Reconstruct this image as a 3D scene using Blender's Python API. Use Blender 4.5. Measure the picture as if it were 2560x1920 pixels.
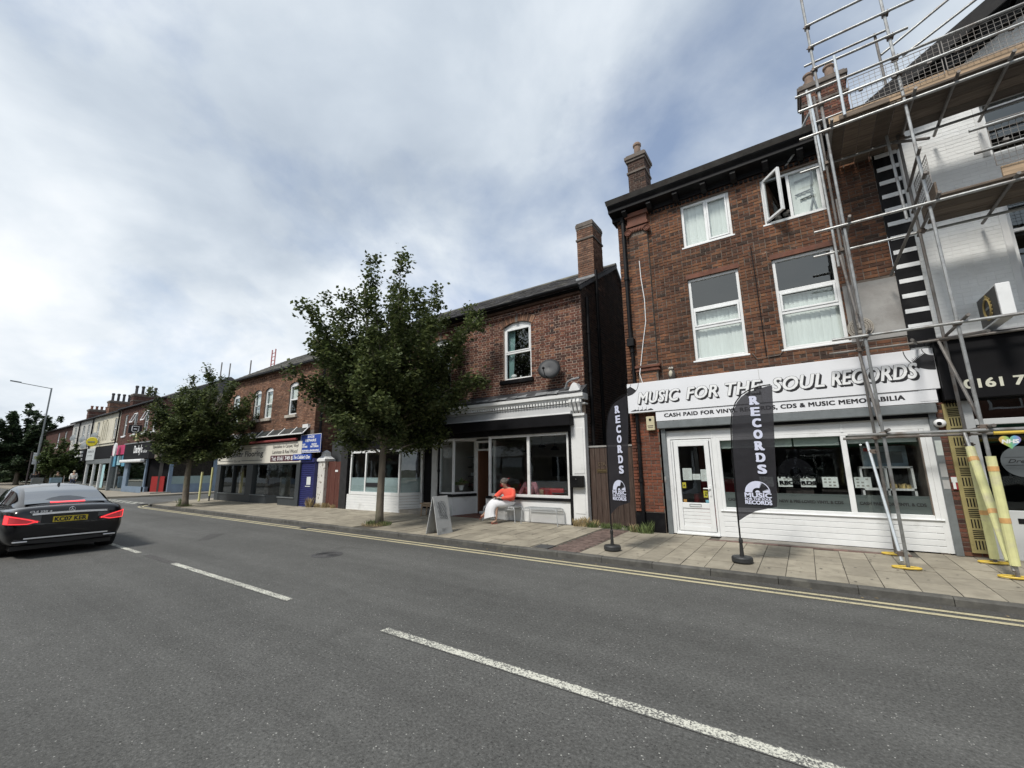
import bpy, bmesh, math, random
from mathutils import Vector, Matrix
random.seed(7)
RAD = math.radians
for _o in list(bpy.data.objects): bpy.data.objects.remove(_o)
S = bpy.context.scene
COL = S.collection

# ---------------------------------------------------------------- camera
CAM_H = 1.70
YAW, PITCH, ROLL = 0.600028, 0.194734, -0.010760
_f = Vector((-math.sin(YAW)*math.cos(PITCH), math.cos(YAW)*math.cos(PITCH), math.sin(PITCH)))
_r = Vector((math.cos(YAW), math.sin(YAW), 0)); _u = _r.cross(_f)
_r2 = _r*math.cos(ROLL) + _u*math.sin(ROLL); _u2 = _u*math.cos(ROLL) - _r*math.sin(ROLL)
cam_data = bpy.data.cameras.new('camera'); cam = bpy.data.objects.new('camera', cam_data); COL.objects.link(cam)
cam_data.sensor_width = 36; cam_data.lens = 1052.02/2560*36
cam_data.clip_start = .05; cam_data.clip_end = 2000
_m = Matrix((_r2, _u2, -_f)).transposed().to_4x4(); _m.translation = Vector((0, 0, CAM_H))
cam.matrix_world = _m
S.camera = cam

# ---------------------------------------------------------------- sky, sun, exposure
SUN_DIR = Vector((-.10, -1.0, 1.32)).normalized()       # towards the sun
sun_el = math.asin(SUN_DIR.z); sun_az = math.atan2(SUN_DIR.x, SUN_DIR.y)
W = bpy.data.worlds.new('World'); S.world = W; W.use_nodes = True
nt = W.node_tree; nt.nodes.clear()
def wn(t, **k):
    n = nt.nodes.new(t)
    for a, b in k.items(): setattr(n, a, b)
    return n
def wm(op, a, b=None, c=None):
    n = wn('ShaderNodeMath', operation=op)
    for i, x in enumerate((a, b, c)):
        if x is None: continue
        if isinstance(x, (int, float)): n.inputs[i].default_value = x
        else: nt.links.new(x, n.inputs[i])
    return n.outputs[0]
def wramp(src, stops):
    n = wn('ShaderNodeValToRGB'); e = n.color_ramp.elements
    while len(e) < len(stops): e.new(.5)
    for i, (p, c) in enumerate(stops): e[i].position = p; e[i].color = (*c, 1)
    nt.links.new(src, n.inputs[0]); return n.outputs[0]
sky = wn('ShaderNodeTexSky', sky_type='NISHITA', sun_disc=False)
sky.sun_elevation = sun_el; sky.sun_rotation = sun_az; sky.air_density = 1.0; sky.dust_density = 1.2; sky.ozone_density = 1.5
tc = wn('ShaderNodeTexCoord'); sep = wn('ShaderNodeSeparateXYZ'); nt.links.new(tc.outputs['Generated'], sep.inputs[0])
zc = wm('ADD', wm('MAXIMUM', sep.outputs[2], 0.0), .38)
cmb = wn('ShaderNodeCombineXYZ')
nt.links.new(wm('DIVIDE', sep.outputs[0], zc), cmb.inputs[0]); nt.links.new(wm('DIVIDE', sep.outputs[1], zc), cmb.inputs[1])
cmb.inputs[2].default_value = 3.7
def wnoise(scale, detail, rough, off=(0, 0, 0), dist=0.0):
    mp = wn('ShaderNodeMapping'); mp.inputs['Location'].default_value = off
    mp.inputs['Rotation'].default_value = (0, 0, .6); mp.inputs['Scale'].default_value = (1.25, 1.25, 1.0)
    nt.links.new(cmb.outputs[0], mp.inputs[0])
    n = wn('ShaderNodeTexNoise'); n.inputs['Scale'].default_value = scale; n.inputs['Detail'].default_value = detail
    n.inputs['Roughness'].default_value = rough; n.inputs['Distortion'].default_value = dist
    nt.links.new(mp.outputs[0], n.inputs['Vector']); return n.outputs['Fac']
n_cov = wnoise(.80, 9, .55, (3.1, -1.7, 0), .25)
n_shade = wnoise(.62, 7, .52, (7.3, 2.2, 0), .2)
n_fine = wnoise(1.9, 8, .54, (1.3, 5.2, 0), .25)
cover = wramp(wm('ADD', wm('MULTIPLY', n_cov, .8), wm('MULTIPLY', n_fine, .2)), [(.36, (.28, .28, .28)), (.49, (1, 1, 1))])
hz = wramp(sep.outputs[2], [(0.0, (1, 1, 1)), (.42, (0, 0, 0))])
cover = wm('MAXIMUM', cover, wm('MULTIPLY', hz, .95))
shade = wm('ADD', wm('MULTIPLY', n_shade, .62), wm('MULTIPLY', n_fine, .38))
cloud = wramp(shade, [(.36, (3.9, 4.5, 5.3)), (.44, (5.0, 5.6, 6.3)), (.52, (6.6, 7.1, 7.6)), (.61, (8.4, 8.6, 8.8))])
mx = wn('ShaderNodeMixRGB'); nt.links.new(cover, mx.inputs[0])
blu = wn('ShaderNodeMixRGB', blend_type='MULTIPLY'); blu.inputs[0].default_value = 1; blu.inputs[2].default_value = (1.45, 1.42, 1.42, 1)
nt.links.new(sky.outputs[0], blu.inputs[1]); nt.links.new(blu.outputs[0], mx.inputs[1]); nt.links.new(cloud, mx.inputs[2])
bg = wn('ShaderNodeBackground'); bg.inputs[1].default_value = .10; nt.links.new(mx.outputs[0], bg.inputs[0])
wo = wn('ShaderNodeOutputWorld'); nt.links.new(bg.outputs[0], wo.inputs[0])

sl = bpy.data.lights.new('sun', 'SUN'); so = bpy.data.objects.new('sun', sl); COL.objects.link(so)
sl.energy = 2.8; sl.angle = RAD(11); sl.color = (1.0, .95, .87)
so.rotation_euler = (-SUN_DIR).to_track_quat('-Z', 'Y').to_euler(); so.location = (0, -20, 40)
S.view_settings.view_transform = 'Standard'; S.view_settings.look = 'None'
S.view_settings.exposure = 0.32; S.view_settings.gamma = 1.0; S.view_settings.use_curve_mapping = False
S.render.engine = 'CYCLES'

# ---------------------------------------------------------------- helpers
class MB:
    def __init__(s): s.v = []; s.f = []; s.a = []
    def add(s, vs, fs, rnd=None):
        n = len(s.v); s.v += [tuple(p) for p in vs]; s.f += [tuple(i+n for i in f) for f in fs]
        if rnd is not None: s.a += [rnd]*len(fs)
        return s
    def box(s, x0, x1, y0, y1, z0, z1, rnd=None):
        return s.add([(x0,y0,z0),(x1,y0,z0),(x1,y1,z0),(x0,y1,z0),(x0,y0,z1),(x1,y0,z1),(x1,y1,z1),(x0,y1,z1)],
              [(0,3,2,1),(4,5,6,7),(0,1,5,4),(1,2,6,5),(2,3,7,6),(3,0,4,7)], rnd)
    def obox(s, c, size, M, rnd=None):
        a, b, d = (k/2 for k in size); c = Vector(c)
        P = [(-a,-b,-d),(a,-b,-d),(a,b,-d),(-a,b,-d),(-a,-b,d),(a,-b,d),(a,b,d),(-a,b,d)]
        return s.add([c + M @ Vector(p) for p in P], [(0,3,2,1),(4,5,6,7),(0,1,5,4),(1,2,6,5),(2,3,7,6),(3,0,4,7)], rnd)
    def prism(s, pts, d, rnd=None):
        d = Vector(d); P = [Vector(p) for p in pts]; n = len(P)
        return s.add(P + [p+d for p in P], [tuple(range(n))[::-1], tuple(range(n, 2*n))] + [(i, (i+1) % n, n+(i+1) % n, n+i) for i in range(n)], rnd)
    def tube(s, p, q, r, n=8, r2=None, rnd=None):
        p = Vector(p); q = Vector(q); d = (q-p).normalized(); r2 = r if r2 is None else r2
        a = d.orthogonal().normalized(); b = d.cross(a); V = []
        for c, rr in ((p, r), (q, r2)):
            V += [c + (a*math.cos(2*math.pi*i/n) + b*math.sin(2*math.pi*i/n))*rr for i in range(n)]
        return s.add(V, [tuple(range(n))[::-1], tuple(range(n, 2*n))] + [(i, (i+1) % n, n+(i+1) % n, n+i) for i in range(n)], rnd)
    def path(s, pts, rad, n=8, rnd=None):
        P = [Vector(p) for p in pts]; rad = rad if isinstance(rad, (list, tuple)) else [rad]*len(P)
        up = None; V = []
        for i, p in enumerate(P):
            d = ((P[i+1] if i+1 < len(P) else P[i]) - (P[i-1] if i else P[i])).normalized()
            a = d.orthogonal().normalized() if up is None else (up - d*up.dot(d)).normalized()
            up = a; b = d.cross(a)
            V += [p + (a*math.cos(2*math.pi*k/n) + b*math.sin(2*math.pi*k/n))*rad[i] for k in range(n)]
        F = [tuple(range(n))[::-1], tuple(range((len(P)-1)*n, len(P)*n))]
        for i in range(len(P)-1): F += [(i*n+k, i*n+(k+1) % n, (i+1)*n+(k+1) % n, (i+1)*n+k) for k in range(n)]
        return s.add(V, F, rnd)
    def lathe(s, prof, c, n=16, M=None, rnd=None):
        c = Vector(c); M = M or Matrix.Identity(3); V = []
        for r, z in prof: V += [c + M @ Vector((r*math.cos(2*math.pi*k/n), r*math.sin(2*math.pi*k/n), z)) for k in range(n)]
        F = [tuple(range(n))[::-1], tuple(range((len(prof)-1)*n, len(prof)*n))]
        for i in range(len(prof)-1): F += [(i*n+k, i*n+(k+1) % n, (i+1)*n+(k+1) % n, (i+1)*n+k) for k in range(n)]
        return s.add(V, F, rnd)
    def ball(s, c, rx, ry=None, rz=None, n=10, m=7, M=None, rnd=None):
        ry = rx if ry is None else ry; rz = rx if rz is None else rz; c = Vector(c); M = M or Matrix.Identity(3)
        V = [c + M @ Vector((0, 0, -rz))]
        for i in range(1, m):
            t = math.pi*i/m - math.pi/2
            V += [c + M @ Vector((rx*math.cos(t)*math.cos(2*math.pi*k/n), ry*math.cos(t)*math.sin(2*math.pi*k/n), rz*math.sin(t))) for k in range(n)]
        V.append(c + M @ Vector((0, 0, rz))); L = len(V)-1
        F = [(0, 1+(k+1) % n, 1+k) for k in range(n)] + [(L, L-n+k, L-n+(k+1) % n) for k in range(n)]
        for i in range(m-2): F += [(1+i*n+k, 1+i*n+(k+1) % n, 1+(i+1)*n+(k+1) % n, 1+(i+1)*n+k) for k in range(n)]
        return s.add(V, F, rnd)
    def loft(s, rings, closed=True, caps=True):
        n = len(rings[0]); V = [p for r in rings for p in r]; F = []
        for i in range(len(rings)-1):
            for k in range(n if closed else n-1): F.append((i*n+k, i*n+(k+1) % n, (i+1)*n+(k+1) % n, (i+1)*n+k))
        if caps: F += [tuple(range(n))[::-1], tuple(range((len(rings)-1)*n, len(rings)*n))]
        return s.add(V, F)
    def mesh(s, name, mat, off=(0, 0, 0)):
        me = bpy.data.meshes.new(name); ox, oy, oz = off
        me.from_pydata([(x-ox, y-oy, z-oz) for x, y, z in s.v], [], s.f)
        if s.a and len(s.a) == len(s.f):
            at = me.attributes.new('rnd', 'FLOAT', 'FACE'); at.data.foreach_set('value', s.a)
        if mat: me.materials.append(mat)
        me.update(); return me
    def build(s, name, mat, parent=None, smooth=False, bev=0, sub=0, kind=None, flip=False):
        me = s.mesh(name, mat, rootloc(parent))
        if flip: fixnormals(me)
        if smooth: me.shade_smooth()
        o = bpy.data.objects.new(name, me); COL.objects.link(o)
        if parent: o.parent = parent
        if bev:
            b = o.modifiers.new('bevel', 'BEVEL'); b.width = bev; b.segments = 2; b.limit_method = 'ANGLE'
        if sub:
            b = o.modifiers.new('sub', 'SUBSURF'); b.levels = sub; b.render_levels = sub
        if kind: o['kind'] = kind
        return o
def fixnormals(me):
    bm = bmesh.new(); bm.from_mesh(me); bmesh.ops.recalc_face_normals(bm, faces=bm.faces[:]); bm.to_mesh(me); bm.free()
def rootloc(p):
    if p is None: return (0, 0, 0)
    while p.parent: p = p.parent
    return tuple(p.location)
def thing(name, label, cat, loc=(0, 0, 0), group=None):
    o = bpy.data.objects.new(name, None); COL.objects.link(o); o.location = loc; o.empty_display_size = .2
    o['label'] = label; o['category'] = cat
    if group: o['group'] = group
    return o
def tag(o, label=None, cat=None, group=None, kind=None):
    if label: o['label'] = label
    if cat: o['category'] = cat
    if group: o['group'] = group
    if kind: o['kind'] = kind
    return o
def copy_tree(o, parent=None):
    c = o.copy(); COL.objects.link(c); c.parent = parent
    for ch in list(o.children): copy_tree(ch, c)
    return c

# ---- lettering: built-in font turned to mesh and fitted to a w x h rectangle
_tc = bpy.data.curves.new('t', 'FONT'); _to = bpy.data.objects.new('t', _tc); COL.objects.link(_to)
def text_mesh(s, bold=0.0, shear=0.0, space=1.0, res=3):
    _tc.body = s; _tc.size = 1; _tc.offset = bold; _tc.shear = shear; _tc.space_character = space; _tc.resolution_u = res; _tc.fill_mode = 'FRONT'
    dg = bpy.context.evaluated_depsgraph_get(); dg.update()
    return bpy.data.meshes.new_from_object(_to.evaluated_get(dg))
def letter(s, org, w, h, mat, parent, ux=(1, 0, 0), uz=(0, 0, 1), bold=0.0, shear=0.0, space=1.0, lift=.003, name='lettering', fat=0.0, layers=None):
    """one line of lettering w x h metres at org; fat thickens the strokes (metres), layers stacks shifted copies"""
    me = text_mesh(s, bold, shear, space); ux = Vector(ux); uz = Vector(uz); nn = ux.cross(uz)
    xs = [v.co.x for v in me.vertices]; ys = [v.co.y for v in me.vertices]
    x0, x1, y0, y1 = min(xs), max(xs), min(ys), max(ys); org = Vector(org)
    base = [org + ux*((v.co.x-x0)/(x1-x0)*w) + uz*((v.co.y-y0)/(y1-y0)*h) for v in me.vertices]; fs = [tuple(p.vertices) for p in me.polygons]
    mb = MB(); k = 0
    for dx, dz in (layers or [(0, 0)]):
        for q in ((-1, -.5, 0, .5, 1) if fat else (0,)):
            for r in ((-.6, .6) if fat else (0,)):
                mb.add([p + ux*(dx+q*fat) + uz*(dz+r*fat) + nn*(lift+.00003*k) for p in base], fs); k += 1
    bpy.data.meshes.remove(me)
    return mb.build(name, mat, parent)

# ---------------------------------------------------------------- materials
def newmat(name):
    m = bpy.data.materials.new(name); m.use_nodes = True; t = m.node_tree
    b = t.nodes['Principled BSDF']; return m, t, b
class NT:
    def __init__(s, t): s.t = t
    def n(s, ty, **k):
        x = s.t.nodes.new(ty)
        for a, b in k.items(): setattr(x, a, b)
        return x
    def l(s, a, b): s.t.links.new(a, b)
    def math(s, op, a, b=None, clamp=False):
        n = s.n('ShaderNodeMath', operation=op, use_clamp=clamp)
        for i, x in enumerate((a, b)):
            if x is None: continue
            if isinstance(x, (int, float)): n.inputs[i].default_value = x
            else: s.l(x, n.inputs[i])
        return n.outputs[0]
    def pos(s): return s.n('ShaderNodeNewGeometry').outputs['Position']
    def noise(s, scale, detail=4, rough=.55, vec=None, stretch=None, dist=0):
        n = s.n('ShaderNodeTexNoise'); n.inputs['Scale'].default_value = scale; n.inputs['Detail'].default_value = detail
        n.inputs['Roughness'].default_value = rough; n.inputs['Distortion'].default_value = dist
        v = vec or s.pos()
        if stretch:
            mp = s.n('ShaderNodeMapping'); mp.inputs['Scale'].default_value = stretch; s.l(v, mp.inputs[0]); v = mp.outputs[0]
        s.l(v, n.inputs['Vector']); return n.outputs['Fac']
    def ramp(s, src, stops, interp='LINEAR'):
        n = s.n('ShaderNodeValToRGB'); n.color_ramp.interpolation = interp; e = n.color_ramp.elements
        while len(e) < len(stops): e.new(.5)
        for i, (p, c) in enumerate(stops):
            e[i].position = p; e[i].color = (*c, 1) if isinstance(c, (tuple, list)) else (c, c, c, 1)
        s.l(src, n.inputs[0]); return n.outputs[0]
    def mix(s, f, a, b, mode='MIX'):
        n = s.n('ShaderNodeMixRGB', blend_type=mode)
        for i, x in enumerate((f, a, b)):
            if isinstance(x, (int, float)): n.inputs[i].default_value = x if i == 0 else (x, x, x, 1)
            elif isinstance(x, (tuple, list)): n.inputs[i].default_value = (*x, 1)
            else: s.l(x, n.inputs[i])
        return n.outputs[0]
    def rnd(s):
        a = s.n('ShaderNodeAttribute', attribute_name='rnd').outputs['Fac']; o = s.n('ShaderNodeObjectInfo').outputs['Random']
        has = s.math('GREATER_THAN', a, .00001)
        return s.math('ADD', s.math('MULTIPLY', a, has), s.math('MULTIPLY', o, s.math('SUBTRACT', 1.0, has)))
    def bump(s, h, strength, dist, bsdf):
        b = s.n('ShaderNodeBump'); b.inputs['Strength'].default_value = strength; b.inputs['Distance'].default_value = dist
        s.l(h, b.inputs['Height']); s.l(b.outputs[0], bsdf.inputs['Normal'])
def sc(c, k): return tuple(min(1, x*k) for x in c)
def mat(name, base, rough=.6, var=.15, scale=5, bump=.15, bscale=90, metal=0, rnd=0, dirt=None, dscale=1.3, dlo=.5, dhi=.7, stretch=None, spec=.5, coat=0):
    m, t, b = newmat(name); N = NT(t)
    c = N.ramp(N.noise(scale, 6, .6, stretch=stretch), [(.3, sc(base, 1-var)), (.7, sc(base, 1+var))])
    if rnd: c = N.mix(1.0, c, N.ramp(N.rnd(), [(0, 1-rnd), (1, 1+rnd)]), 'MULTIPLY')
    if dirt:
        d = N.ramp(N.noise(dscale, 7, .62, stretch=stretch), [(dlo, 0.0), (dhi, 1.0)]); c = N.mix(d, c, dirt)
    N.l(c, b.inputs['Base Color']); b.inputs['Roughness'].default_value = rough; b.inputs['Metallic'].default_value = metal
    b.inputs['Specular IOR Level'].default_value = spec; b.inputs['Coat Weight'].default_value = coat
    if bump: N.bump(N.noise(bscale, 5, .6, stretch=stretch), bump, .01, b)
    return m
def flat(name, c, rough=.5, metal=0, emit=0, spec=.5):
    m, t, b = newmat(name); N = NT(t); b.inputs['Roughness'].default_value = rough; b.inputs['Metallic'].default_value = metal
    b.inputs['Specular IOR Level'].default_value = spec
    N.l(N.ramp(N.noise(14, 4, .6), [(.3, sc(c, .93)), (.7, sc(c, 1.05))]), b.inputs['Base Color'])
    if emit:
        b.inputs['Emission Color'].default_value = (*c, 1); b.inputs['Emission Strength'].default_value = emit
    return m
def glassmat(name, tint=(.75, .8, .8), refl=1.0, rough=0.0):
    m, t, b = newmat(name); N = NT(t); t.nodes.remove(b)
    tr = N.n('ShaderNodeBsdfTransparent'); tr.inputs[0].default_value = (*tint, 1)
    gl = N.n('ShaderNodeBsdfGlossy'); gl.inputs['Roughness'].default_value = rough; gl.inputs[0].default_value = (.95, 1, 1, 1)
    lw = N.n('ShaderNodeLayerWeight'); fz_ = N.math('POWER', lw.outputs['Facing'], 4.0)
    nb = N.n('ShaderNodeBump'); nb.inputs['Strength'].default_value = .03; nb.inputs['Distance'].default_value = .05
    N.l(N.noise(1.7, 2, .5), nb.inputs['Height']); N.l(nb.outputs[0], gl.inputs['Normal'])
    f = N.math('MULTIPLY', N.math('ADD', N.math('MULTIPLY', fz_, .87), .125), refl, True)
    mx = N.n('ShaderNodeMixShader'); N.l(f, mx.inputs[0]); N.l(tr.outputs[0], mx.inputs[1]); N.l(gl.outputs[0], mx.inputs[2])
    N.l(mx.outputs[0], t.nodes['Material Output'].inputs[0]); return m
def brickmat(name, cols, stain=(.03, .025, .022), amount=.55, sscale=.55, rough=.88, pale=None):
    m, t, b = newmat(name); N = NT(t)
    n = len(cols); c = N.ramp(N.rnd(), [(i/(n-1) if n > 1 else 0, k) for i, k in enumerate(cols)])
    c = N.mix(1.0, c, N.ramp(N.noise(28, 5, .65), [(.3, .72), (.7, 1.22)]), 'MULTIPLY')
    c = N.mix(1.0, c, N.ramp(N.noise(1.0, 5, .6, stretch=(5, 5, .35)), [(.35, .80), (.65, 1.12)]), 'MULTIPLY')
    c = N.mix(1.0, c, (.95, 1.06, 1.10), 'MULTIPLY')
    d = N.math('MULTIPLY', N.ramp(N.noise(sscale, 8, .65), [(.45, 0.0), (.72, 1.0)]), amount)
    c = N.mix(d, c, stain)
    if pale: c = N.mix(N.ramp(N.noise(2.3, 8, .7), [(.66, 0.0), (.74, .8)]), c, pale)
    N.l(c, b.inputs['Base Color']); b.inputs['Roughness'].default_value = rough; b.inputs['Specular IOR Level'].default_value = .25
    N.bump(N.noise(140, 5, .65), .35, .01, b); return m
M = {}
M['brick_music'] = brickmat('brick_orange_soot', [(.052, .034, .027), (.10, .05, .034), (.15, .062, .037), (.205, .083, .044), (.24, .10, .052), (.12, .056, .037), (.16, .068, .041), (.265, .118, .062), (.19, .074, .041), (.07, .04, .031)], amount=.8, sscale=.75, pale=(.42, .32, .26))
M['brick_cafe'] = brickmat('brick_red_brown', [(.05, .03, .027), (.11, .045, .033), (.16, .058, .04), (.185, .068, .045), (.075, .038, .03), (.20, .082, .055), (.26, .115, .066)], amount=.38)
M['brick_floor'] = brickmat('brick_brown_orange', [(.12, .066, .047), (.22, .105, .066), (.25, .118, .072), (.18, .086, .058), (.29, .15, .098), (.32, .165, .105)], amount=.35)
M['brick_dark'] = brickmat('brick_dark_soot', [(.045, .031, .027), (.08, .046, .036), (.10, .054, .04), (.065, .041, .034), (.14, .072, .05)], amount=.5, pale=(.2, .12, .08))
M['brick_white'] = mat('white_painted_brick', (.80, .815, .81), .6, .05, 3, .2, 60, rnd=.03, dirt=(.70, .71, .70), dscale=1.1)
M['mortar_dark'] = mat('mortar_sooty', (.15, .125, .105), .95, .3, 6)
M['mortar_pale'] = mat('mortar_pale', (.42, .33, .27), .95, .25, 7)
M['mortar_white'] = mat('mortar_white_paint', (.74, .755, .75), .7, .1, 6)
M['white'] = mat('white_upvc', (.78, .80, .81), .35, .05, 4, .03, 40, dirt=(.55, .56, .55), dscale=2.2, dlo=.58, dhi=.8)
M['white_wall'] = mat('white_masonry_paint', (.72, .73, .73), .7, .06, 2, .25, 70, dirt=(.42, .42, .40), dscale=1.6, dlo=.55, dhi=.8)
M['black'] = mat('black_paint', (.0055, .0055, .007), .5, .3, 4, .1, 60, dirt=(.016, .016, .016), dscale=2, spec=.2)
M['black_matt'] = mat('black_matt_board', (.0055, .0055, .007), .65, .3, 3, .05, spec=.18)
M['grey_metal'] = mat('grey_shutter_metal', (.19, .21, .22), .5, .15, 6, .1, 80, metal=.3)
M['galv'] = mat('galvanised_tube', (.36, .37, .37), .45, .22, 9, .15, 50, metal=.65, rnd=.25, dirt=(.16, .13, .11), dscale=3.5, dlo=.5, dhi=.75)
M['galv_bright'] = mat('bright_new_tube', (.66, .70, .72), .3, .08, 9, .05, 50, metal=.7)
M['galv_dark'] = mat('weathered_tube', (.20, .19, .18), .55, .3, 8, .2, 50, metal=.5, dirt=(.10, .075, .06), dscale=4)
M['coupler'] = mat('steel_coupler', (.16, .13, .11), .6, .4, 20, .3, 80, metal=.5)
M['yellow_plastic'] = mat('yellow_plastic', (.62, .44, .06), .5, .12, 12, .05)
M['foam'] = mat('yellow_foam', (.66, .66, .33), .8, .12, 5, .25, 60, dirt=(.55, .52, .35), dscale=4)
M['tape'] = mat('orange_tape', (.62, .36, .14), .5, .15, 20)
M['plank'] = mat('scaffold_board_wood', (.125, .098, .075), .85, .35, 3, .3, 25, rnd=.35, stretch=(1.0, 14, 14), dirt=(.07, .055, .045), dscale=2.2)
M['plank_new'] = mat('toe_board_wood', (.36, .26, .17), .8, .28, 3, .25, 25, rnd=.2, stretch=(1.0, 12, 12))
M['gate'] = mat('brown_stained_wood', (.052, .032, .024), .75, .35, 4, .3, 30, rnd=.25, stretch=(14, 14, 1), dirt=(.10, .075, .06), dscale=3)
M['gate_red'] = mat('red_brown_wood', (.115, .036, .026), .7, .25, 4, .3, 30, rnd=.18, stretch=(14, 14, 1), dirt=(.20, .15, .12), dscale=3, dlo=.6)
M['wood_pale'] = mat('pale_wood', (.38, .28, .19), .6, .2, 4, .15, 40, stretch=(3, 18, 18))
M['wood_door'] = mat('brown_door_wood', (.20, .095, .055), .5, .2, 4, .1, 40, stretch=(15, 15, 2))
M['slate'] = mat('roof_slate', (.085, .082, .085), .7, .3, 3, .3, 60, rnd=.32, dirt=(.15, .14, .11), dscale=2.5)
M['slate_grey'] = mat('roof_tile_grey', (.10, .098, .09), .8, .3, 3, .3, 60, rnd=.28, dirt=(.17, .16, .12), dscale=2.5)
M['stone'] = mat('pale_stone', (.42, .39, .34), .85, .2, 5, .4, 60, dirt=(.2, .18, .15))
M['stone_dark'] = mat('sooty_stone', (.13, .11, .095), .9, .35, 6, .5, 50)
M['terracotta'] = mat('dark_terracotta', (.16, .065, .042), .85, .35, 5, .4, 50, dirt=(.045, .035, .03), dscale=2.5)
M['pot'] = mat('chimney_pot_clay', (.24, .17, .13), .85, .25, 6, .3, 50, dirt=(.06, .055, .05), dscale=3)
M['pot_dark'] = mat('chimney_pot_dark', (.06, .058, .06), .8, .3, 6, .3, 50, rnd=.3)
M['lead'] = mat('lead_flashing', (.22, .23, .24), .55, .3, 5, .5, 22, metal=.2)
M['tarp'] = mat('dark_roofing_felt', (.055, .057, .062), .5, .4, 4, .7, 9)
M['render_grey'] = mat('cement_render', (.33, .325, .315), .9, .13, 3, .35, 40, dirt=(.23, .22, .21))
M['sign_white'] = mat('white_sign_panel', (.76, .78, .82), .4, .03, 2, .02, 30)
M['sign_black'] = flat('sign_print_black', (.016, .016, .02), .5)
M['sign_letter'] = flat('sign_print_white', (.80, .82, .84), .5)
M['glass'] = glassmat('window_glass', (.90, .93, .92))
M['glass_dark'] = glassmat('window_glass_tinted', (.45, .48, .48), 1.15)
M['glass_far'] = glassmat('window_glass_far', (.3, .32, .33), 1.3)
M['blind'] = mat('vertical_blind_fabric', (.80, .84, .82), .8, .06, 6, .1, 60, stretch=(8, 8, .6))
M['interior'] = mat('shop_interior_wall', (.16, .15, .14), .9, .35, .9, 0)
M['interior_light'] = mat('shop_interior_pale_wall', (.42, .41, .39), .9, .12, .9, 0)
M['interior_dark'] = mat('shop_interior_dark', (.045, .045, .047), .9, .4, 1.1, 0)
M['concrete'] = mat('concrete', (.30, .28, .25), .9, .18, 4, .4, 45, dirt=(.18, .17, .15))
M['rubber'] = mat('black_rubber', (.02, .02, .02), .75, .2, 10, .1)
M['soil'] = mat('soil', (.09, .07, .05), .95, .3, 20, .5, 40)
M['blue_paint'] = mat('dull_blue_paint', (.16, .22, .30), .6, .12, 3, .1, 50, dirt=(.11, .15, .2))
# ---------------------------------------------------------------- ground, road, pavement
def pz(y): return .10 + (y-7.55)*.017 if y < 10.6 else .152
TILT = math.atan(.017)
def asphalt(name, base=(.106, .107, .103), fleck=.8):
    m, t, b = newmat(name); N = NT(t)
    big = N.ramp(N.noise(.35, 5, .6), [(.3, sc(base, .86)), (.7, sc(base, 1.10))])
    lane = N.ramp(N.noise(.9, 6, .6, stretch=(.08, 1.3, 1)), [(.35, .84), (.65, 1.12)])
    c = N.mix(1.0, big, lane, 'MULTIPLY')
    c = N.mix(1.0, c, N.ramp(N.noise(40, 5, .8), [(.28, .25), (.45, .85), (.56, 1.1), (.74, 2.2)]), 'MULTIPLY')
    c = N.mix(1.0, c, N.ramp(N.noise(5, 5, .6), [(.3, .90), (.7, 1.10)]), 'MULTIPLY')
    st = N.ramp(N.noise(.55, 7, .66, dist=.6), [(.60, 0.0), (.70, .38)]); c = N.mix(st, c, sc(base, .55))
    v = N.n('ShaderNodeTexVoronoi'); v.inputs['Scale'].default_value = 62; N.l(N.pos(), v.inputs['Vector'])
    sx = N.n('ShaderNodeSeparateColor'); N.l(v.outputs['Color'], sx.inputs[0])
    hit = N.math('MULTIPLY', N.math('GREATER_THAN', sx.outputs[0], .972), N.math('LESS_THAN', v.outputs['Distance'], .30))
    c = N.mix(N.math('MULTIPLY', hit, fleck), c, (.50, .50, .47))
    hit2 = N.math('MULTIPLY', N.math('LESS_THAN', sx.outputs[1], .05), N.math('LESS_THAN', v.outputs['Distance'], .4))
    c = N.mix(N.math('MULTIPLY', hit2, .7), c, (.03, .03, .03))
    N.l(c, b.inputs['Base Color']); b.inputs['Roughness'].default_value = .82; b.inputs['Specular IOR Level'].default_value = .35
    N.bump(N.noise(60, 4, .75), .8, .014, b); return m
def roadpaint(name, col, wear=.5, yc=None, hw=.05, under=(.098, .099, .096)):
    m, t, b = newmat(name); N = NT(t)
    w = N.math('ADD', N.math('MULTIPLY', N.noise(55, 4, .8), .7), N.math('MULTIPLY', N.noise(1.6, 4, .6), .3))
    k = N.ramp(w, [(wear-.035, 0.0), (wear+.02, 1.0)])
    if yc is not None:      # ragged edges where the paint has broken away
        sp = N.n('ShaderNodeSeparateXYZ'); N.l(N.pos(), sp.inputs[0]); d = N.math('ABSOLUTE', N.math('SUBTRACT', sp.outputs[1], yc))
        d = N.math('ADD', d, N.math('MULTIPLY', N.math('SUBTRACT', N.noise(45, 4, .75), .5), .07)); k = N.math('MULTIPLY', k, N.math('LESS_THAN', d, hw))
    pc = N.ramp(N.noise(30, 4, .6), [(.3, sc(col, .85)), (.7, sc(col, 1.05))])
    ac = N.ramp(N.noise(48, 4, .75), [(.3, sc(under, .6)), (.7, sc(under, 1.4))])
    N.l(N.mix(k, ac, pc), b.inputs['Base Color']); b.inputs['Roughness'].default_value = .75
    N.bump(N.noise(120, 3, .7), .5, .012, b); return m
M['asphalt'] = asphalt('asphalt_road'); M['asphalt2'] = asphalt('asphalt_patch', (.085, .083, .082), .3)
M['line_white'] = roadpaint('worn_white_road_paint', (.66, .66, .58), .485); M['line_centre'] = roadpaint('worn_centre_paint', (.66, .66, .58), .488, 3.29, .05)
M['line_yellow'] = roadpaint('worn_yellow_road_paint', (.52, .47, .31), .44)
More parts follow.
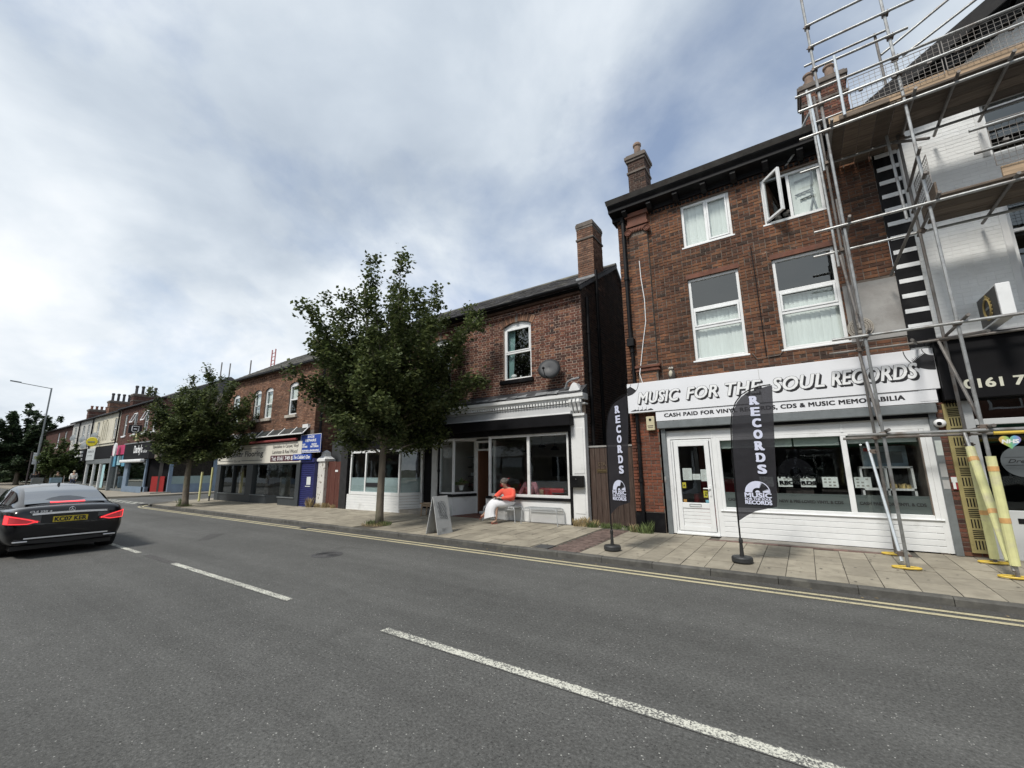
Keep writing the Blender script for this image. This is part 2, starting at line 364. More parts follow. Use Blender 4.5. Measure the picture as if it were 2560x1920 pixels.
M['slab'] = mat('paving_slab_beige', (.300, .272, .215), .88, .12, 6, .35, 55, rnd=.14, dirt=(.185, .165, .13), dscale=2.2, dlo=.46, dhi=.74)
M['joint'] = mat('slab_joint_dirt', (.085, .078, .064), .95, .3, 12)
M['kerb'] = mat('kerb_concrete', (.085, .083, .076), .9, .3, 7, .5, 40, rnd=.2, dirt=(.15, .145, .125), dscale=3, dlo=.55, dhi=.8)
M['sett'] = mat('brown_clay_sett', (.135, .095, .082), .85, .2, 8, .35, 50, rnd=.28)
M['brickedge'] = mat('red_edging_brick', (.17, .105, .09), .85, .2, 8, .35, 50, rnd=.25)
M['land'] = mat('far_ground', (.10, .105, .08), .95, .3, .3, 0)

g = MB().add([(-700, -300, -.06), (300, -300, -.06), (300, 700, -.06), (-700, 700, -.06)], [(0, 1, 2, 3)]).build('ground', M['land']); tag(g, kind='structure')
road = MB()
road.add([(-260, -1.2, 0), (45, -1.2, 0), (45, 7.5, 0), (-260, 7.5, 0)], [(0, 1, 2, 3)])
road = tag(road.build('road', M['asphalt']), kind='structure')
sr = MB().add([(-36.5, 7.5, 0), (-28.6, 7.5, 0), (-28.6, 70, 0), (-36.5, 70, 0)], [(0, 1, 2, 3)])
side_road = tag(sr.build('side_road', M['asphalt']), kind='structure')
gut = tag(MB().add([(-27.5, 7.28, .003), (45, 7.28, .003), (45, 7.5, .003), (-27.5, 7.5, .003)], [(0, 1, 2, 3)]).build('gutter', asphalt('asphalt_gutter', (.085, .083, .078), .2), road))
# centre line: 4 m marks, 2 m gaps, worn
def line(x0, x1, y0, y1, m, name, z=.005): return MB().add([(x0, y0, z), (x1, y0, z), (x1, y1, z), (x0, y1, z)], [(0, 1, 2, 3)]).build(name, m, road)
for k in range(-9, 4):
    x0 = -9.95 + 6*k
    line(x0, x0+4.1, 3.225, 3.355, M['line_centre'], 'centre_line')
for y in (7.02, 7.21):
    line(-12.25, 30, y-.043, y+.043, M['line_yellow'], 'yellow_line')
    line(-26.2, -12.75+(.3 if y > 7.1 else 0.5), y-.043, y+.043, M['line_yellow'], 'yellow_line')
# yellow lines turning into the side road, give-way marks across its mouth
for rr in (1.95, 2.11):
    mb = MB(); n = 10; P = []
    for i in range(n+1):
        a = RAD(180+90*i/n); P.append((math.cos(a), math.sin(a)))
    cx, cy = -26.2, 9.16
    V = [(cx+c*(rr-.034), cy+s*(rr-.034), .005) for c, s in P] + [(cx+c*(rr+.034), cy+s*(rr+.034), .005) for c, s in P]
    mb.add(V, [(i, i+1, n+2+i, n+1+i) for i in range(n)]).build('yellow_line', M['line_yellow'], road)
for i in range(7):
    x0 = -35.8 + i*.95
    for y in (7.62, 7.95): line(x0, x0+.6, y, y+.19, M['line_white'], 'give_way_mark', .006)
line(-52, -36.6, 7.0, 7.07, M['line_yellow'], 'yellow_line'); line(-52, -36.6, 7.18, 7.25, M['line_yellow'], 'yellow_line')
# drain and patched trench in the road
MB().add([(-13.5, 5.2, .004), (-12.6, 4.6, .004), (-12.5, 4.8, .004), (-13.3, 5.5, .004)], [(0, 1, 2, 3)]).build('repair_patch', M['asphalt2'], road)
MB().add([(-11.4, 3.22, .0035), (-9.95, 3.22, .0035), (-9.95, 3.36, .0035), (-11.4, 3.36, .0035)], [(0, 1, 2, 3)]).build('repair_patch', M['asphalt2'], road)

# pavement bed with rounded corner into the side road
cx, cy, rr = -26.6, 9.10, 1.5
arc = [(cx+rr*math.cos(RAD(a)), cy+rr*math.sin(RAD(a))) for a in range(180, 271, 10)]
out = arc + [(14, 7.6), (14, 10.6), (cx-rr, 10.6)]
mb = MB(); P = [(x, y, pz(y)-.012) for x, y in out]
mb.prism(P, (0, 0, -.16))
pave = tag(mb.build('pavement', M['joint']), kind='structure')
bk = MB().box(-28.1, 14, 10.6, 22, -.05, .14).build('pavement_bed', M['concrete'], pave)
# kerbstones
kb = MB(); L = .9
kb.prism([(-L/2+.004, -.055, -.03), (-L/2+.004, .065, -.03), (-L/2+.004, .065, .101), (-L/2+.004, -.035, .101), (-L/2+.004, -.055, .083)], (L-.008, 0, 0))
kme = kb.mesh('kerbstone', M['kerb'])
x = 12.5 + .02
while x > -26.6+L/2:
    o = bpy.data.objects.new('kerbstone', kme); COL.objects.link(o); o.parent = pave
    o.location = (x, 7.552+random.uniform(-.004, .004), random.uniform(-.006, .004)); o.rotation_euler = (0, random.uniform(-.003, .003), random.uniform(-.004, .004)); x -= .9
for i in range(6):
    a = RAD(188+15*i)
    kc = MB(); kc.prism([(-.19, -.055, -.03), (-.19, .065, -.03), (-.19, .065, .101), (-.19, -.035, .101), (-.19, -.055, .083)], (.38, 0, 0))
    o = kc.build('kerbstone', M['kerb'], pave); o.location = (cx+(rr+.03)*math.cos(a), cy+(rr+.03)*math.sin(a), 0); o.rotation_euler = (0, 0, a+RAD(90))
# paving slabs: columns across the pavement, staggered joints
SW = .3655
slabs = []; xj = 1.02
i0 = int((-28.0-xj)/SW); i1 = int((6.2-xj)/SW)
rs = random.Random(3)
TREEPITS = [(-10.38, 8.30, .42), (-23.7, 7.95, .45)]
def inpit(x, y): return any(abs(x-a) < r and abs(y-b) < r for a, b, r in TREEPITS)
for i in range(i0, i1):
    xa = xj+i*SW; xb = xa+SW; xm = (xa+xb)/2
    if -4.42 < xm < -3.66: continue                      # the strip of brown setts
    y = 7.618; first = True
    while y < 10.55:
        ln = rs.choice((.42, .55, .62, .75)) if first else rs.choice((.55, .62, .62, .75)); first = False
        yb = min(y+ln, 10.58)
        if xm < -26.4 and y < 8.2: y = yb; continue
        if -1.95 < xm < 1.55 and yb > 10.05:
            yb = 10.05
            if yb-y < .1: break
            slabs.append((xa, xb, y, yb)); break
        if not inpit(xm, (y+yb)/2): slabs.append((xa, xb, y, yb))
        y = yb
slabs.sort(key=lambda s: (s[0])**2+(s[2])**2)
cache = {}
for s in slabs[:300]:
    w = s[1]-s[0]-.007; l = round(s[3]-s[2]-.007, 2)
    if l not in cache:
        cache[l] = MB().prism([(-w/2+.002, -l/2+.002, 0), (w/2-.002, -l/2+.002, 0), (w/2-.002, l/2-.002, 0), (-w/2+.002, l/2-.002, 0)], (0, 0, -.04)).mesh('paving_slab', M['slab'])
    o = bpy.data.objects.new('paving_slab', cache[l]); COL.objects.link(o); o.parent = pave
    ym = (s[2]+s[3])/2; o.location = ((s[0]+s[1])/2, ym, pz(ym)+rs.uniform(-.004, .003)); o.rotation_euler = (TILT+rs.uniform(-.004, .004), rs.uniform(-.006, .006), 0)
mb = MB()
for s in slabs[300:]:
    e = rs.uniform(-.003, .002); a, b, c, d = s[0]+.004, s[1]-.004, s[2]+.004, s[3]-.004
    mb.prism([(a, c, pz(c)+e), (b, c, pz(c)+e), (b, d, pz(d)+e), (a, d, pz(d)+e)], (0, 0, -.03), rs.uniform(.01, 1))
mb.build('paving_slabs', M['slab'], pave, kind='stuff')
# strip of brown setts from the alley gate to the kerb
sm = MB().box(-.0975, .0975, -.0475, .0475, -.05, 0).mesh('sett', M['sett'])
for j in range(28):
    y = 7.67+j*.1
    for i in range(3):
        x = -4.31 + i*.2 + (.07 if j % 2 else 0)
        o = bpy.data.objects.new('sett', sm); COL.objects.link(o); o.parent = pave
        o.location = (x, y, pz(y)-.002+rs.uniform(-.004, .003)); o.rotation_euler = (TILT, 0, rs.uniform(-.01, .01))
MB().prism([(-4.78, 7.65, pz(7.65)+.004), (-4.43, 7.65, pz(7.65)+.004), (-4.43, 8.0, pz(8.0)+.004), (-4.78, 8.0, pz(8)+.004)], (0, 0, -.02)).build('cover_plate', mat('dark_iron_plate', (.09, .09, .092), .6, .2, 8, .3, 60, metal=.3), pave)
# concrete apron and brick edging in front of the record shop
MB().box(-1.7, 1.3, 10.17, 10.5, .08, .165).build('apron', M['concrete'], pave, bev=.01)
em = MB().box(-.104, .104, -.05, .05, -.06, 0).mesh('edging_brick', M['brickedge'])
for i in range(15):
    o = bpy.data.objects.new('edging_brick', em); COL.objects.link(o); o.parent = pave
    o.location = (-1.82+i*.215, 10.112, pz(10.11)+.002+rs.uniform(-.004, .004)); o.rotation_euler = (TILT, 0, rs.uniform(-.01, .01))
# tree pits
for i, (a, b, r) in enumerate(TREEPITS):
    MB().prism([(a-r, b-r, pz(b-r)-.006), (a+r, b-r, pz(b-r)-.006), (a+r, b+r, pz(b+r)-.006), (a-r, b+r, pz(b+r)-.006)], (0, 0, -.003)).build('tree_pit', M['soil'], pave)
# the pavement beyond the side road
fp = MB().prism([(-37.9, 7.5, .11), (-36.9, 8.2, .11), (-36.5, 9.6, .11), (-36.5, 40, .11), (-38.4, 40, .11), (-38.4, 12, .11), (-160, 12, .11), (-160, 7.5, .11)][::-1], (0, 0, -.2))
far_pave = tag(fp.build('far_pavement', mat('far_paving', (.27, .245, .20), .9, .15, 2, 0, dirt=(.18, .165, .14), dscale=.8)), kind='structure')
# pavement on the camera's side of the road
op = tag(MB().box(-120, 40, -5.2, -1.2, -.05, .11).build('near_pavement', mat('near_paving', (.27, .245, .20), .9, .15, 2, 0)), kind='structure')

# weeds along the walls and grass at tree feet
M['weed'] = mat('weed_green', (.10, .135, .045), .8, .35, 9, 0, rnd=.45)
M['weed_dry'] = mat('weed_dry', (.33, .26, .14), .85, .25, 9, 0, rnd=.4)
def tuft(mb, x, y, z, n, h, sp, rg):
    for _ in range(n):
        a = rg.uniform(0, 6.28); r = sp*rg.random()**.5; px, py = x+r*math.cos(a), y+r*math.sin(a)*.7
        hh = h*rg.uniform(.4, 1.1); la = rg.uniform(0, 6.28); ln = hh*rg.uniform(.1, .6); w = rg.uniform(.003, .007)
        dx, dy = math.cos(la), math.sin(la)
        mb.add([(px-dy*w, py+dx*w, z), (px+dy*w, py-dx*w, z), (px+dx*ln*.5+dy*w*.6, py+dy*ln*.5-dx*w*.6, z+hh*.7), (px+dx*ln, py+dy*ln, z+hh)], [(0, 1, 2), (0, 2, 3)], rg.uniform(.01, 1))
rg = random.Random(5)
def weeds(pts, name, m, label, parent=None):
    mb = MB()
    for (x, y, n, h, sp) in pts: tuft(mb, x, y, pz(y)-.004, n, h, sp, rg)
    o = mb.build(name, m); tag(o, label, 'grass', kind='stuff'); return o
weeds([(-10.38, 8.30, 420, .10, .42), (-10.62, 8.2, 120, .13, .2), (-10.1, 8.25, 120, .12, .2), (-23.7, 7.95, 200, .12, .4), (-23.95, 7.9, 60, .35, .15)], 'tree_pit_grass', M['weed'], 'short green grass growing round the feet of the two street trees')
weeds([(-10.4, 8.1, 220, .08, .4), (-10.2, 8.2, 90, .1, .2)], 'dry_grass', M['weed_dry'], 'dry straw grass in the pit of the tall street tree')
weeds([(-4.75, 10.55, 120, .16, .14), (-4.4, 10.62, 160, .13, .16), (-4.1, 10.6, 140, .14, .14), (-3.8, 10.55, 90, .12, .12), (-3.55, 10.35, 160, .16, .14), (-3.35, 10.28, 120, .22, .12), (-3.2, 10.3, 60, .3, .1)], 'wall_weeds', M['weed'], 'green weeds along the foot of the brown alley gate')
weeds([(-5.15, 10.55, 170, .2, .14), (-4.95, 10.58, 120, .26, .12), (-4.7, 10.62, 90, .2, .1), (-3.55, 10.32, 50, .2, .1)], 'dry_wall_weeds', M['weed_dry'], 'dry straw weeds at the white pilaster beside the alley gate')
weeds([(-17.3, 10.2, 130, .4, .16), (-16.9, 10.35, 150, .2, .2), (-16.5, 10.4, 120, .22, .2), (-16.0, 10.45, 90, .16, .15)], 'pillar_weeds', M['weed_dry'], 'tall dry weeds at the foot of the white gate pillar')

# trodden gum and small stains on the slabs
gm_ = MB(); rg = random.Random(17)
for _ in range(260):
    x, y = rg.uniform(-16, 4.5), rg.uniform(7.75, 10.0); r = rg.uniform(.008, .022)
    gm_.add([(x+r*math.cos(a), y+r*.9*math.sin(a), pz(y)+.0055) for a in [i*math.pi/4 for i in range(8)]], [tuple(range(8))])
gm_.build('gum_spots', mat('trodden_gum', (.13, .12, .105), .9, .3, 20, 0), pave, kind='stuff')
lf_ = MB()
for _ in range(120):
    x = rg.uniform(-26, 5); y = rg.choice((rg.uniform(7.25, 7.48), rg.uniform(10.0, 10.4))); z = .006 if y < 7.5 else pz(y)+.006; r = rg.uniform(.012, .03); a = rg.uniform(0, 6.28)
    lf_.add([(x+r*math.cos(a), y+r*math.sin(a), z), (x-r*.4*math.sin(a), y+r*.4*math.cos(a), z+.004), (x-r*math.cos(a), y-r*math.sin(a), z+.002), (x+r*.4*math.sin(a), y-r*.4*math.cos(a), z)], [(0, 1, 2, 3)], rg.uniform(.01, 1))
tag(lf_.build('fallen_leaves', mat('dry_leaf_litter', (.22, .17, .09), .9, .3, 20, 0, rnd=.5), None), 'dry leaves and litter scattered along the kerb and walls', 'leaves', kind='stuff')

# gully grate in the gap of the yellow lines, inspection cover in the road
gr_ = MB().box(-12.62, -12.22, 7.08, 7.46, -.02, .0035); gr_ = gr_.build('gully_frame', bpy.data.materials['dark_iron_plate'], road)
for i in range(7): MB().box(-12.59+i*.053, -12.57+i*.053+.012, 7.11, 7.43, .0035, .010).build('grate_bar', bpy.data.materials['dark_iron_plate'], gr_)
ic = MB().lathe([(.30, 0), (.30, .006), (.27, .006), (.27, .004), (0, .004)], (-8.2, 5.3, 0), 28).build('inspection_cover', bpy.data.materials['dark_iron_plate'], road)
for k in range(4): 
    pts = [(-8.2+.045*(k+1)*1.2*math.cos(a*math.pi/10), 5.3+.045*(k+1)*1.2*math.sin(a*math.pi/10), .006) for a in range(21)]; MB().path(pts, .006, 4).build('cover_ring', bpy.data.materials['dark_iron_plate'], ic)
# ---------------------------------------------------------------- walls, bricks, windows
def rect(a, b, c, d): return lambda v0, v1: (a, b) if (v1 > c+.004 and v0 < d-.004) else None
def arch(a, b, c, spring, rise, extra=0.0):
    # opening with a segmental head; extra widens and lifts it for the ring of arch bricks
    w = (b-a)/2; r = (w*w+rise*rise)/(2*rise); cy = spring+rise-r; cxm = (a+b)/2
    def fn(v0, v1):
        if v1 < c+.004: return None
        v = (v0+v1)/2
        if v < spring: return (a, b)
        rr = r+extra; dv = v-cy
        if dv >= rr: return None
        hw = math.sqrt(rr*rr-dv*dv); hw = min(hw, w+extra*.55)
        return (cxm-hw, cxm+hw)
    return fn
def front(Y): return lambda u, v, d: (u, Y-d, v)
def sideX(X, s=1): return lambda u, v, d: (X+s*d, u, v)
def brick_list(u0, u1, v0, v1, holes, bl=.225, bh=.075, j=.011, bond='stretcher', rg=random):
    out = []; v = v0; k = 0
    while v < v1-.02:
        va, vb = v, min(v+bh-j, v1)
        if bond == 'flemish': units = [bl, bl/2]; start = 0 if k % 2 == 0 else -(bl*.75)
        elif bond == 'garden': units = [bl/2] if k % 4 == 3 else [bl]; start = 0 if k % 4 == 3 else (-(bl/2) if k % 2 else 0)
        else: units = [bl]; start = -(bl/2) if k % 2 else 0
        gaps = sorted([g for g in (h(va, vb) for h in holes) if g])
        u = u0+start; q = 0
        while u < u1:
            w = units[q % len(units)]; q += 1
            segs = [(max(u, u0), min(u+w-j, u1))]; u += w
            for ga, gb in gaps:
                segs = [t for s in segs for t in ((s[0], min(s[1], ga)), (max(s[0], gb), s[1])) if t[1]-t[0] > .02]
            for s in segs:
                if s[1]-s[0] > .02: out.append((s[0], s[1], va, vb))
        v += bh; k += 1
    return out
def lay_bricks(lst, P, mat_, parent, nsep=0, proud=.009, name='brick', stuff='brickwork', jit=.004, seed=1, key=None):
    rg = random.Random(seed); mb = MB(); sep = []
    if nsep:
        ws = {}
        for b in lst: ws.setdefault(round(b[1]-b[0], 3), []).append(b)
        full = max(ws.values(), key=len); full.sort(key=key or (lambda b: b[0]**2+(b[2]-1.7)**2)); sep = full[:nsep]
        ss = set(sep); lst = [b for b in lst if b not in ss]
        a, b, c, d = sep[0]; w, h = (b-a)/2, (d-c)/2; O = Vector(P(0, 0, 0))
        e1 = Vector(P(1, 0, 0))-O; e2 = Vector(P(0, 1, 0))-O; e3 = Vector(P(0, 0, 1))-O
        ch = .0035
        q = [(-w, -h, -.02), (w, -h, -.02), (w, h, -.02), (-w, h, -.02), (-w, -h, proud-ch), (w, -h, proud-ch), (w, h, proud-ch), (-w, h, proud-ch), (-w+ch, -h+ch, proud), (w-ch, -h+ch, proud), (w-ch, h-ch, proud), (-w+ch, h-ch, proud)]
        ub = MB().add([e1*x+e2*y+e3*z for x, y, z in q], [(8, 9, 10, 11)] + [(i, (i+1) % 4, 4+(i+1) % 4, 4+i) for i in range(4)] + [(4+i, 4+(i+1) % 4, 8+(i+1) % 4, 8+i) for i in range(4)])
        me = ub.mesh(name, mat_); ro = Vector(rootloc(parent))
        for s in sep:
            o = bpy.data.objects.new(name, me); COL.objects.link(o); o.parent = parent
            o.location = Vector(P((s[0]+s[1])/2, (s[2]+s[3])/2, rg.uniform(-jit, jit))) - ro
            o.rotation_euler = (0, rg.uniform(-.006, .006), 0)
    for (a, b, c, d) in lst:
        z = proud+rg.uniform(-jit, jit); ch = .003; e = rg.uniform(-.002, .002)
        mb.add([P(a, c+e, -.01), P(b, c-e, -.01), P(b, d-e, -.01), P(a, d+e, -.01), P(a+ch, c+ch+e, z), P(b-ch, c+ch-e, z), P(b-ch, d-ch-e, z), P(a+ch, d-ch+e, z)],
               [(4, 5, 6, 7), (0, 1, 5, 4), (1, 2, 6, 5), (2, 3, 7, 6), (3, 0, 4, 7)], rg.uniform(.01, 1))
    return mb.build(stuff, mat_, parent, kind='stuff') if lst else None
def wall_sheet(mb, P, u0, u1, v0, v1, rects, depth=.12):
    us = sorted(set([u0, u1]+[r[i] for r in rects for i in (0, 1)])); vs = sorted(set([v0, v1]+[r[i] for r in rects for i in (2, 3)]))
    for a, b in zip(us, us[1:]):
        for c, d in zip(vs, vs[1:]):
            um, vm = (a+b)/2, (c+d)/2
            if um < u0 or um > u1 or vm < v0 or vm > v1 or any(r[0] < um < r[1] and r[2] < vm < r[3] for r in rects): continue
            mb.add([P(a, c, 0), P(b, c, 0), P(b, d, 0), P(a, d, 0)], [(0, 1, 2, 3)])
    for (a, b, c, d) in rects:
        for (p, q) in (((a, c), (a, d)), ((b, d), (b, c)), ((a, d), (b, d)), ((b, c), (a, c))):
            mb.add([P(*p, 0), P(*q, 0), P(*q, -depth), P(*p, -depth)], [(0, 1, 2, 3)])
def ring(mb, x0, x1, z0, z1, t, y0, y1):
    mb.box(x0, x0+t, y0, y1, z0, z1); mb.box(x1-t, x1, y0, y1, z0, z1)
    mb.box(x0+t, x1-t, y0, y1, z0, z0+t); mb.box(x0+t, x1-t, y0, y1, z1-t, z1)
def pane(parent, x0, x1, z0, z1, y, g='glass', name='pane'):
    return MB().add([(x0, y, z0), (x1, y, z0), (x1, y, z1), (x0, y, z1)], [(0, 1, 2, 3)]).build(name, M[g], parent)
def blind(parent, x0, x1, z0, z1, y, n=None, m='blind', name='blind'):
    n = n or max(3, int((x1-x0)/.085)); mb = MB(); w = (x1-x0)/n; rg = random.Random(int(x0*97))
    for i in range(n):
        a = x0+i*w; k = rg.uniform(.012, .03)
        mb.add([(a+.002, y, z0), (a+w+.004, y+k, z0), (a+w+.004, y+k, z1), (a+.002, y, z1)], [(0, 1, 2, 3)])
    return mb.build(name, M[m], parent)
def upvc(parent, x0, x1, z0, z1, y, rows=(), cols=(), t=.06, bar=.06, dep=.07, sill=.04, g='glass', m='white', sash=None, skip=()):
    """frame with horizontal bars at rows and vertical bars at cols; a pane of glass in every field"""
    mb = MB(); ring(mb, x0, x1, z0, z1, t, y, y+dep)
    xs = [x0+t]+[v for c in cols for v in (c-bar/2, c+bar/2)]+[x1-t]; zs = [z0+t]+[v for c in rows for v in (c-bar/2, c+bar/2)]+[z1-t]
    for c in cols: mb.box(c-bar/2, c+bar/2, y+.004, y+dep-.004, z0+t, z1-t)
    for c in rows:
        for i in range(0, len(xs), 2): mb.box(xs[i], xs[i+1], y+.002, y+dep-.002, c-bar/2, c+bar/2)
    w = mb.build('window', M[m], parent, bev=.006)
    if sill: MB().box(x0-.04, x1+.04, y-.07, y+.02, z0-sill, z0-.002).build('sill', M[m], w, bev=.006)
    for i in range(0, len(xs), 2):
        for k in range(0, len(zs), 2):
            if sash and (i//2, k//2) in sash:
                r = MB(); ring(r, xs[i]+.004, xs[i+1]-.004, zs[k]+.004, zs[k+1]-.004, .04, y-.012, y+.03); r.build('sash', M[m], w, bev=.005)
            if (i//2, k//2) not in skip: pane(w, xs[i], xs[i+1], zs[k], zs[k+1], y+dep*.55, g)
    return w
def room(parent, x0, x1, y0, y1, z0, z1, m='interior', name='room', floor='interior_dark'):
    mb = MB()
    mb.add([(x0, y1, z0), (x1, y1, z0), (x1, y1, z1), (x0, y1, z1)], [(0, 1, 2, 3)])
    mb.add([(x0, y0, z0), (x0, y1, z0), (x0, y1, z1), (x0, y0, z1)], [(0, 1, 2, 3)])
    mb.add([(x1, y1, z0), (x1, y0, z0), (x1, y0, z1), (x1, y1, z1)], [(0, 1, 2, 3)])
    mb.add([(x0, y0, z1), (x0, y1, z1), (x1, y1, z1), (x1, y0, z1)], [(0, 1, 2, 3)])
    o = mb.build(name, M[m], parent)
    MB().box(x0, x1, y0, y1, z0-.05, z0).build('floor', M[floor], parent); return o
def slates(parent, x0, x1, ya, za, yb, zb, m='slate', w=.28, g=.17, name='slates', seed=2, nsep=0):
    """courses of slates from the eave (ya,za) up to the ridge (yb,zb)"""
    L = math.hypot(yb-ya, zb-za); dy, dz = (yb-ya)/L, (zb-za)/L; ny, nz = -dz, dy; rg = random.Random(seed); mb = MB(); k = 0; s = 0
    while s < L:
        u = x0-(w/2 if k % 2 else 0)
        while u < x1:
            a, b = max(u, x0)+.003, min(u+w, x1)-.003; u += w
            if b-a < .03: continue
            t0 = rg.uniform(.006, .014); e = rg.uniform(-.008, .008); s0, s1 = s+e, min(s+g+.05, L)
            def Q(x, q, h): return (x, ya+dy*q+ny*h, za+dz*q+nz*h)
            mb.add([Q(a, s0, t0+.008), Q(b, s0, t0+.008+rg.uniform(-.002, .002)), Q(b, s1, .004), Q(a, s1, .004), Q(a, s0, 0), Q(b, s0, 0)],
                   [(0, 1, 2, 3), (4, 5, 1, 0), (4, 0, 3), (5, 2, 1)], rg.uniform(.01, 1))
        s += g; k += 1
    return mb.build(name, M[m], parent, kind='stuff')
def downpipe(parent, x, y, z0, z1, r=.045, m='black', collars=(), name='downpipe'):
    mb = MB().tube((x, y, z0), (x, y, z1), r, 10)
    for c in collars: mb.tube((x, y, c-.04), (x, y, c+.04), r*1.35, 10)
    return mb.build(name, M[m], parent, smooth=False)

# ---------------------------------------------------------------- the record shop
MY = 10.5; X0, X1 = -3.55, 1.85
ms = thing('record_shop_building', 'three storey orange brick building with a white record shop sign and black cornice', 'building', (-.85, MY, .15))
wins = [(-1.90, -.79, 7.06, 8.22), (-.13, 1.00, 7.06, 8.20), (-1.89, -.78, 4.13, 6.20), (-.11, 1.00, 4.11, 6.19)]
P = front(MY)
mb = MB(); wall_sheet(mb, P, X0, X1, 2.55, 8.50, wins, .14); wall_sheet(mb, P, X0, -2.86, .15, 2.55, [], .1)
mb.box(X0, X0+.2, MY, 19, .12, 8.5); mb.box(X1-.12, X1, MY+.001, 19, .12, 8.5); mb.box(X0, X1, 18.8, 19, .12, 8.5)
mwall = mb.build('wall', M['mortar_dark'], ms)
holes = [rect(*w) for w in wins] + [rect(1.03, 1.86, 4.05, 5.25), rect(-3.24, -2.74, 3.9, 8.4)]
bl = brick_list(X0, X1, 3.66, 8.46, holes, bond='garden')
lay_bricks(bl, P, M['brick_music'], mwall, nsep=230, seed=11)
bl = brick_list(X0, -2.86, .62, 3.62, [], bond='garden')
lay_bricks(bl, P, brickmat('brick_red_clean', [(.17, .058, .035), (.22, .07, .04), (.24, .078, .045), (.13, .05, .035), (.20, .066, .038)], amount=.3), mwall, nsep=60, seed=12)
# side wall of the alley
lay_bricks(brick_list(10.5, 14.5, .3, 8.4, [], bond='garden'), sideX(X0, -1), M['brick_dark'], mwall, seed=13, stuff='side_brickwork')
MB().box(X0-.012, -2.87, MY-.015, MY+.0, .12, .60).build('plinth', M['black'], ms)
# pilaster with scrolled capital and base
PY = MY-.09
mb = MB().box(-3.23, -2.75, PY+.006, MY+.02, 3.70, 8.42)
pil = mb.build('pilaster', M['mortar_dark'], ms)
lay_bricks(brick_list(-3.23, -2.75, 4.20, 7.75, [], bl=.24, bh=.075, bond='stretcher'), front(PY+.006), M['brick_music'], pil, seed=15, proud=.006)
lay_bricks(brick_list(-3.19, -2.78, 3.70, 3.98, [], bl=.2, bond='stretcher'), front(PY+.006), brickmat('brick_patch_orange', [(.26, .11, .06), (.30, .14, .08), (.2, .09, .06)], amount=.2), pil, seed=16, proud=.006, stuff='base_brickwork')
for nm_, L_ in (('base_moulding', ((4.02, 4.06, .06, .05), (4.06, 4.11, .03, .03), (4.11, 4.17, .07, .06))), ('top_moulding', ((8.02, 8.10, .05, .05), (8.10, 8.30, .02, .02), (8.30, 8.42, .07, .07)))):
    mb = MB()
    for a, b, c, d in L_: mb.box(-3.23-c, -2.75+c, PY-d, MY+.01, a, b)
    mb.build(nm_, M['terracotta'], pil, bev=.008)
cp = MB(); cp.box(-3.26, -2.72, PY-.03, MY, 7.86, 7.98)
for sx in (-3.24, -2.74):
    for rr in (.085, .06, .035): cp.tube((sx, PY-.035-(.085-rr)*.35, 7.86), (sx, PY, 7.86), rr, 16)
    pts = [(sx+.1*math.cos(t)*(1-t/16), PY-.05, 7.86+.1*math.sin(t)*(1-t/16)) for t in [i*.45 for i in range(26)]]
    cp.path(pts, .012, 5)
for i in range(5): cp.ball((-3.14+i*.075, PY-.04, 7.90), .03, .03, .045, 6, 4)
cp.build('capital', M['terracotta'], pil)
# cornice with brackets
cn = MB()
prof = [(MY, 8.36), (MY-.06, 8.36), (MY-.06, 8.46), (MY-.34, 8.50), (MY-.34, 8.58), (MY-.42, 8.66), (MY-.42, 8.76), (MY+.3, 8.80), (MY+.3, 8.36)]
cn.prism([(X0-.14, y, z) for y, z in prof][::-1], (X1-X0+.14, 0, 0))
cor = cn.build('cornice', M['black'], ms, bev=.012)
gt = MB().prism([(X0-.15, MY-.52, 8.78), (X0-.15, MY-.43, 8.68), (X0-.15, MY-.42, 8.78)], (X1-X0+.12, 0, 0)); gt.build('gutter', M['galv_dark'], cor)
for i in range(9):
    x = X0+.28+i*.66
    MB().prism([(x-.06, MY-.062, 8.455), (x-.06, MY-.30, 8.49), (x-.06, MY-.30, 8.43), (x-.06, MY-.2, 8.34), (x-.06, MY-.062, 8.30)], (.12, 0, 0)).build('bracket', M['black'], cor, bev=.006)
lay_bricks([(X0+.02+i*.1, X0+.09+i*.1, 8.26, 8.33) for i in range(52) if not any(a-.08 < X0+.05+i*.1 < b+.05 for a, b in ((-3.3, -2.7),))], front(MY-.012), M['black'], cor, seed=4, name='dentil', stuff='dentils', proud=.03)
# low slate roof behind the cornice
mb = MB(); mb.prism([(X0, MY-.1, 8.74), (X0, 15, 10.6), (X0, 19, 8.74)], (X1-X0, 0, 0)); mb.build('roof', M['slate'], ms)
# windows: top floor
w = upvc(ms, *wins[0][:2], *wins[0][2:], MY+.05, cols=(-1.34,), sash=[(1, 0)]); blind(w, -1.85, -.84, 7.1, 8.18, MY+.16)
w = upvc(ms, *wins[1][:2], *wins[1][2:], MY+.05, cols=(.40,), skip=[(0, 0)]); blind(w, .44, .95, 7.1, 8.16, MY+.16)
# drying rack seen behind the right half
rk = MB(); rk.path([(.86, MY+.14, 7.12), (.80, MY+.14, 7.6), (.86, MY+.14, 8.16)], .018, 6); rk.path([(.72, MY+.14, 7.1), (.82, MY+.14, 7.5)], .018, 6)
for z, a in ((7.98, .52), (7.66, .5), (7.52, .58)): rk.tube((a, MY+.14, z-.03), (.84, MY+.14, z+.02), .016, 6)
rk.build('clothes_rack', M['grey_metal'], w)
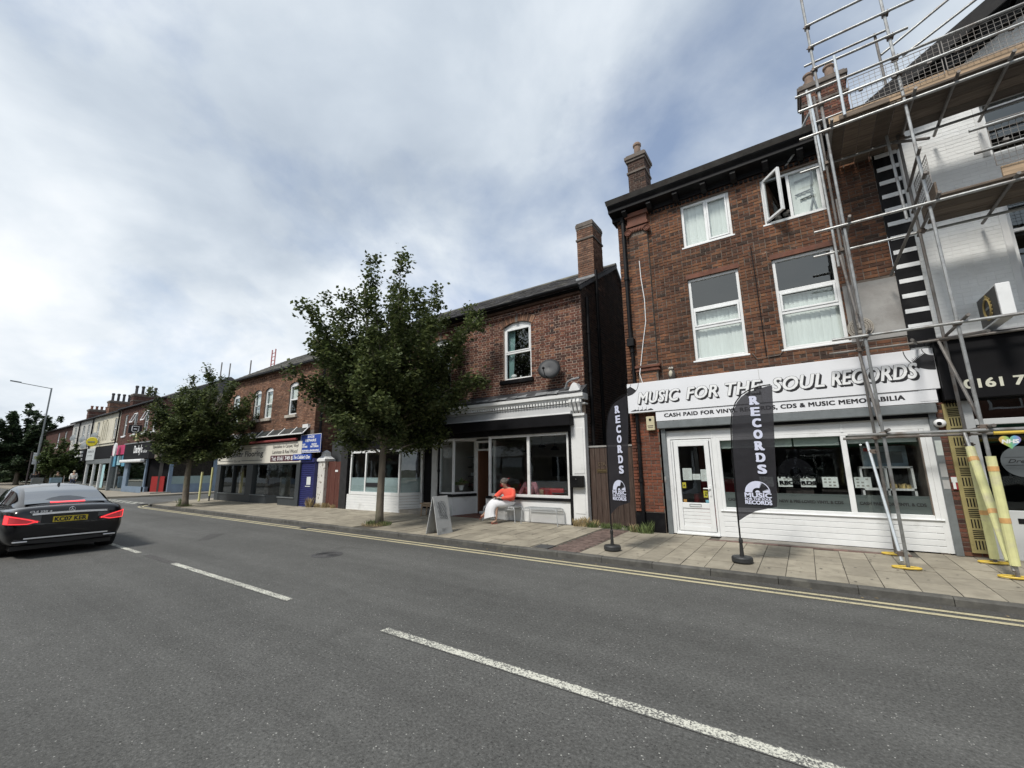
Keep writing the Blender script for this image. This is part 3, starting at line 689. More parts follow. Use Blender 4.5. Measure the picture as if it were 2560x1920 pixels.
# open casement, hinged on its left, swung out
ca, sa = math.cos(RAD(-50)), math.sin(RAD(-50))
def swing(mb): mb.v = [(-.08+x*ca-y*sa, MY+.03+x*sa+y*ca, 7.12+z) for x, y, z in mb.v]; return mb
cs = MB(); ring(cs, 0, .52, 0, 1.04, .055, -.03, .03); cs = swing(cs).build('open_casement', M['white'], w, bev=.006)
swing(MB().add([(.055, 0, .055), (.465, 0, .055), (.465, 0, .985), (.055, 0, .985)], [(0, 1, 2, 3)])).build('glazing', M['glass_dark'], cs)
ck = MB()
for k in range(9): ck.ball((.05+.3*random.random(), MY+.1+.1*random.random(), 7.18+.12*random.random()), .05, .05, .05, 6, 4)
ck.build('clutter', mat('window_clutter', (.12, .11, .10), .8, .6, 20, 0), w)
# first floor: three lights each
for a, b, c, d in wins[2:]:
    w = upvc(ms, a, b, c, d, MY+.05, rows=(4.93, 5.42), sash=[(0, 1)]); blind(w, a+.04, b-.04, c+.03, 5.36, MY+.17)
    MB().box(a-.03, b+.03, MY-.016, MY+.02, d, d+.11).build('lintel', M['terracotta'], w)
    MB().box(a+.07, a+.12, MY+.13, MY+.15, 4.2, 4.24).build('ornament', M['white'], w)
# rendered patch, plaque
MB().box(1.03, X1+.004, MY-.014, MY, 4.06, 5.25).build('render_patch', M['render_grey'], ms)
pl = MB().lathe([(.0, -.02), (.20, -.02), (.205, 0), (.205, .02), (0, .02)], (1.20, MY-.02, 4.33), 28, Matrix.Rotation(RAD(90), 3, 'X')).build('plaque', M['stone'], ms)
rgm = MB()
for rr in (.185, .125, .115): 
    pts = [(1.20+rr*math.cos(t*math.pi/12), MY-.041, 4.33+rr*math.sin(t*math.pi/12)) for t in range(25)]; rgm.path(pts, .003, 4)
for t in range(26):
    a = t*2*math.pi/26; c = Vector((1.20+.155*math.cos(a), MY-.042, 4.33+.155*math.sin(a))); rgm.box(c.x-.008, c.x+.008, c.y-.002, c.y+.002, c.z-.014, c.z+.014)
for i, wd in enumerate((.05, .08, .08, .06)): rgm.box(1.2-wd, 1.2+wd, MY-.043, MY-.04, 4.37-i*.03, 4.385-i*.03)
rgm.build('plaque_print', M['stone_dark'], pl)
# downpipes, cable, alarm box
dp = downpipe(ms, -3.38, MY-.08, 4.75, 8.40, .05, 'black', (8.3, 6.6)); MB().box(-3.46, -3.28, MY-.17, MY, 4.72, 4.93).build('hopper', M['black'], dp, bev=.01)
downpipe(ms, -3.36, MY-.07, .16, 4.72, .042, 'black', (4.6, 2.3, 1.35))
cb = MB().path([(-3.0, PY-.015, 7.0), (-2.99, PY-.02, 6.5), (-2.94, PY-.02, 5.9), (-2.95, PY-.02, 5.3), (-3.05, PY-.02, 4.8), (-3.15, PY-.03, 4.2), (-3.18, PY-.08, 3.95), (-3.12, PY-.08, 3.7)], .011, 5).build('cable', M['white'], ms)
MB().path([(-.47, MY-.03, 6.62), (-.45, MY-.025, 5.6), (-.44, MY-.025, 4.0)], .010, 5).build('cable', M['black'], ms)
MB().path([(-.70, MY-.03, 4.12), (-.62, MY-.03, 3.98), (-.2, MY-.03, 4.0), (-.12, MY-.03, 4.08)], .010, 5).build('cable', M['stone_dark'], ms)
al = MB().box(-3.12, -2.92, MY-.13, MY-.03, 2.54, 2.88).build('alarm_box', mat('cream_plastic', (.55, .5, .34), .5, .05, 5, 0), ms, bev=.015)
MB().lathe([(0, -.01), (.03, -.01), (.03, .01), (0, .01)], (-3.02, MY-.131, 2.80), 10, Matrix.Rotation(RAD(90), 3, 'X')).build('alarm_lens', M['black'], al)
MB().box(-3.09, -2.95, MY-.134, MY-.13, 2.64, 2.66).box(-3.08, -2.96, MY-.134, MY-.13, 2.60, 2.615).build('alarm_print', M['stone_dark'], al)

# big white sign
SY = MY-.20
sg = MB().box(-3.52, 2.11, SY, SY+.16, 2.985, 3.725).build('sign_board', M['sign_white'], ms, bev=.004)
sg2 = MB().box(-2.86, 2.05, SY+.02, SY+.16, 2.742, 2.982).build('lower_sign_board', M['sign_white'], ms, bev=.004)
MB().box(1.82, 2.05, SY+.014, SY+.02, 2.775, 2.985).build('sign_end_panel', M['sign_white'], sg2)
MB().box(-2.85, 2.04, SY+.012, SY+.03, 2.979, 2.986).build('sign_joint', M['sign_black'], sg2)
for jx in (-.62,): MB().box(jx, jx+.006, SY-.001, SY, 2.99, 3.72).build('panel_joint', M['render_grey'], sg)
def hero(word, x, w):
    z, hh = 3.205, .275; n = 14
    letter(word, (x, SY, z), w, hh, M['sign_black'], sg, shear=.25, lift=.002, fat=.009, space=1.04, layers=[(.034*(1-i/(n-1)), -.042*(1-i/(n-1))) for i in range(n)], name='lettering_shadow')
    letter(word, (x, SY, z), w, hh, M['sign_black'], sg, shear=.25, lift=.0068, fat=.0155, space=1.04, name='lettering_outline')
    letter(word, (x, SY, z), w, hh, M['sign_letter'], sg, shear=.25, lift=.0078, fat=.009, space=1.04)
for wd, x, w in (('MUSIC', -3.26, .98), ('FOR', -2.12, .66), ('THE', -1.28, .68), ('SOUL', -.40, .88), ('RECORDS', .60, 1.26)): hero(wd, x, w)
letter('CASH PAID FOR VINYL RECORDS, CDS & MUSIC MEMORABILIA', (-2.66, SY+.02, 2.815), 4.28, .098, M['sign_black'], sg2, fat=.006, space=1.08)
# record motifs in the corners of the sign, skyline motif
def vinyl(cx, cz, R, a0, a1, y, parent, dark, light, teeth=True):
    mb = MB(); n = 24
    def arcp(r, a, b): return [(cx+r*math.cos(a+(b-a)*i/n), y, cz+r*math.sin(a+(b-a)*i/n)) for i in range(n+1)]
    am = a0+(a1-a0)*.42
    for (r0, r1, b0, b1) in ((R*.34, R, am, a1), (R*.965, R, a0, am), (R*.34, R*.37, a0, am)):
        A, B = arcp(r0, b0, b1), arcp(r1, b0, b1); mb.add(A+B, [(i, i+1, n+2+i, n+1+i) for i in range(n)][::1])
    if teeth:
        for k in range(9):
            r = R*(.42+.058*k); t = am-.16-.05*(k % 2)
            p = lambda rr, aa: (cx+rr*math.cos(aa), y, cz+rr*math.sin(aa)); mb.add([p(r-R*.02, am), p(r+R*.02, am), p(r, t)], [(0, 1, 2)])
    return mb.build('record_motif', dark, parent)
vinyl(-3.52, 3.725, .30, RAD(-1), RAD(-89), SY-.003, sg, M['sign_black'], None)
vinyl(2.11, 3.725, .40, RAD(181), RAD(269), SY-.003, sg, M['sign_black'], None)
sk = MB()
for i in range(16):
    hh = .018+.02*((i*7) % 3)/2+(.05 if i in (5, 8, 11) else 0); sk.box(-3.42+i*.032, -3.42+i*.032+(.006 if i in (5, 8, 11) else .03), SY-.003, SY-.001, 3.03, 3.03+hh)
sk.box(-3.46, -2.9, SY-.003, SY-.001, 3.022, 3.032).build('skyline_motif', M['sign_black'], sg)
# shutter box, posts
sb = MB().box(-2.86, 2.02, MY-.17, MY+.05, 2.565, 2.742).build('shutter_box', M['grey_metal'], ms, bev=.015)
MB().box(-2.75, 1.92, MY-.07, MY-.05, 2.50, 2.57).build('shutter_slat', M['black_matt'], sb)
for x in (-2.80, 1.905): MB().box(x, x+.10, MY-.075, MY+.02, .15, 2.57).build('shutter_post', M['grey_metal'], ms, bev=.008)
# white shopfront
FY = MY-.005
mb = MB().box(-2.70, 1.905, FY, FY+.08, 2.30, 2.57); mb.box(-2.70, -2.62, FY-.002, FY+.08, .17, 2.30); mb.box(-1.72, -1.62, FY-.002, FY+.08, .17, 2.30)
mb.box(1.82, 1.905, FY-.002, FY+.08, .17, 2.30)
for x in (-1.69, .65): mb.box(x-.02, x+.02, FY-.008, FY, 2.30, 2.56)
sf = mb.build('shopfront_frame', M['white'], ms, bev=.006)
upvc(ms, -1.62, 1.82, .72, 2.30, FY+.004, cols=(.65,), t=.07, bar=.09, g='glass', sill=0)
# boards under the window
bdm = M['white']
for i in range(5):
    z = .175+i*.108
    MB().prism([(-1.62, FY-.002, z), (-1.62, FY-.002, z+.092), (-1.62, FY+.012, z+.104), (-1.62, FY+.03, z+.104), (-1.62, FY+.03, z)], (3.44, 0, 0)).build('board', bdm, sf)
MB().box(-1.66, 1.86, FY-.03, FY+.02, .705, .722).build('window_ledge', M['white'], sf, bev=.004)
# door
dr = MB(); ring(dr, -2.615, -1.725, .20, 2.285, .045, FY+.004, FY+.07); ring(dr, -2.555, -1.785, .25, 2.235, .10, FY-.012, FY+.05)
dr.box(-2.455, -1.885, FY-.010, FY+.045, .74, .86); dr.box(-2.62, -1.72, FY-.05, FY+.07, .165, .20)
door = dr.build('door', M['white'], ms, bev=.006)
for i in range(5): MB().box(-2.452, -1.888, FY+.004, FY+.02, .352+i*.077, .424+i*.077).build('door_panel', M['white'], door, bev=.004)
pane(door, -2.455, -1.885, .86, 2.135, FY+.02)
hd = MB().box(-1.855, -1.815, FY-.03, FY-.012, 1.02, 1.24).tube((-1.835, FY-.02, 1.18), (-1.835, FY-.06, 1.18), .012, 6).tube((-1.835, FY-.055, 1.18), (-1.97, FY-.055, 1.18), .012, 6).build('handle', M['white'], door)
lt = MB(); ring(lt, -2.30, -2.05, .775, .835, .008, FY-.018, FY-.008); lt.build('letterbox', M['grey_metal'], door)
notice = flat('paper', (.66, .70, .70), .6)
yel = flat('warning_yellow', (.60, .52, .06), .5)
for i, (a, b, c, d, k) in enumerate(((-2.40, -2.20, 1.36, 1.63, 0), (-2.19, -2.02, 1.37, 1.50, 0), (-2.01, -1.81+.02-.1, 1.34, 1.60, 0), (-2.43, -2.35, 1.18, 1.31, 1), (-1.99, -1.90, .98, 1.13, 1), (-2.43, -2.36, .87, .93, 2), (-1.96, -1.89, .87, .93, 3))):
    nm = (notice, yel, flat('sticker_orange', (.6, .33, .1), .5), flat('sticker_blue', (.25, .5, .62), .5))[k]
    s = MB().box(a, b, FY+.021, FY+.023, c, d).build('notice' if k == 0 else 'sticker', nm, door)
    pr = MB(); rw = random.Random(i)
    if k == 0:
        z = d-.03
        while z > c+.03: pr.box(a+.02, a+.02+(b-a-.04)*rw.uniform(.5, 1), FY+.0195, FY+.021, z-.006, z); z -= .025
        pr.build('print', M['render_grey'], s)
    elif k == 1: pr.add([((a+b)/2-.025, FY+.0195, c+.04), ((a+b)/2+.025, FY+.0195, c+.04), ((a+b)/2, FY+.0195, c+.085)], [(0, 1, 2)]).build('print', M['sign_black'], s)
# inside the shop
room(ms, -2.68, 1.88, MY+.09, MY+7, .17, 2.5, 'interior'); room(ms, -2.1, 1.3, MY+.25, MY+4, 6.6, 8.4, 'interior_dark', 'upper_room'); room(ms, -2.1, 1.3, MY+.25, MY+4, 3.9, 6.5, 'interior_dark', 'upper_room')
it = MB()
cool = mat('pale_blind_fabric', (.40, .46, .44), .8, .1, 5, 0)
MB().box(-1.55, -.2, MY+.12, MY+.14, 2.06, 2.28).build('roller_blind', cool, ms); MB().box(-.17, .58, MY+.12, MY+.14, 2.06, 2.28).build('roller_blind', cool, ms); MB().box(.71, 1.72, MY+.12, MY+.14, 2.08, 2.28).build('roller_blind', cool, ms)
# grey frosted band with lettering, notices, window logo
fz = glassmat('grey_frosted_film', (.30, .33, .33), .6, .35)
band = MB().add([(-1.55, FY+.050, .79), (.60, FY+.050, .79), (.60, FY+.050, 1.11), (-1.55, FY+.050, 1.11)], [(0, 1, 2, 3)]).add([(.70, FY+.050, .79), (1.75, FY+.050, .79), (1.75, FY+.050, 1.11), (.70, FY+.050, 1.11)], [(0, 1, 2, 3)]).build('window_film', mat('grey_window_film', (.115, .135, .135), .35, .08, 2, 0), ms)
letter('CASH PAID FOR VINYL', (-1.50, FY+.049, .93), .75, .055, M['sign_black'], band, fat=.003)
letter('NEW & PRE-LOVED VINYL & CDS', (-.55, FY+.049, .93), 1.05, .055, M['sign_black'], band, fat=.003)
letter('CASH PAID FOR VINYL & CDS', (.75, FY+.049, .93), .92, .055, M['sign_black'], band, fat=.003)
for i, x in enumerate((-1.28, -.86, -.53, -.14, .22, .72)):
    if i == 0: continue
    s = MB().box(x, x+.25, FY+.060, FY+.063, 1.24, 1.44).build('notice', notice, ms); pr = MB()
    for a in range(3):
        for b in range(3):
            if (a+b+i) % 4: pr.box(x+.03+a*.07, x+.07+a*.07, FY+.058, FY+.060, 1.265+b*.06, 1.295+b*.06)
    pr.build('print', M['render_grey'], s)
lg = MB()
lm = flat('window_logo_black', (.004, .004, .006), .7, spec=.1)
n = 24; A = [(-.20+.30*math.cos(math.pi*i/n), FY+.052, 1.52+.30*math.sin(math.pi*i/n)) for i in range(n+1)]; B = [(-.20+.10*math.cos(math.pi*i/n), FY+.052, 1.52+.10*math.sin(math.pi*i/n)) for i in range(n+1)]
logo = MB().add(A+B, [(i, i+1, n+2+i, n+1+i) for i in range(n)]).build('window_logo', lm, ms)
letter('MUSIC', (-.50, FY+.052, 1.42), .62, .09, lm, logo, fat=.008); letter('RECORDS', (-.50, FY+.052, 1.29), .62, .07, lm, logo, fat=.007)
# display inside: shelf unit, toy box, books
sh = MB()
for x in (.86, 1.24, 1.62): sh.box(x, x+.035, MY+.5, MY+.85, .75, 1.62)
for z in (.75, 1.18, 1.60): sh.box(.86, 1.655, MY+.5, MY+.85, z, z+.035)
o = sh.build('shelf_unit', M['white'], None); tag(o, 'white cube shelf unit behind the record shop window', 'shelf')
bxm = MB().box(.95, 1.62, MY+.62, MY+.80, 1.637, 2.03).build('display_box', mat('pale_blue_print', (.33, .43, .50), .5, .35, 6, 0), None); tag(bxm, 'pale blue boxed toy set on top of the white cube shelf', 'box')
pm = MB(); rw = random.Random(9)
pm.box(.98, 1.06, MY+.615, MY+.62, 1.93, 2.0)
pm.build('box_emblem', flat('emblem_red', (.5, .03, .03), .5), bxm)
pm = MB().box(1.18, 1.55, MY+.612, MY+.62, 1.70, 1.92).build('box_print', flat('print_grey', (.16, .19, .21), .6), bxm)
bk = MB()
for i in range(22):
    x = 1.29+.31*rw.random(); y = MY+.55+.2*rw.random(); bk.box(x, x+.03, y, y+.03, 1.216, 1.216+.05+.06*rw.random(), rw.random())
tag(bk.build('toy_figures', mat('toy_mix', (.35, .27, .12), .6, .6, 30, 0, rnd=.6), None), 'small toy figures standing on the upper right shelf of the white cube unit', 'toys', kind='stuff')
cr = MB(); ring(cr, -1.45, -.62, .5, 1.4, .03, MY+.9, MY+1.3); 
red = mat('red_upholstery', (.30, .02, .025), .6, .15, 5, .1)
so_ = MB().box(-2.35, -1.35, MY+1.0, MY+1.7, .45, .75).box(-2.35, -1.35, MY+1.6, MY+1.8, .75, 1.35).box(-2.42, -2.30, MY+1.0, MY+1.75, .17, 1.0).box(-1.40, -1.28, MY+1.0, MY+1.75, .17, 1.0).box(-2.3, -1.4, MY+1.02, MY+1.6, .17, .45)
tag(so_.build('red_armchair', red, None, bev=.05), 'red armchair just inside the record shop door', 'armchair')
for i, x in enumerate((-.9, -.2, .5)):
    rkk = MB().box(x-.3, x+.3, MY+1.6, MY+2.2, .17, .95); rkk = tag(rkk.build('record_crate', M['wood_pale'], None), ('wooden record bin behind the feather flag, next to the red armchair', 'wooden record bin behind the black window logo', 'wooden record bin next to the white cube shelf')[i], 'record bin', 'record bins inside the shop')
    rr = MB()
    for k in range(14): rr.box(x-.27, x+.27, MY+1.63+k*.04, MY+1.65+k*.04, .95, 1.08+.02*(k % 3), random.random())
    rr.build('records', mat('record_sleeves', (.3, .25, .22), .6, .5, 8, 0, rnd=.7), rkk)
# stickers on the post, camera dome, keypad, owl
for z0, z1, c in ((1.82, 2.08, (.55, .6, .58)), (1.45, 1.68, (.35, .36, .36)), (1.25, 1.4, (.4, .4, .4))): MB().box(1.915, 2.0, MY-.079, MY-.075, z0, z1).build('sticker', flat('post_sticker', c, .5), ms)
cc = MB().ball((2.03, MY-.09, 2.38), .085, .07, .075, 14, 9).build('camera_dome', M['white'], ms, smooth=True); MB().ball((2.01, MY-.155, 2.37), .035, .02, .035, 8, 6).build('camera_lens', M['black'], cc)
kp = MB().box(2.035, 2.12, MY-.06, MY-.01, 1.24, 1.46).build('keypad', flat('keypad_red', (.30, .03, .04), .5), ms); MB().box(2.03, 2.11, MY-.066, MY-.06, 1.36, 1.45).box(2.04, 2.075, MY-.066, MY-.06, 1.25, 1.36).build('keypad_label', notice, kp)
gsk = MB().box(-3.20+.4, -3.16+.4, MY-.08, MY-.077, 1.30, 1.44).build('post_keyplate', M['galv'], ms)
# plastic owl standing on the sign
ow = thing('decoy_owl', 'small grey and white plastic decoy owl standing on the record shop sign', 'owl figure', (-2.42, SY+.08, 3.725))
mb = MB().lathe([(.05, 0), (.075, .05), (.085, .12), (.075, .19), (.055, .23)], (-2.42, SY+.08, 3.725), 12); mb.ball((-2.42, SY+.07, 3.985), .062, .062, .06, 12, 8)
mb.add([(-2.47, SY+.07, 4.03), (-2.445, SY+.07, 4.04), (-2.465, SY+.07, 4.075)], [(0, 1, 2)]); mb.add([(-2.37, SY+.07, 4.03), (-2.395, SY+.07, 4.04), (-2.375, SY+.07, 4.075)], [(0, 1, 2)])
mb.box(-2.49, -2.35, SY+.0, SY+.15, 3.705+.02, 3.745)
mb.build('body', flat('owl_grey', (.08, .075, .07), .7), ow, smooth=True)
MB().ball((-2.43, SY+.03, 3.86), .052, .04, .09, 10, 7).build('breast', flat('owl_cream', (.5, .47, .38), .7), ow, smooth=True)
fc = MB().ball((-2.448, SY+.024, 3.995), .028, .02, .03, 8, 6).ball((-2.395, SY+.024, 3.995), .028, .02, .03, 8, 6).build('face', flat('owl_white', (.6, .58, .52), .7), ow)
MB().ball((-2.45, SY+.006, 3.997), .009).ball((-2.397, SY+.006, 3.997), .009).build('eyes', M['black'], ow)
MB().prism([(-2.428, SY+.01, 3.985), (-2.412, SY+.01, 3.985), (-2.42, SY-.01, 3.96)], (0, .02, 0)).build('beak', flat('owl_beak', (.15, .12, .05), .6), ow)
# chimneys of the record shop
def chimney(parent, x0, x1, y0, y1, z0, z1, mat_, pots=(), cap=.07, bh=.075, potmat='pot', ph=.45, band=True):
    ch = MB().box(x0+.01, x1-.01, y0+.01, y1-.01, z0, z1).build('chimney', M['mortar_dark'], parent)
    P1 = front(y0+.008); lay_bricks(brick_list(x0, x1, z0, z1-.2, [], bond='flemish', bh=bh), P1, mat_, ch, proud=.008, seed=int(abs(x0)*10))
    lay_bricks(brick_list(y0, y1, z0, z1-.2, [], bond='flemish', bh=bh), sideX(x1-.008, 1), mat_, ch, proud=.008, seed=int(abs(x1)*10)+1, stuff='side_brickwork')
    cm = MB(); cm.box(x0-cap*.5, x1+cap*.5, y0-cap*.5, y1+cap*.5, z1-.22, z1-.14); cm.box(x0-cap, x1+cap, y0-cap, y1+cap, z1-.14, z1-.03); cm.box(x0-cap*.4, x1+cap*.4, y0-cap*.4, y1+cap*.4, z1-.03, z1+.03)
    if band: cm.box(x0-.03, x1+.03, y0-.03, y1+.03, z1-.62, z1-.55)
    cm.build('chimney_cap', M['stone_dark'], ch, bev=.01)
    for px, py in pots:
        MB().lathe([(.13, 0), (.105, .05), (.10, ph*.75), (.13, ph*.82), (.13, ph*.92), (.10, ph), (.07, ph), (.07, ph-.1)], (px, py, z1+.03), 12).build('chimney_pot', M[potmat], ch)
    return ch
chimney(ms, -3.50, -2.98, 11.6, 12.2, 8.8, 11.15, M['brick_dark'], [(-3.24, 11.9)], ph=.55)
chimney(ms, 1.02, 1.92, 12.0, 12.7, 8.8, 11.35, M['brick_cafe'], [(1.25, 12.2), (1.68, 12.2), (1.25, 12.5)], ph=.42)
# ---------------------------------------------------------------- white painted gabled building
wb = thing('white_gabled_building', 'white painted brick building with a dark gable, black fascia and striped corner strip', 'building', (4.6, MY, .15))
WX0, WX1 = 1.865, 8.4
wwins = [(3.43, 4.75, 7.19, 8.62), (3.42, 4.75, 4.40, 6.5), (5.5, 6.9, 4.4, 6.5), (5.5, 6.9, 7.19, 8.62)]
mb = MB(); P = front(MY); wall_sheet(mb, P, WX0, WX1, 3.70, 8.27, [(a, b, c, min(d, 8.27)) for a, b, c, d in wwins], .2)
def gz(x): return 9.15+(min(x, 2*5.2-x)-3.3)*.612
mb.add([(WX0, MY, 8.27), (3.43, MY, 8.27), (3.43, MY, gz(3.43)), (WX0, MY, gz(WX0))], [(0, 1, 2, 3)])
mb.add([(3.43, MY, 8.62), (4.75, MY, 8.62), (4.75, MY, gz(4.75)), (3.43, MY, gz(3.43))], [(0, 1, 2, 3)])
mb.add([(4.75, MY, 8.27), (5.5, MY, 8.27), (5.5, MY, gz(5.5)), (5.2, MY, gz(5.2)), (4.75, MY, gz(4.75))], [(0, 1, 2, 3, 4)])
mb.add([(5.5, MY, 8.62), (6.9, MY, 8.62), (6.9, MY, gz(6.9)), (5.5, MY, gz(5.5))], [(0, 1, 2, 3)])
mb.add([(6.9, MY, 8.27), (WX1, MY, 8.27), (WX1, MY, gz(WX1)), (6.9, MY, gz(6.9))], [(0, 1, 2, 3)])
mb.box(WX1-.1, WX1, MY+.002, 19, .12, 8.2); mb.box(WX0, WX1, 18.8, 19, .12, 8.2)
ww = mb.build('wall', M['mortar_white'], wb)
bl = [b for b in brick_list(2.23, 5.6, 3.72, 10.2, [rect(*w) for w in wwins], j=.006, bond='garden') if b[3] < gz((b[0]+b[1])/2)-.05]
lay_bricks(bl, P, M['brick_white'], ww, nsep=200, proud=.0035, jit=.001, seed=21)
# striped strip at the corner
st = MB().box(1.855, 2.225, MY-.03, MY, 3.80, 8.30).build('corner_strip', M['black'], wb)
for i in range(14):
    z = 4.16+i*.302
    MB().box(1.885, 2.222, MY-.042, MY-.028, z, z+.085).build('white_stripe', M['white'], st, bev=.004)
# gable roof with dark bargeboards
def rz(x): return 8.71+(min(x, 10.4-x)-1.82)*.612
rf = MB(); rf.prism([(1.80, 9.90, rz(1.80)-.08), (5.2, 9.90, rz(5.2)-.08), (8.6, 9.90, rz(8.6)-.08), (8.6, 9.90, rz(8.6)), (5.2, 9.9, rz(5.2)), (1.80, 9.90, rz(1.8))], (0, 8.9, 0))
rf = rf.build('roof', mat('dark_roof_boards', (.045, .047, .05), .7, .3, 4, .3, 40), wb)
for y, dz, t, mm in ((9.86, .30, .04, 'black'), (10.30, .42, .06, 'tarp')):
    MB().prism([(1.80, y, rz(1.80)-dz), (5.2, y, rz(5.2)-dz), (8.6, y, rz(8.6)-dz), (8.6, y, rz(8.6)+.015), (5.2, y, rz(5.2)+.015), (1.80, y, rz(1.8)+.015)], (0, t, 0)).build('bargeboard', M[mm], rf)
for i in range(5):
    x = 2.4+i*.55; MB().box(x, x+.1, 9.9, 10.3, rz(x)-.34, rz(x)-.2).build('rafter_end', M['black'], rf)
# windows
for a, b, c, d in wwins[:2]:
    w = upvc(wb, a, b, c, d, MY+.10, rows=((c+d)/2+.25,), cols=((a+b)/2,), t=.08, g='glass_dark'); MB().box(a-.09, a, MY-.02, MY+.1, c-.02, d+.05).box(a-.09, b+.09, MY-.03, MY+.1, d+.002, d+.10).build('surround', M['white_wall'], w)
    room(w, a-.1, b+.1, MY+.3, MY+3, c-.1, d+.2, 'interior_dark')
for a, b, c, d in wwins[2:]: upvc(wb, a, b, c, d, MY+.10, cols=((a+b)/2,), t=.08, g='glass_dark')
# fascia with telephone number
fa = MB().box(2.12, 8.3, MY-.30, MY+.05, 2.76, 3.80).build('fascia', M['black_matt'], wb, bev=.01)
MB().box(2.05, 8.35, MY-.36, MY-.02, 3.80, 3.86).build('fascia_cap', M['black'], fa, bev=.01)
MB().box(2.25, 8.3, MY-.06, MY+.01, 3.87, 3.95).build('white_trim', M['white_wall'], fa)
letter('0161 749', (2.385, MY-.30, 2.93), .93, .15, flat('pale_letter', (.62, .62, .52), .5), fa, fat=.008)
fr = MB().box(2.33, 2.46, MY-.10, MY+.02, .15, 2.75); fr.box(2.46, 8.2, MY-.08, MY+.02, 2.32, 2.42); fr.box(2.46, 8.2, MY-.07, MY+.02, .15, .92); fr.box(3.55, 3.65, MY-.08, MY+.02, .92, 2.32)
fr = fr.build('shopfront_frame', mat('pale_grey_paint', (.50, .52, .53), .5, .05, 3, .05), wb, bev=.008)
MB().box(2.70, 3.1, MY-.078, MY-.07, .72, .80).build('letterbox', M['black'], fr)
pane(wb, 2.46, 3.55, .92, 2.32, MY-.02, 'glass_dark'); pane(wb, 3.65, 8.2, .92, 2.32, MY-.02, 'glass_dark'); pane(wb, 2.46, 8.2, 2.42, 2.75, MY-.02, 'glass_dark')
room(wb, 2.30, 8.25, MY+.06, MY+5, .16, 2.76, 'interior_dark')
# stickers: rainbow heart and round shop sticker
hm, ht, hb = newmat('rainbow_print'); HN = NT(ht); sp_ = HN.n('ShaderNodeSeparateXYZ'); HN.l(HN.pos(), sp_.inputs[0])
HN.l(HN.ramp(HN.math('ADD', HN.math('MULTIPLY', sp_.outputs[0], 3.4), -9.1), [(0, (.6, .2, .12)), (.25, (.6, .5, .12)), (.5, (.2, .5, .2)), (.75, (.15, .35, .6)), (1, (.35, .2, .5))]), hb.inputs['Base Color'])
hp = []
for i in range(40):
    t = 2*math.pi*i/40; hp.append((2.83+.0078*16*math.sin(t)**3, MY-.026, 2.03+.0078*(13*math.cos(t)-5*math.cos(2*t)-2*math.cos(3*t)-math.cos(4*t))))
ht_ = MB().add(hp, [tuple(range(40))[::-1]]).build('heart_sticker', hm, wb)
letter('NHS', (2.735, MY-.026, 2.0), .19, .062, M['sign_letter'], ht_, fat=.005, shear=.15)
rs_ = MB().add([(2.92+.25*math.cos(i*math.pi/16), MY-.025, 1.70+.25*math.sin(i*math.pi/16)) for i in range(32)], [tuple(range(32))]).build('round_sticker', flat('grey_vinyl', (.10, .115, .125), .5), wb)
letter('Dream', (2.75, MY-.027, 1.68), .34, .06, M['sign_black'], rs_, shear=.4)
MB().box(2.72, 3.12, MY-.029, MY-.026, 1.64, 1.645).box(2.72, 3.12, MY-.029, MY-.026, 1.77, 1.774).build('sticker_lines', M['sign_black'], rs_)
# red brick pier with gold grille
pr = MB().box(2.0, 2.33, MY-.03, MY+.05, .15, 2.75).build('pier', M['mortar_dark'], wb)
lay_bricks(brick_list(2.0, 2.33, .16, 2.75, [], bl=.225), front(MY-.03), M['brick_cafe'], pr, seed=23, proud=.007)
gl = MB().box(2.10, 2.32, MY-.08, MY-.035, .22, 2.72).build('gold_grille', mat('gold_paint', (.34, .29, .13), .5, .15, 6, .1, metal=.2), wb)
z = .28; k = 0; gr = MB()
while z < 2.66:
    if k % 2 == 0:
        for i in range(4): gr.box(2.16+i*.038, 2.175+i*.038, MY-.084, MY-.08, z, z+.14)
    else:
        for i in range(5): gr.box(2.155, 2.30, MY-.084, MY-.08, z+i*.03, z+i*.03+.014)
    z += .17; k += 1
gr.build('grille_slots', M['black_matt'], gl)
# projecting sign box
ps = thing('projecting_sign', 'white projecting sign box with a dark face and gold ring emblem above black fascia', 'sign', (2.9, 10.1, 3.95))
MB().box(2.825, 2.985, 9.58, 10.50, 3.95, 4.50).build('box', M['white'], ps, bev=.01)
df = MB().box(2.818, 2.825, 9.62, 10.46, 3.98, 4.47).build('dark_face', mat('dark_sign_face', (.05, .047, .042), .5, .3, 5, 0), ps)
rm = MB()
gold = flat('gold_print', (.33, .25, .09), .5)
pts = [(2.812, 10.04+.15*math.cos(t*math.pi/12), 4.22+.16*math.sin(t*math.pi/12)) for t in range(25)]; rm.path(pts, .018, 5)
for t in range(18):
    a = t*2*math.pi/18; rm.ball((2.812, 10.04+.18*math.cos(a), 4.22+.19*math.sin(a)), .006, .02+.008*(t % 3), .02+.008*(t % 2), 6, 4)
rm.ball((2.812, 10.04, 4.43), .008, .035, .035, 6, 4); rm.build('gold_ring', gold, ps)
MB().box(2.808, 2.814, 9.96, 10.12, 4.20, 4.24).build('plate', M['grey_metal'], ps)

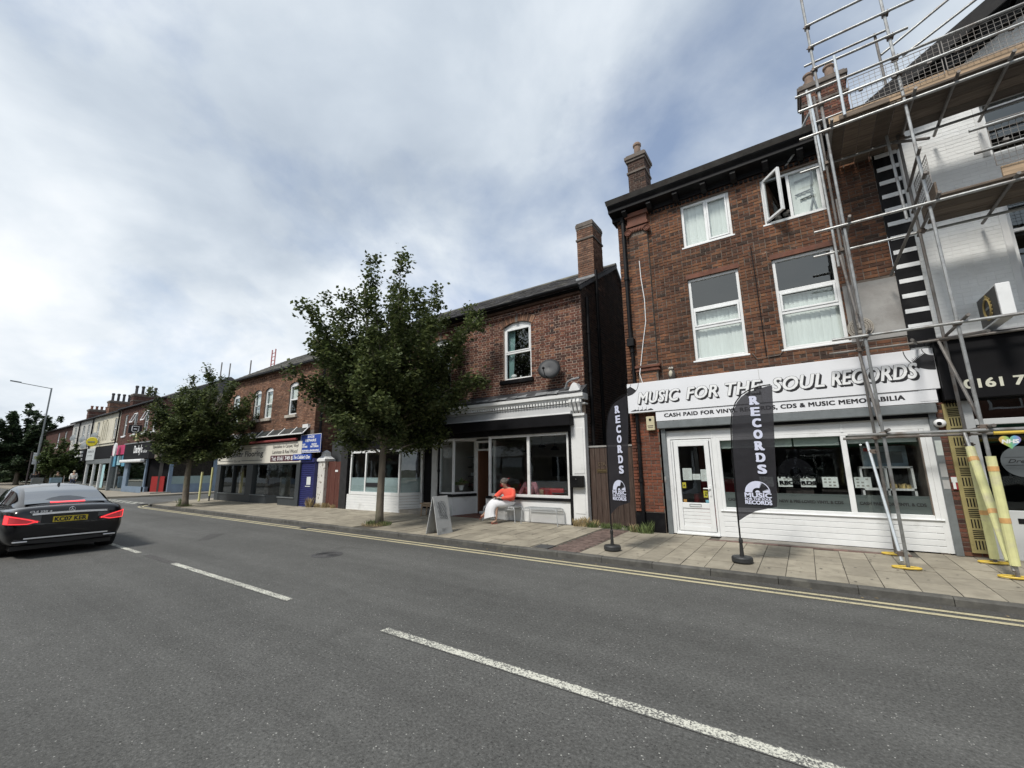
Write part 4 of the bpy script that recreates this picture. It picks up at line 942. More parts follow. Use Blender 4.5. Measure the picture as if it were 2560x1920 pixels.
# ---------------------------------------------------------------- scaffolding
sc_ = thing('scaffolding', 'tube and board scaffolding in front of the white gabled building', 'scaffolding', (1.6, 9.5, .15))
TR = .0242
Ao, Ai, Bo, Bi = (1.085, 8.95), (1.09, 10.04), (2.20, 8.97), (2.24, 9.97); YO, YI = 8.95, 10.0
def tube(p, q, name='ledger', m='galv', r=TR): return MB().tube(p, q, r, 10).build(name, M[m], sc_, smooth=False)
def cpl(p, name='coupler'):
    x, y, z = p; mb = MB().box(x-.045, x+.045, y-.045, y+.045, z-.035, z+.035); mb.tube((x-.07, y-.02, z), (x+.07, y-.02, z), .014, 6); mb.tube((x+.03, y-.07, z+.02), (x+.03, y+.05, z+.02), .012, 6)
    return mb.build(name, M['coupler'], sc_, bev=.006)
GZ = .147
tube((*Ao, GZ), (1.015, 8.95, 11.3), 'standard'); tube((*Ai, GZ), (1.06, 10.0, 9.4), 'standard', 'galv_dark'); tube((*Bo, GZ), (2.105, 8.95, 11.2), 'standard'); tube((*Bi, GZ), (2.17, 10.0, 10.25), 'standard', 'galv_dark')
for x in (3.75, 5.2):
    for y in (YO, YI): tube((x+1.0, y, GZ), (x+1.0, y, 10.2), 'standard')
tube((.985, 9.98, 5.5), (.955, 9.98, 9.6), 'standard', 'galv'); tube((1.045, 9.02, 4.2), (1.02, 9.0, 6.4), 'standard', 'galv_dark'); tube((2.06, 9.93, 6.1), (2.0, 9.9, 8.5), 'standard', 'galv')
tube((1.02, 9.95, 7.6), (.985, 9.95, 9.5), 'standard', 'galv_bright')
for z in (2.15, 3.79, 5.83, 7.77):
    xr = 6.4
    for y, m in ((YO-.045, 'galv'), (YI+.03, 'galv_dark' if z < 5 else 'galv')): tube((.62, y, z), (xr, y, z+.01), 'ledger', m)
    for x, y0, y1 in ((1.12, 8.72, 10.3), (2.24, 8.72, 10.3), (4.70, 8.7, 10.3)): tube((x, y0, z+.055), (x, y1, z+.05), 'transom', 'galv_dark')
    for p in ((1.085-.006*z, YO, z), (2.19-.008*z, YO, z), (1.09, YI, z), (2.23, YI, z)): cpl(p)
tube((2.3, 9.05, 2.11), (4.6, 8.93, 2.12), 'ledger', 'yellow_plastic')
for x in (2.75, 3.35): tube((x, 8.72, 7.83), (x, 10.35, 7.82), 'transom', 'galv_dark'); tube((x+.35, 8.80, 5.89), (x+.35, 10.4, 5.88), 'transom', 'galv_dark')
for z, a, b, y in ((8.36, .68, 6.4, YO), (8.69, .66, 6.4, YO), (9.15, 1.02, 2.36, YO), (9.655, 1.02, 6.4, YO), (10.15, 1.0, 6.4, YO), (10.18, .98, 2.35, YI), (8.75, 1.0, 1.5, YI)): tube((a, y-.045, z), (b, y-.045, z+.004), 'guard_rail', 'galv')
for z in (8.36, 8.69, 9.15, 9.655, 10.15): cpl((1.03, YO, z))
for z in (8.36, 8.69, 9.15, 9.655): cpl((2.13, YO, z))
tube((1.33, 8.89, 7.93), (1.335, 8.89, 9.22), 'guard_post', 'galv_bright')
tube((2.2, 10.0, 9.72), (3.6, 10.0, 10.48), 'sloping_rail', 'galv'); tube((2.50, 10.02, 9.52), (3.6, 10.02, 10.06), 'sloping_rail', 'galv')
tube((.40, 10.6, 8.5), (1.02, 10.1, 9.25), 'sloping_rail', 'galv'); tube((.25, 10.6, 8.2), (1.02, 10.1, 8.85), 'sloping_rail', 'galv')
# end rails at the left edge of the lower platform
for z in (6.3, 6.75): tube((2.14, 8.75, z), (2.2, 10.15, z), 'guard_rail', 'galv_dark')
for z in (6.45, 6.85): tube((2.75, 8.9, z), (6.4, 8.9, z), 'guard_rail', 'galv')
tube((2.05, 9.0, 5.85), (1.75, 10.25, 5.2), 'brace', 'galv_dark')
tube((2.10, 9.93, 7.7), (2.32, 8.98, 7.0), 'brace', 'galv_dark')
tube((1.03, 9.0, .22), (.95, 9.98, 2.07), 'brace', 'galv_bright')
br2 = tube((2.18, 8.97, .22), (2.20, 9.93, 2.2), 'brace', 'galv')
tube((1.07, 9.05, 2.3), (1.06, 9.97, 3.7), 'brace', 'galv_dark'); tube((2.20, 9.05, 2.3), (2.14, 9.97, 3.75), 'brace', 'galv_dark'); tube((1.04, 9.05, 3.95), (1.03, 9.95, 5.7), 'brace', 'galv_dark')
tube((1.62, 8.93, 3.62), (1.92, 10.3, 3.84), 'transom', 'galv_dark'); tube((2.12, 10.25, 3.84), (2.45, 8.9, 3.6), 'transom', 'galv_dark')
# boards
rb = random.Random(8)
def board(x0, x1, y0, y1, z, m='plank'):
    o = MB().box(x0, x1, y0, y1, z, z+.038).build('scaffold_board', M[m], sc_, bev=.003); return o
for i in range(4): board(2.16+rb.uniform(-.1, .1), 6.5, 8.93+i*.262, 8.93+i*.262+.225+.03, 7.875+rb.uniform(0, .004))
for i in range(5): x = 1.10+i*.236; board(x, x+.225, 8.98, 10.55-(.1*(i % 2)), 7.872+rb.uniform(0, .004))
for i in range(4): board(2.24+rb.uniform(-.06, .1), 6.5, 8.96+i*.262, 8.96+i*.262+.25, 5.93+rb.uniform(0, .004))
toe = MB().box(1.10, 2.12, 8.965, 8.998, 7.915, 8.035).build('toe_board', M['plank_new'], sc_, bev=.004); MB().box(2.14, 6.4, 8.96, 8.996, 7.92, 8.10).build('toe_board', M['plank_new'], sc_, bev=.004)
MB().box(1.25, 1.95, 8.93, 8.955, 7.90, 7.99).build('toe_board', M['plank'], sc_, bev=.004)
MB().box(3.0, 6.4, 8.96, 8.996, 5.975, 6.15).build('toe_board', M['plank_new'], sc_, bev=.004)
MB().box(2.26, 2.29, 8.98, 9.9, 5.97, 6.2).build('toe_board', M['plank'], sc_, bev=.004)
# wire mesh guards
def meshp(o, e1, e2, n, m_, step=.075):
    o = Vector(o); e1 = Vector(e1); e2 = Vector(e2); mb = MB()
    for i in range(n+1): w = .007 if i in (0, n) else .0035; mb.tube(o+e1*step*i, o+e1*step*i+e2*step*m_, w, 4)
    for i in range(m_+1): w = .007 if i in (0, m_) else .0035; mb.tube(o+e2*step*i, o+e2*step*i+e1*step*n, w, 4)
    for i in (2, n//2, n-2): 
        c = o+e1*step*i+e2*step*(m_*.5); mb.box(c.x-.03, c.x+.03, c.y-.03, c.y+.012, c.z-.02, c.z+.02)
    return mb.build('mesh_guard', M['galv_dark'], sc_)
meshp((1.46, 8.925, 8.03), (1, 0, 0), (0, 0, 1), 16, 8); meshp((2.70, 8.92, 8.05), (1, 0, 0), (0, 0, 1), 20, 8)
meshp((2.95, 8.925, 6.16), (1, 0, 0), (0, 0, 1), 20, 10); meshp((2.24, 8.98, 6.2), (0, 1, 0), (0, 0, 1), 12, 7)
# base plates, foam sleeves, couplers
for (x, y) in (Ao, Ai, Bo, Bi):
    z = pz(y)
    pts = [(x+.13*math.cos(t*math.pi/8)*1.25-.02, y+.075*math.sin(t*math.pi/8), z+.025) for t in range(17)]
    b = MB().path(pts, .016, 6).build('base_plate', M['yellow_plastic'], sc_)
    MB().box(x-.075, x+.075, y-.075, y+.075, z+.002, z+.014).build('sole_plate', M['galv_dark'], sc_)
def foam(p, q, r=.055):
    p, q = Vector(p), Vector(q); f = MB().tube(p, q, r, 12).build('foam_sleeve', M['foam'], sc_)
    for t in (.12, .6): c = p.lerp(q, t); d = (q-p).normalized()*.035; MB().tube(c-d, c+d, r+.003, 12).build('tape', M['tape'], f)
foam((2.198, 8.97, 1.78), (2.199, 8.97, .3)); foam((2.238, 9.97, 1.95), (2.24, 9.97, .22)); foam((2.198, 9.80, 1.93), (2.18, 9.03, .34))
for p in ((1.04, 9.05, .33), (2.24, YI, 1.98), (2.19, YO, 2.2), (1.0, 9.9, 1.9)): cpl(p)
bk = MB().lathe([(.06, 0), (.075, .16), (.078, .16), (.078, .17)], (1.98, 9.05, 7.92), 12).build('bucket', M['black'], None); tag(bk, 'small dark bucket hanging on the upper boards of the scaffolding', 'bucket')
# ---------------------------------------------------------------- unseen houses across the road and next door, added for windows and car to reflect
def simple_house(name, label, x0, x1, y, face, h, wm, fascia, shopm):
    t = thing(name, label, 'building', ((x0+x1)/2, y, .1)); s = face; d = 8*s
    P_ = (lambda u, v, q: (u, y+s*q, v)); nw = max(2, int((x1-x0)/3)); W_ = []
    for i in range(nw): c = x0+(i+.5)*(x1-x0)/nw; W_.append((c-.5, c+.5, 3.9, 5.5))
    mb = MB(); wall_sheet(mb, P_, x0, x1, 2.4, h, W_, .15); ya, yb = sorted((y-s*.01, y-d)); mb.box(x0, x0+.2, ya, yb, .1, h); mb.box(x1-.2, x1, ya, yb, .1, h); mb.box(x0, x1, y-d-.1, y-d, .1, h)
    mb.build('wall', wm, t)
    for a, b, c, e in W_:
        f = MB(); ring(f, a, b, c, e, .08, min(y-s*.06, y-s*.12), max(y-s*.06, y-s*.12)); f.box(a, b, min(y-s*.06, y-s*.1), max(y-s*.06, y-s*.1), (c+e)/2-.04, (c+e)/2+.04); f = f.build('window', M['white'], t)
        MB().add([(a, y-s*.1, c), (b, y-s*.1, c), (b, y-s*.1, e), (a, y-s*.1, e)], [(0, 1, 2, 3)]).build('pane', M['glass_far'], f)
        MB().add([(a, y-s*.4, c), (b, y-s*.4, c), (b, y-s*.4, e), (a, y-s*.4, e)], [(0, 1, 2, 3)]).build('net_curtain', M['interior_light'], f)
    MB().box(x0+.2, x1-.2, min(y, y+s*.2), max(y, y+s*.2), 2.5, 3.3).build('fascia', fascia, t)
    sf_ = MB(); n = max(3, int((x1-x0)/2))
    for i in range(n+1): x = x0+.25+(x1-x0-.6)*i/n; sf_.box(x, x+.1, min(y, y+s*.08), max(y, y+s*.08), .1, 2.5)
    sf_.box(x0+.2, x1-.2, min(y, y+s*.06), max(y, y+s*.06), .1, .7); sf_.build('shopfront', shopm, t)
    MB().add([(x0+.2, y-s*.02, .7), (x1-.2, y-s*.02, .7), (x1-.2, y-s*.02, 2.5), (x0+.2, y-s*.02, 2.5)], [(0, 1, 2, 3)]).build('shop_pane', M['glass_far'], t)
    MB().box(x0+.2, x1-.2, min(y-s*.5, y-s*.6), max(y-s*.5, y-s*.6), .1, 2.5).build('shop_back', M['interior_dark'], t)
    MB().prism([(x0, y+s*.25, h), (x0, y-s*4, h+2.0), (x0, y-d, h)], (x1-x0, 0, 0)).build('roof', M['slate'], t)
    return t
gs_ = mat('green_sign', (.05, .16, .08), .5, .1, 3, 0); ws_ = mat('white_sign_far', (.6, .6, .58), .5, .05, 3, 0)
bf_ = mat('brick_plain_red', (.17, .075, .05), .9, .25, 9, .3, 40); bf2 = mat('brick_plain_brown', (.13, .075, .055), .9, .25, 9, .3, 40); rnd_ = mat('pale_render', (.42, .41, .38), .85, .1, 2, .1)
xx = -78.0  # unseen row, added to block the sky in the shop window reflections
for i, (w, wm, fm_, sm_) in enumerate(((13, bf_, ws_, M['black']), (12, rnd_, gs_, M['white']), (12, bf2, ws_, M['blue_paint']), (11, bf_, M['black'], M['white']), (13, bf2, ws_, M['black']), (12, rnd_, M['black'], M['white']), (14, bf_, gs_, M['black']), (14, bf2, ws_, M['white']))):
    simple_house('added_opposite_house', ('unseen red brick shop added across the road with white sign and black shopfront', 'unseen pale rendered shop added across the road with a green sign', 'unseen brown brick shop added across the road with a blue shopfront', 'unseen red brick shop added across the road with a black sign and white shopfront', 'unseen brown brick shop added across the road with a pale sign over black shopfront', 'unseen pale rendered shop added across the road with a black sign, mirrored in the record shop window', 'unseen red brick shop added across the road with a green sign', 'unseen brown brick shop added across the road with white sign and white shopfront')[i], xx, xx+w-.05, -5.3, 1, 5.9+.3*(i % 3), wm, fm_, sm_); xx += w
simple_house('added_next_house', 'unseen red brick shop building added next to the white gabled building', 8.5, 24, 10.5, -1, 6.6, bf_, M['black'], M['white'])  # out-of-view block added so the car's rear reflects dark walls
# ---------------------------------------------------------------- cafe building (two shops under one slate roof)
CX0, CX1, CY, SYC = -15.72, -4.93, 10.85, 10.70
cf = thing('cafe_building', 'red brown brick building with slate roof, tall chimney stack and white cafe front', 'building', (-10.3, CY, .15))
cw = [(-7.74, -6.68, 4.42, 6.33), (-11.1, -10.05, 4.42, 6.33), (-14.0, -12.95, 4.42, 6.33)]
mb = MB(); P = front(CY); wall_sheet(mb, P, CX0, CX1, 2.9, 6.78, cw, .14)
for a, b, c, d in cw:      # spandrels beside the segmental heads
    for s in (-1, 1):
        xm = (a+b)/2; w = (b-a)/2; r = (w*w+.13**2)/(2*.13); cyy = d-r; pts = [(xm+s*w, CY+.001, d)]
        for i in range(7):
            x = xm+s*w*(1-i/6); pts.append((x, CY+.001, cyy+math.sqrt(max(0, r*r-(x-xm)**2))))
        mb.add(pts, [tuple(range(len(pts)))])
mb.box(CX0, CX0+.2, CY+.002, 17, .12, 6.5); mb.box(CX0, CX1-.001, 16.9, 17, .12, 6.3)
cwall = mb.build('wall', M['mortar_pale'], cf)
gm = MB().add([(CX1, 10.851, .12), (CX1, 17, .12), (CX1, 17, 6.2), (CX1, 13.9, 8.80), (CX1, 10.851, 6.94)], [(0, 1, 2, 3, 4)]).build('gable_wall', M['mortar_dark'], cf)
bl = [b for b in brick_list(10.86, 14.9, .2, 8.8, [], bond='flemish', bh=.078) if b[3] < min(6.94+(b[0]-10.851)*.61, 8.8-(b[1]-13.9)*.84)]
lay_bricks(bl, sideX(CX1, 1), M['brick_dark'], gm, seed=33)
holes = [arch(a, b, c, d-.13, .13, .24) for a, b, c, d in cw]
bl = brick_list(CX0, CX1+.008, 3.72, 6.72, holes, bl=.235, bh=.078, j=.013, bond='flemish')
lay_bricks(bl, P, M['brick_cafe'], cwall, nsep=260, seed=31, key=lambda b: (b[0]+6)**2+(b[2]-4.8)**2)
for i, (a, b, c, d) in enumerate(cw):
    xm = (a+b)/2; w = (b-a)/2; r = (w*w+.13**2)/(2*.13); cyy = d-r; am = math.asin(min(1, w/r))*1.14; n = 17
    for k in range(n):
        t = -am+2*am*(k+.5)/n; key = k == n//2
        R_ = Matrix.Rotation(t, 3, 'Y'); c0 = Vector((xm+math.sin(t)*(r+.125), CY-.003, cyy+math.cos(t)*(r+.125)))
        MB().obox(c0, (2*am*r/n*1.12-.012 if not key else .10, .045 if not key else .07, .235 if not key else .30), R_).build('arch_brick' if not key else 'keystone', M['brick_floor'] if not key else M['stone_dark'], cwall, bev=.003)
    wdw = upvc(cf, a, b, c, d-.13, CY+.06, rows=(5.32,), t=.07, sash=[(0, 1)], g='glass', sill=0)
    hd = [(xm+x, CY+.055, cyy+math.sqrt(r*r-x*x)) for x in [w*(1-2*j/12) for j in range(13)]]; hd = [(a, CY+.055, d-.135)]+hd[::-1]+[(b, CY+.055, d-.135)]
    MB().prism(hd[::-1], (0, .07, 0)).build('arched_head', M['white'], wdw)
    MB().box(a-.10, b+.08, CY-.10, CY+.06, c-.13, c-.003).build('sill', M['black'], wdw, bev=.012)
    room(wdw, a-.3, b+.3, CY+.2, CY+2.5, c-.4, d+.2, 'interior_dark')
    cur = MB()
    for q in range(7):
        x = a+.08+q*.035; sw = .25*(q/7)
        cur.add([(x, CY+.2+.02*(q % 2), d-.2), (x+.037, CY+.2+.02*((q+1) % 2), d-.2), (x+.037-sw*.4, CY+.2+.02*((q+1) % 2), c+.1), (x-sw*.4, CY+.2+.02*(q % 2), c+.1)], [(0, 1, 2, 3)])
    cur.build('curtain', mat('teal_curtain', (.22, .36, .36), .8, .1, 8, 0), wdw)
    MB().ball((a+.28, CY+.17, c+.16), .11, .05, .06, 8, 5).ball((a+.55, CY+.17, c+.11), .03, .03, .04, 6, 4).build('sill_ornament', M['white'], wdw)
# brick dentil course, gutter, roof
lay_bricks([(CX0+i*.13, CX0+i*.13+.075, 6.50, 6.57) for i in range(83)], front(CY-.004), M['brick_cafe'], cwall, proud=.045, name='dentil', stuff='dentil_course', seed=5)
MB().box(CX0, CX1, CY-.09, CY, 6.72, 6.80).build('eaves_course', M['brick_dark'], cwall)
rf = MB().prism([(CX0-.05, 10.66, 6.90), (CX0-.05, 13.9, 8.87), (CX0-.05, 17.1, 6.2), (CX0-.05, 17.0, 6.1), (CX0-.05, 13.9, 8.73), (CX0-.05, 10.7, 6.80)], (CX1-CX0+.12, 0, 0)).build('roof', M['slate'], cf)
slates(rf, CX0-.05, CX1+.07, 10.64, 6.91, 13.9, 8.89)
MB().tube((CX0-.05, 13.9, 8.87), (CX1+.07, 13.9, 8.87), .09, 8).build('ridge_tiles', M['slate_grey'], rf)
gt = MB(); q = [(10.55+.08*math.cos(t*math.pi/6), 6.90-.08*math.sin(t*math.pi/6)) for t in range(7)]
gt.prism([(CX0-.06, y, z) for y, z in q], (CX1-CX0+.15, 0, 0)); gt.box(CX0, CX1+.05, 10.66, 10.85, 6.80, 6.86)
gt.build('gutter', M['black'], rf)
chimney(cf, -5.50, -4.925, 12.0, 12.8, 7.3, 9.74, M['brick_floor'], (), cap=.03)
MB().box(-5.56, -4.90, 11.93, 12.0, 7.66, 7.78).build('chimney_flashing', M['lead'], cf)
for x, y, z0, z1, c in ((-4.86, 11.15, .2, 6.7, (5.6, 4.4, 2.9)), (-4.86, 11.95, .2, 7.9, (7.1, 5.9, 4.2))): downpipe(cf, x, y, z0, z1, .05, 'black', c)
# satellite dish
sd = thing('satellite_dish', 'dark grey satellite dish on the cafe brick wall beside the arched window', 'satellite dish', (-5.86, 10.8, 4.47))
Rm = Matrix.Rotation(RAD(18), 3, 'Z') @ Matrix.Rotation(RAD(72), 3, 'X')
MB().lathe([(.0, .075), (.12, .065), (.24, .035), (.33, 0), (.335, .006), (.24, .045), (0, .09)], (-5.86, 10.50, 4.50), 22, Rm).build('dish', mat('dish_grey', (.045, .048, .052), .55, .15, 6, 0), sd, smooth=True)
MB().path([(-5.86, 10.84, 4.4), (-5.86, 10.6, 4.42), (-5.86, 10.55, 4.48)], .02, 6).path([(-5.86, 10.5, 4.22), (-5.84, 10.2, 4.25), (-5.84, 10.12, 4.42)], .012, 6).ball((-5.84, 10.12, 4.45), .04).build('arm', M['black'], sd)
# cornice over the cafe: lead, dentils, fascia, consoles
cor = MB().prism([(-10.75, 10.85, 3.98), (-10.75, 10.52, 3.76), (-10.75, 10.50, 3.70), (-10.75, 10.85, 3.70)], (5.9, 0, 0)).build('cornice', M['tarp'], cf)
mb = MB(); rr = random.Random(4)
for i in range(16):
    x = -10.7+i*.36; mb.add([(x, 10.505+rr.uniform(-.03, .01), 3.74+rr.uniform(-.02, .03)), (x+.4, 10.505+rr.uniform(-.03, .01), 3.74+rr.uniform(-.02, .03)), (x+.4, 10.62, 3.83+rr.uniform(-.02, .03)), (x, 10.62, 3.83+rr.uniform(-.02, .03))], [(0, 1, 2, 3)])
mb.build('lead_edge', M['lead'], cor)
mb = MB(); 
for y, z0, z1 in ((10.50, 3.60, 3.70), (10.56, 3.53, 3.60), (10.64, 3.40, 3.44)): mb.box(-10.75, -4.84, y, 10.85, z0, z1)
mb.build('cornice_moulding', M['white_wall'], cor, bev=.01)
dm = MB().box(-.03, .03, -.05, .03, -.035, .035).mesh('dentil', M['white_wall'])
for i in range(58):
    o = bpy.data.objects.new('dentil', dm); COL.objects.link(o); o.parent = cor; o.location = Vector((-10.65+i*.10, 10.61, 3.487))-Vector(rootloc(cf))
MB().add([(-10.7, 10.55, 3.18), (-5.25, 10.55, 3.18), (-5.25, 10.66, 3.40), (-10.7, 10.66, 3.40)], [(0, 1, 2, 3)]).box(-10.7, -5.25, 10.66, 10.85, 3.1, 3.42).build('sloping_fascia', mat('shaded_fascia_board', (.36, .37, .38), .6, .08, 3, .05), cor)  # the fascia's grey has the shade below the cornice put into it
MB().box(-10.7, -5.24, 10.50, 10.70, 3.13, 3.18).build('fascia_moulding', M['white_wall'], cor, bev=.012)
# curved pediment block at the right end
pts = [(-5.32+.40*i/10, 10.56, 3.72+.30*math.sin(math.pi*i/10)) for i in range(11)]
MB().prism([(-5.34, 10.56, 3.70)]+pts+[(-4.90, 10.56, 3.70)], (0, .26, 0)).build('end_pediment', M['white_wall'], cor)
MB().path([(-5.42, 10.62, 3.88), (-5.34, 10.6, 4.05), (-5.2, 10.6, 4.12), (-4.96, 10.6, 4.14)], .035, 6).build('broken_coping', M['lead'], cor)
for x0, x1 in ((-5.34, -4.915), (-10.74, -10.40)):
    pl = MB().box(x0, x1, SYC, SYC+.2, .15, 3.14); pl.box(x0+.06, x1-.06, SYC-.012, SYC, 1.5, 2.75); pl.box(x0+.06, x1-.06, SYC-.012, SYC, .45, .95); pl.box(x0-.03, x1+.03, SYC-.05, SYC, 3.08, 3.15)
    if x0 < -8: pl = pl.build('pilaster', mat('grey_white_paint', (.52, .53, .53), .6, .1, 3, .2), cf, bev=.008)
    else: pl = pl.build('pilaster', M['white_wall'], cf, bev=.008)
    for k in range(3):
        cxm = x0+.09+k*(x1-x0-.18)/2
        pts = [(cxm-.04, SYC-.02, 3.15), (cxm-.04, SYC-.10, 3.22), (cxm-.04, SYC-.12, 3.32), (cxm-.04, SYC-.2, 3.46), (cxm-.04, SYC-.18, 3.54), (cxm-.04, SYC, 3.54), (cxm-.04, SYC, 3.15)]
        MB().prism(pts[::-1], (.08, 0, 0)).build('console', M['white_wall'], pl, bev=.01)
# blind box and black head
MB().box(-10.42, -5.235, 10.42, 10.70, 2.82, 3.13).build('blind_box', M['black_matt'], cf, bev=.012)
MB().box(-10.40, -5.34, 10.62, 10.85, 2.66, 2.82).build('black_head', M['black'], cf)
MB().box(-5.415, -5.343, SYC-.03, SYC+.1, .15, 2.80).build('black_strip', M['black'], cf); downpipe(cf, -10.36, SYC-.04, .2, 2.75, .035, 'black', (1.6,))
# right-hand window with stall riser
upvc(cf, -8.25, -5.415, .83, 2.66, SYC, cols=(-6.77,), t=.075, bar=.09, g='glass', sill=0, m='white_wall')
MB().box(-8.33, -5.40, SYC-.05, SYC+.04, .755, .83).build('black_sill', M['black'], cf, bev=.008)
MB().box(-8.36, -5.415, SYC+.0, SYC+.1, .15, .755).build('stall_riser', M['white_wall'], cf, bev=.006)
MB().add([(-8.25, SYC+.06, .15), (-8.62, 11.5, .15), (-8.62, 11.5, .83), (-8.25, SYC+.06, .83)], [(0, 1, 2, 3)]).build('return_riser', M['white_wall'], cf)
MB().add([(-8.25, SYC+.06, .83), (-8.62, 11.5, .83), (-8.62, 11.5, 2.62), (-8.25, SYC+.06, 2.62)], [(0, 1, 2, 3)]).build('return_pane', M['glass'], cf)
# left-hand bay: front pane and a pane raking back to the door
def raked(p, q, z0, z1, t, d, name, m):
    p, q = Vector((p[0], p[1], 0)), Vector((q[0], q[1], 0)); u = (q-p); L = u.length; u.normalize(); n = Vector((u.y, -u.x, 0)); mb = MB()
    def bx(a, b, c, e):
        A, B = p+u*a, p+u*b; off = n*d
        mb.prism([A+Vector((0, 0, c)), B+Vector((0, 0, c)), B+Vector((0, 0, e)), A+Vector((0, 0, e))], -off)
    bx(0, t, z0, z1); bx(L-t, L, z0, z1); bx(t, L-t, z0, z0+t); bx(t, L-t, z1-t, z1)
    w = mb.build(name, M[m], cf, flip=True)
    A, B = p+u*t-n*d*.5, p+u*(L-t)-n*d*.5
    MB().add([(A.x, A.y, z0+t), (B.x, B.y, z0+t), (B.x, B.y, z1-t), (A.x, A.y, z1-t)], [(0, 1, 2, 3)]).build('pane', M['glass'], w); return w
raked((-10.40, SYC), (-9.73, SYC), .84, 2.64, .055, .08, 'bay_window', 'white_wall'); raked((-9.73, SYC), (-9.40, 11.5), .84, 2.64, .055, .08, 'bay_window', 'white_wall')
MB().prism([(-10.40, SYC-.0, .15), (-9.73, SYC, .15), (-9.40, 11.5, .15), (-10.4, 11.5, .15)], (0, 0, .60)).build('bay_riser', M['white_wall'], cf)
MB().prism([(-10.40, SYC-.04, .752), (-9.71, SYC-.04, .752), (-9.36, 11.5, .752), (-10.4, 11.5, .752)], (0, 0, .085)).build('bay_sill', M['black'], cf, bev=.006)
MB().prism([(-10.40, SYC-.01, 2.642), (-9.72, SYC-.01, 2.642), (-9.38, 11.5, 2.642), (-10.4, 11.5, 2.642)], (0, 0, .03)).build('bay_head', M['white_wall'], cf)
MB().prism([(-9.73, SYC, .135), (-8.25, SYC, .135), (-8.62, 11.9, .165), (-9.4, 11.9, .165)], (0, 0, .03)).build('lobby_floor', mat('red_tile', (.16, .065, .045), .7, .2, 12, .1), cf)
df = MB(); ring(df, -9.40, -8.60, .18, 2.60, .07, 11.5, 11.58); df.box(-9.33, -8.67, 11.5, 11.58, 2.26, 2.32)
df = df.build('door_frame', M['white_wall'], cf); MB().add([(-9.33, 11.54, 2.32), (-8.67, 11.54, 2.32), (-8.67, 11.54, 2.53), (-9.33, 11.54, 2.53)], [(0, 1, 2, 3)]).build('fanlight', M['glass_dark'], df)
MB().box(-9.33, -9.27, 11.5, 12.2, .18, 2.26).build('open_door', M['wood_door'], df)
MB().box(-10.4, -8.3, SYC, 11.5, 2.68, 2.72).build('lobby_ceiling', M['white_wall'], cf)
room(cf, -10.42, -5.36, SYC+.15, 16, .17, 2.75, 'interior_light')
# window lettering in the cafe bay
wl = flat('etched_white', (.5, .52, .52), .5)
letter('01', (-10.22, SYC+.03, 2.08), .28, .12, wl, cf, shear=.5)
for z, w in ((2.42, .2), (2.33, .32), (2.26, .24)): letter('COFFEE', (-10.25, SYC+.03, z), w, .035, wl, cf)
# letterbox
lb = MB().box(-5.36, -4.97, SYC-.15, SYC-.013, 1.14, 1.45); lb = tag(lb.build('letter_box', M['black'], None, bev=.015), 'black metal letter box on the white cafe pilaster', 'letter box')
MB().box(-5.30, -5.03, SYC-.156, SYC-.15, 1.37, 1.40).build('slot_flap', M['black_matt'], lb); MB().ball((-5.165, SYC-.155, 1.36), .012).build('lock', M['galv'], lb)
# cafe interior things
ct = tag(MB().box(-8.2, -5.9, 13.6, 14.2, .17, 1.15).build('counter', M['wood_pale'], None), 'pale wooden counter at the back of the cafe', 'counter')
sh = thing('wall_shelf', 'dark shelves of cups on the pale wall inside the cafe bay', 'shelf', (-10.2, 12.6, .17))
for z in (1.0, 1.35, 1.7, 2.05): MB().box(-10.38, -10.1, 12.2, 13.2, z, z+.03).build('shelf_board', M['black'], sh)
for i in range(9): MB().box(-10.35, -10.18, 12.25+.1*i, 12.31+.1*i, 1.035+.35*(i % 3), 1.16+.35*(i % 3)).build('cup', M['white'] if i % 2 else M['black'], sh)
for i, (x, y, c) in enumerate(((-7.6, 11.6, (.16, .10, .06)), (-6.2, 11.7, (.05, .05, .05)), (-5.8, 12.8, (.16, .10, .06)))):
    tb = tag(MB().lathe([(.32, .73), (.33, .75), (.33, .76), (0, .76)], (x, y, .17), 16).tube((x, y, .17), (x, y, .92), .03, 8).lathe([(.2, 0), (.2, .02), (.03, .04)], (x, y, .17), 12).build('cafe_table', mat('table_top', c, .5, .1, 4, 0), None), ('small round brown table beside the person in pink in the cafe', 'small round black table behind the cafe window', 'small round brown table deep inside the cafe near the counter')[i], 'table', 'tables inside the cafe')
for i, (x, y) in enumerate(((-6.75, 11.45), (-6.3, 11.3))):
    cu = tag(MB().box(x-.25, x+.25, y-.2, y+.25, .17, .72).box(x-.25, x+.25, y+.2, y+.3, .72, 1.05).build('cafe_chair', red, None, bev=.05), ('red padded chair behind the cafe window beside the person in pink', 'red padded chair behind the cafe window on the pilaster side')[i], 'chair', 'red chairs inside the cafe')
for i, (x, z) in enumerate(((-8.0, 2.2), (-6.9, 2.25), (-6.0, 2.3), (-7.4, 2.35))):
    pl_ = MB().tube((x, 12.6, z), (x, 12.6, 2.75), .006, 5).lathe([(.02, .14), (.06, .12), (.16, 0), (.155, 0), (.05, .11)], (x, 12.6, z), 14)
    tag(pl_.build('pendant_lamp', M['black'], None), ('lowest black pendant lamp inside the cafe, on the door side', 'black pendant lamp inside the cafe just behind the window mullion', 'black pendant lamp inside the cafe on the pilaster side', 'highest black pendant lamp inside the cafe')[i], 'lamp', 'pendant lamps in the cafe')
pic = tag(MB().box(-8.9, -8.3, 15.95, 15.985, 1.3, 2.1).build('framed_picture', M['black'], None), 'dark framed picture on the back wall of the cafe', 'picture')
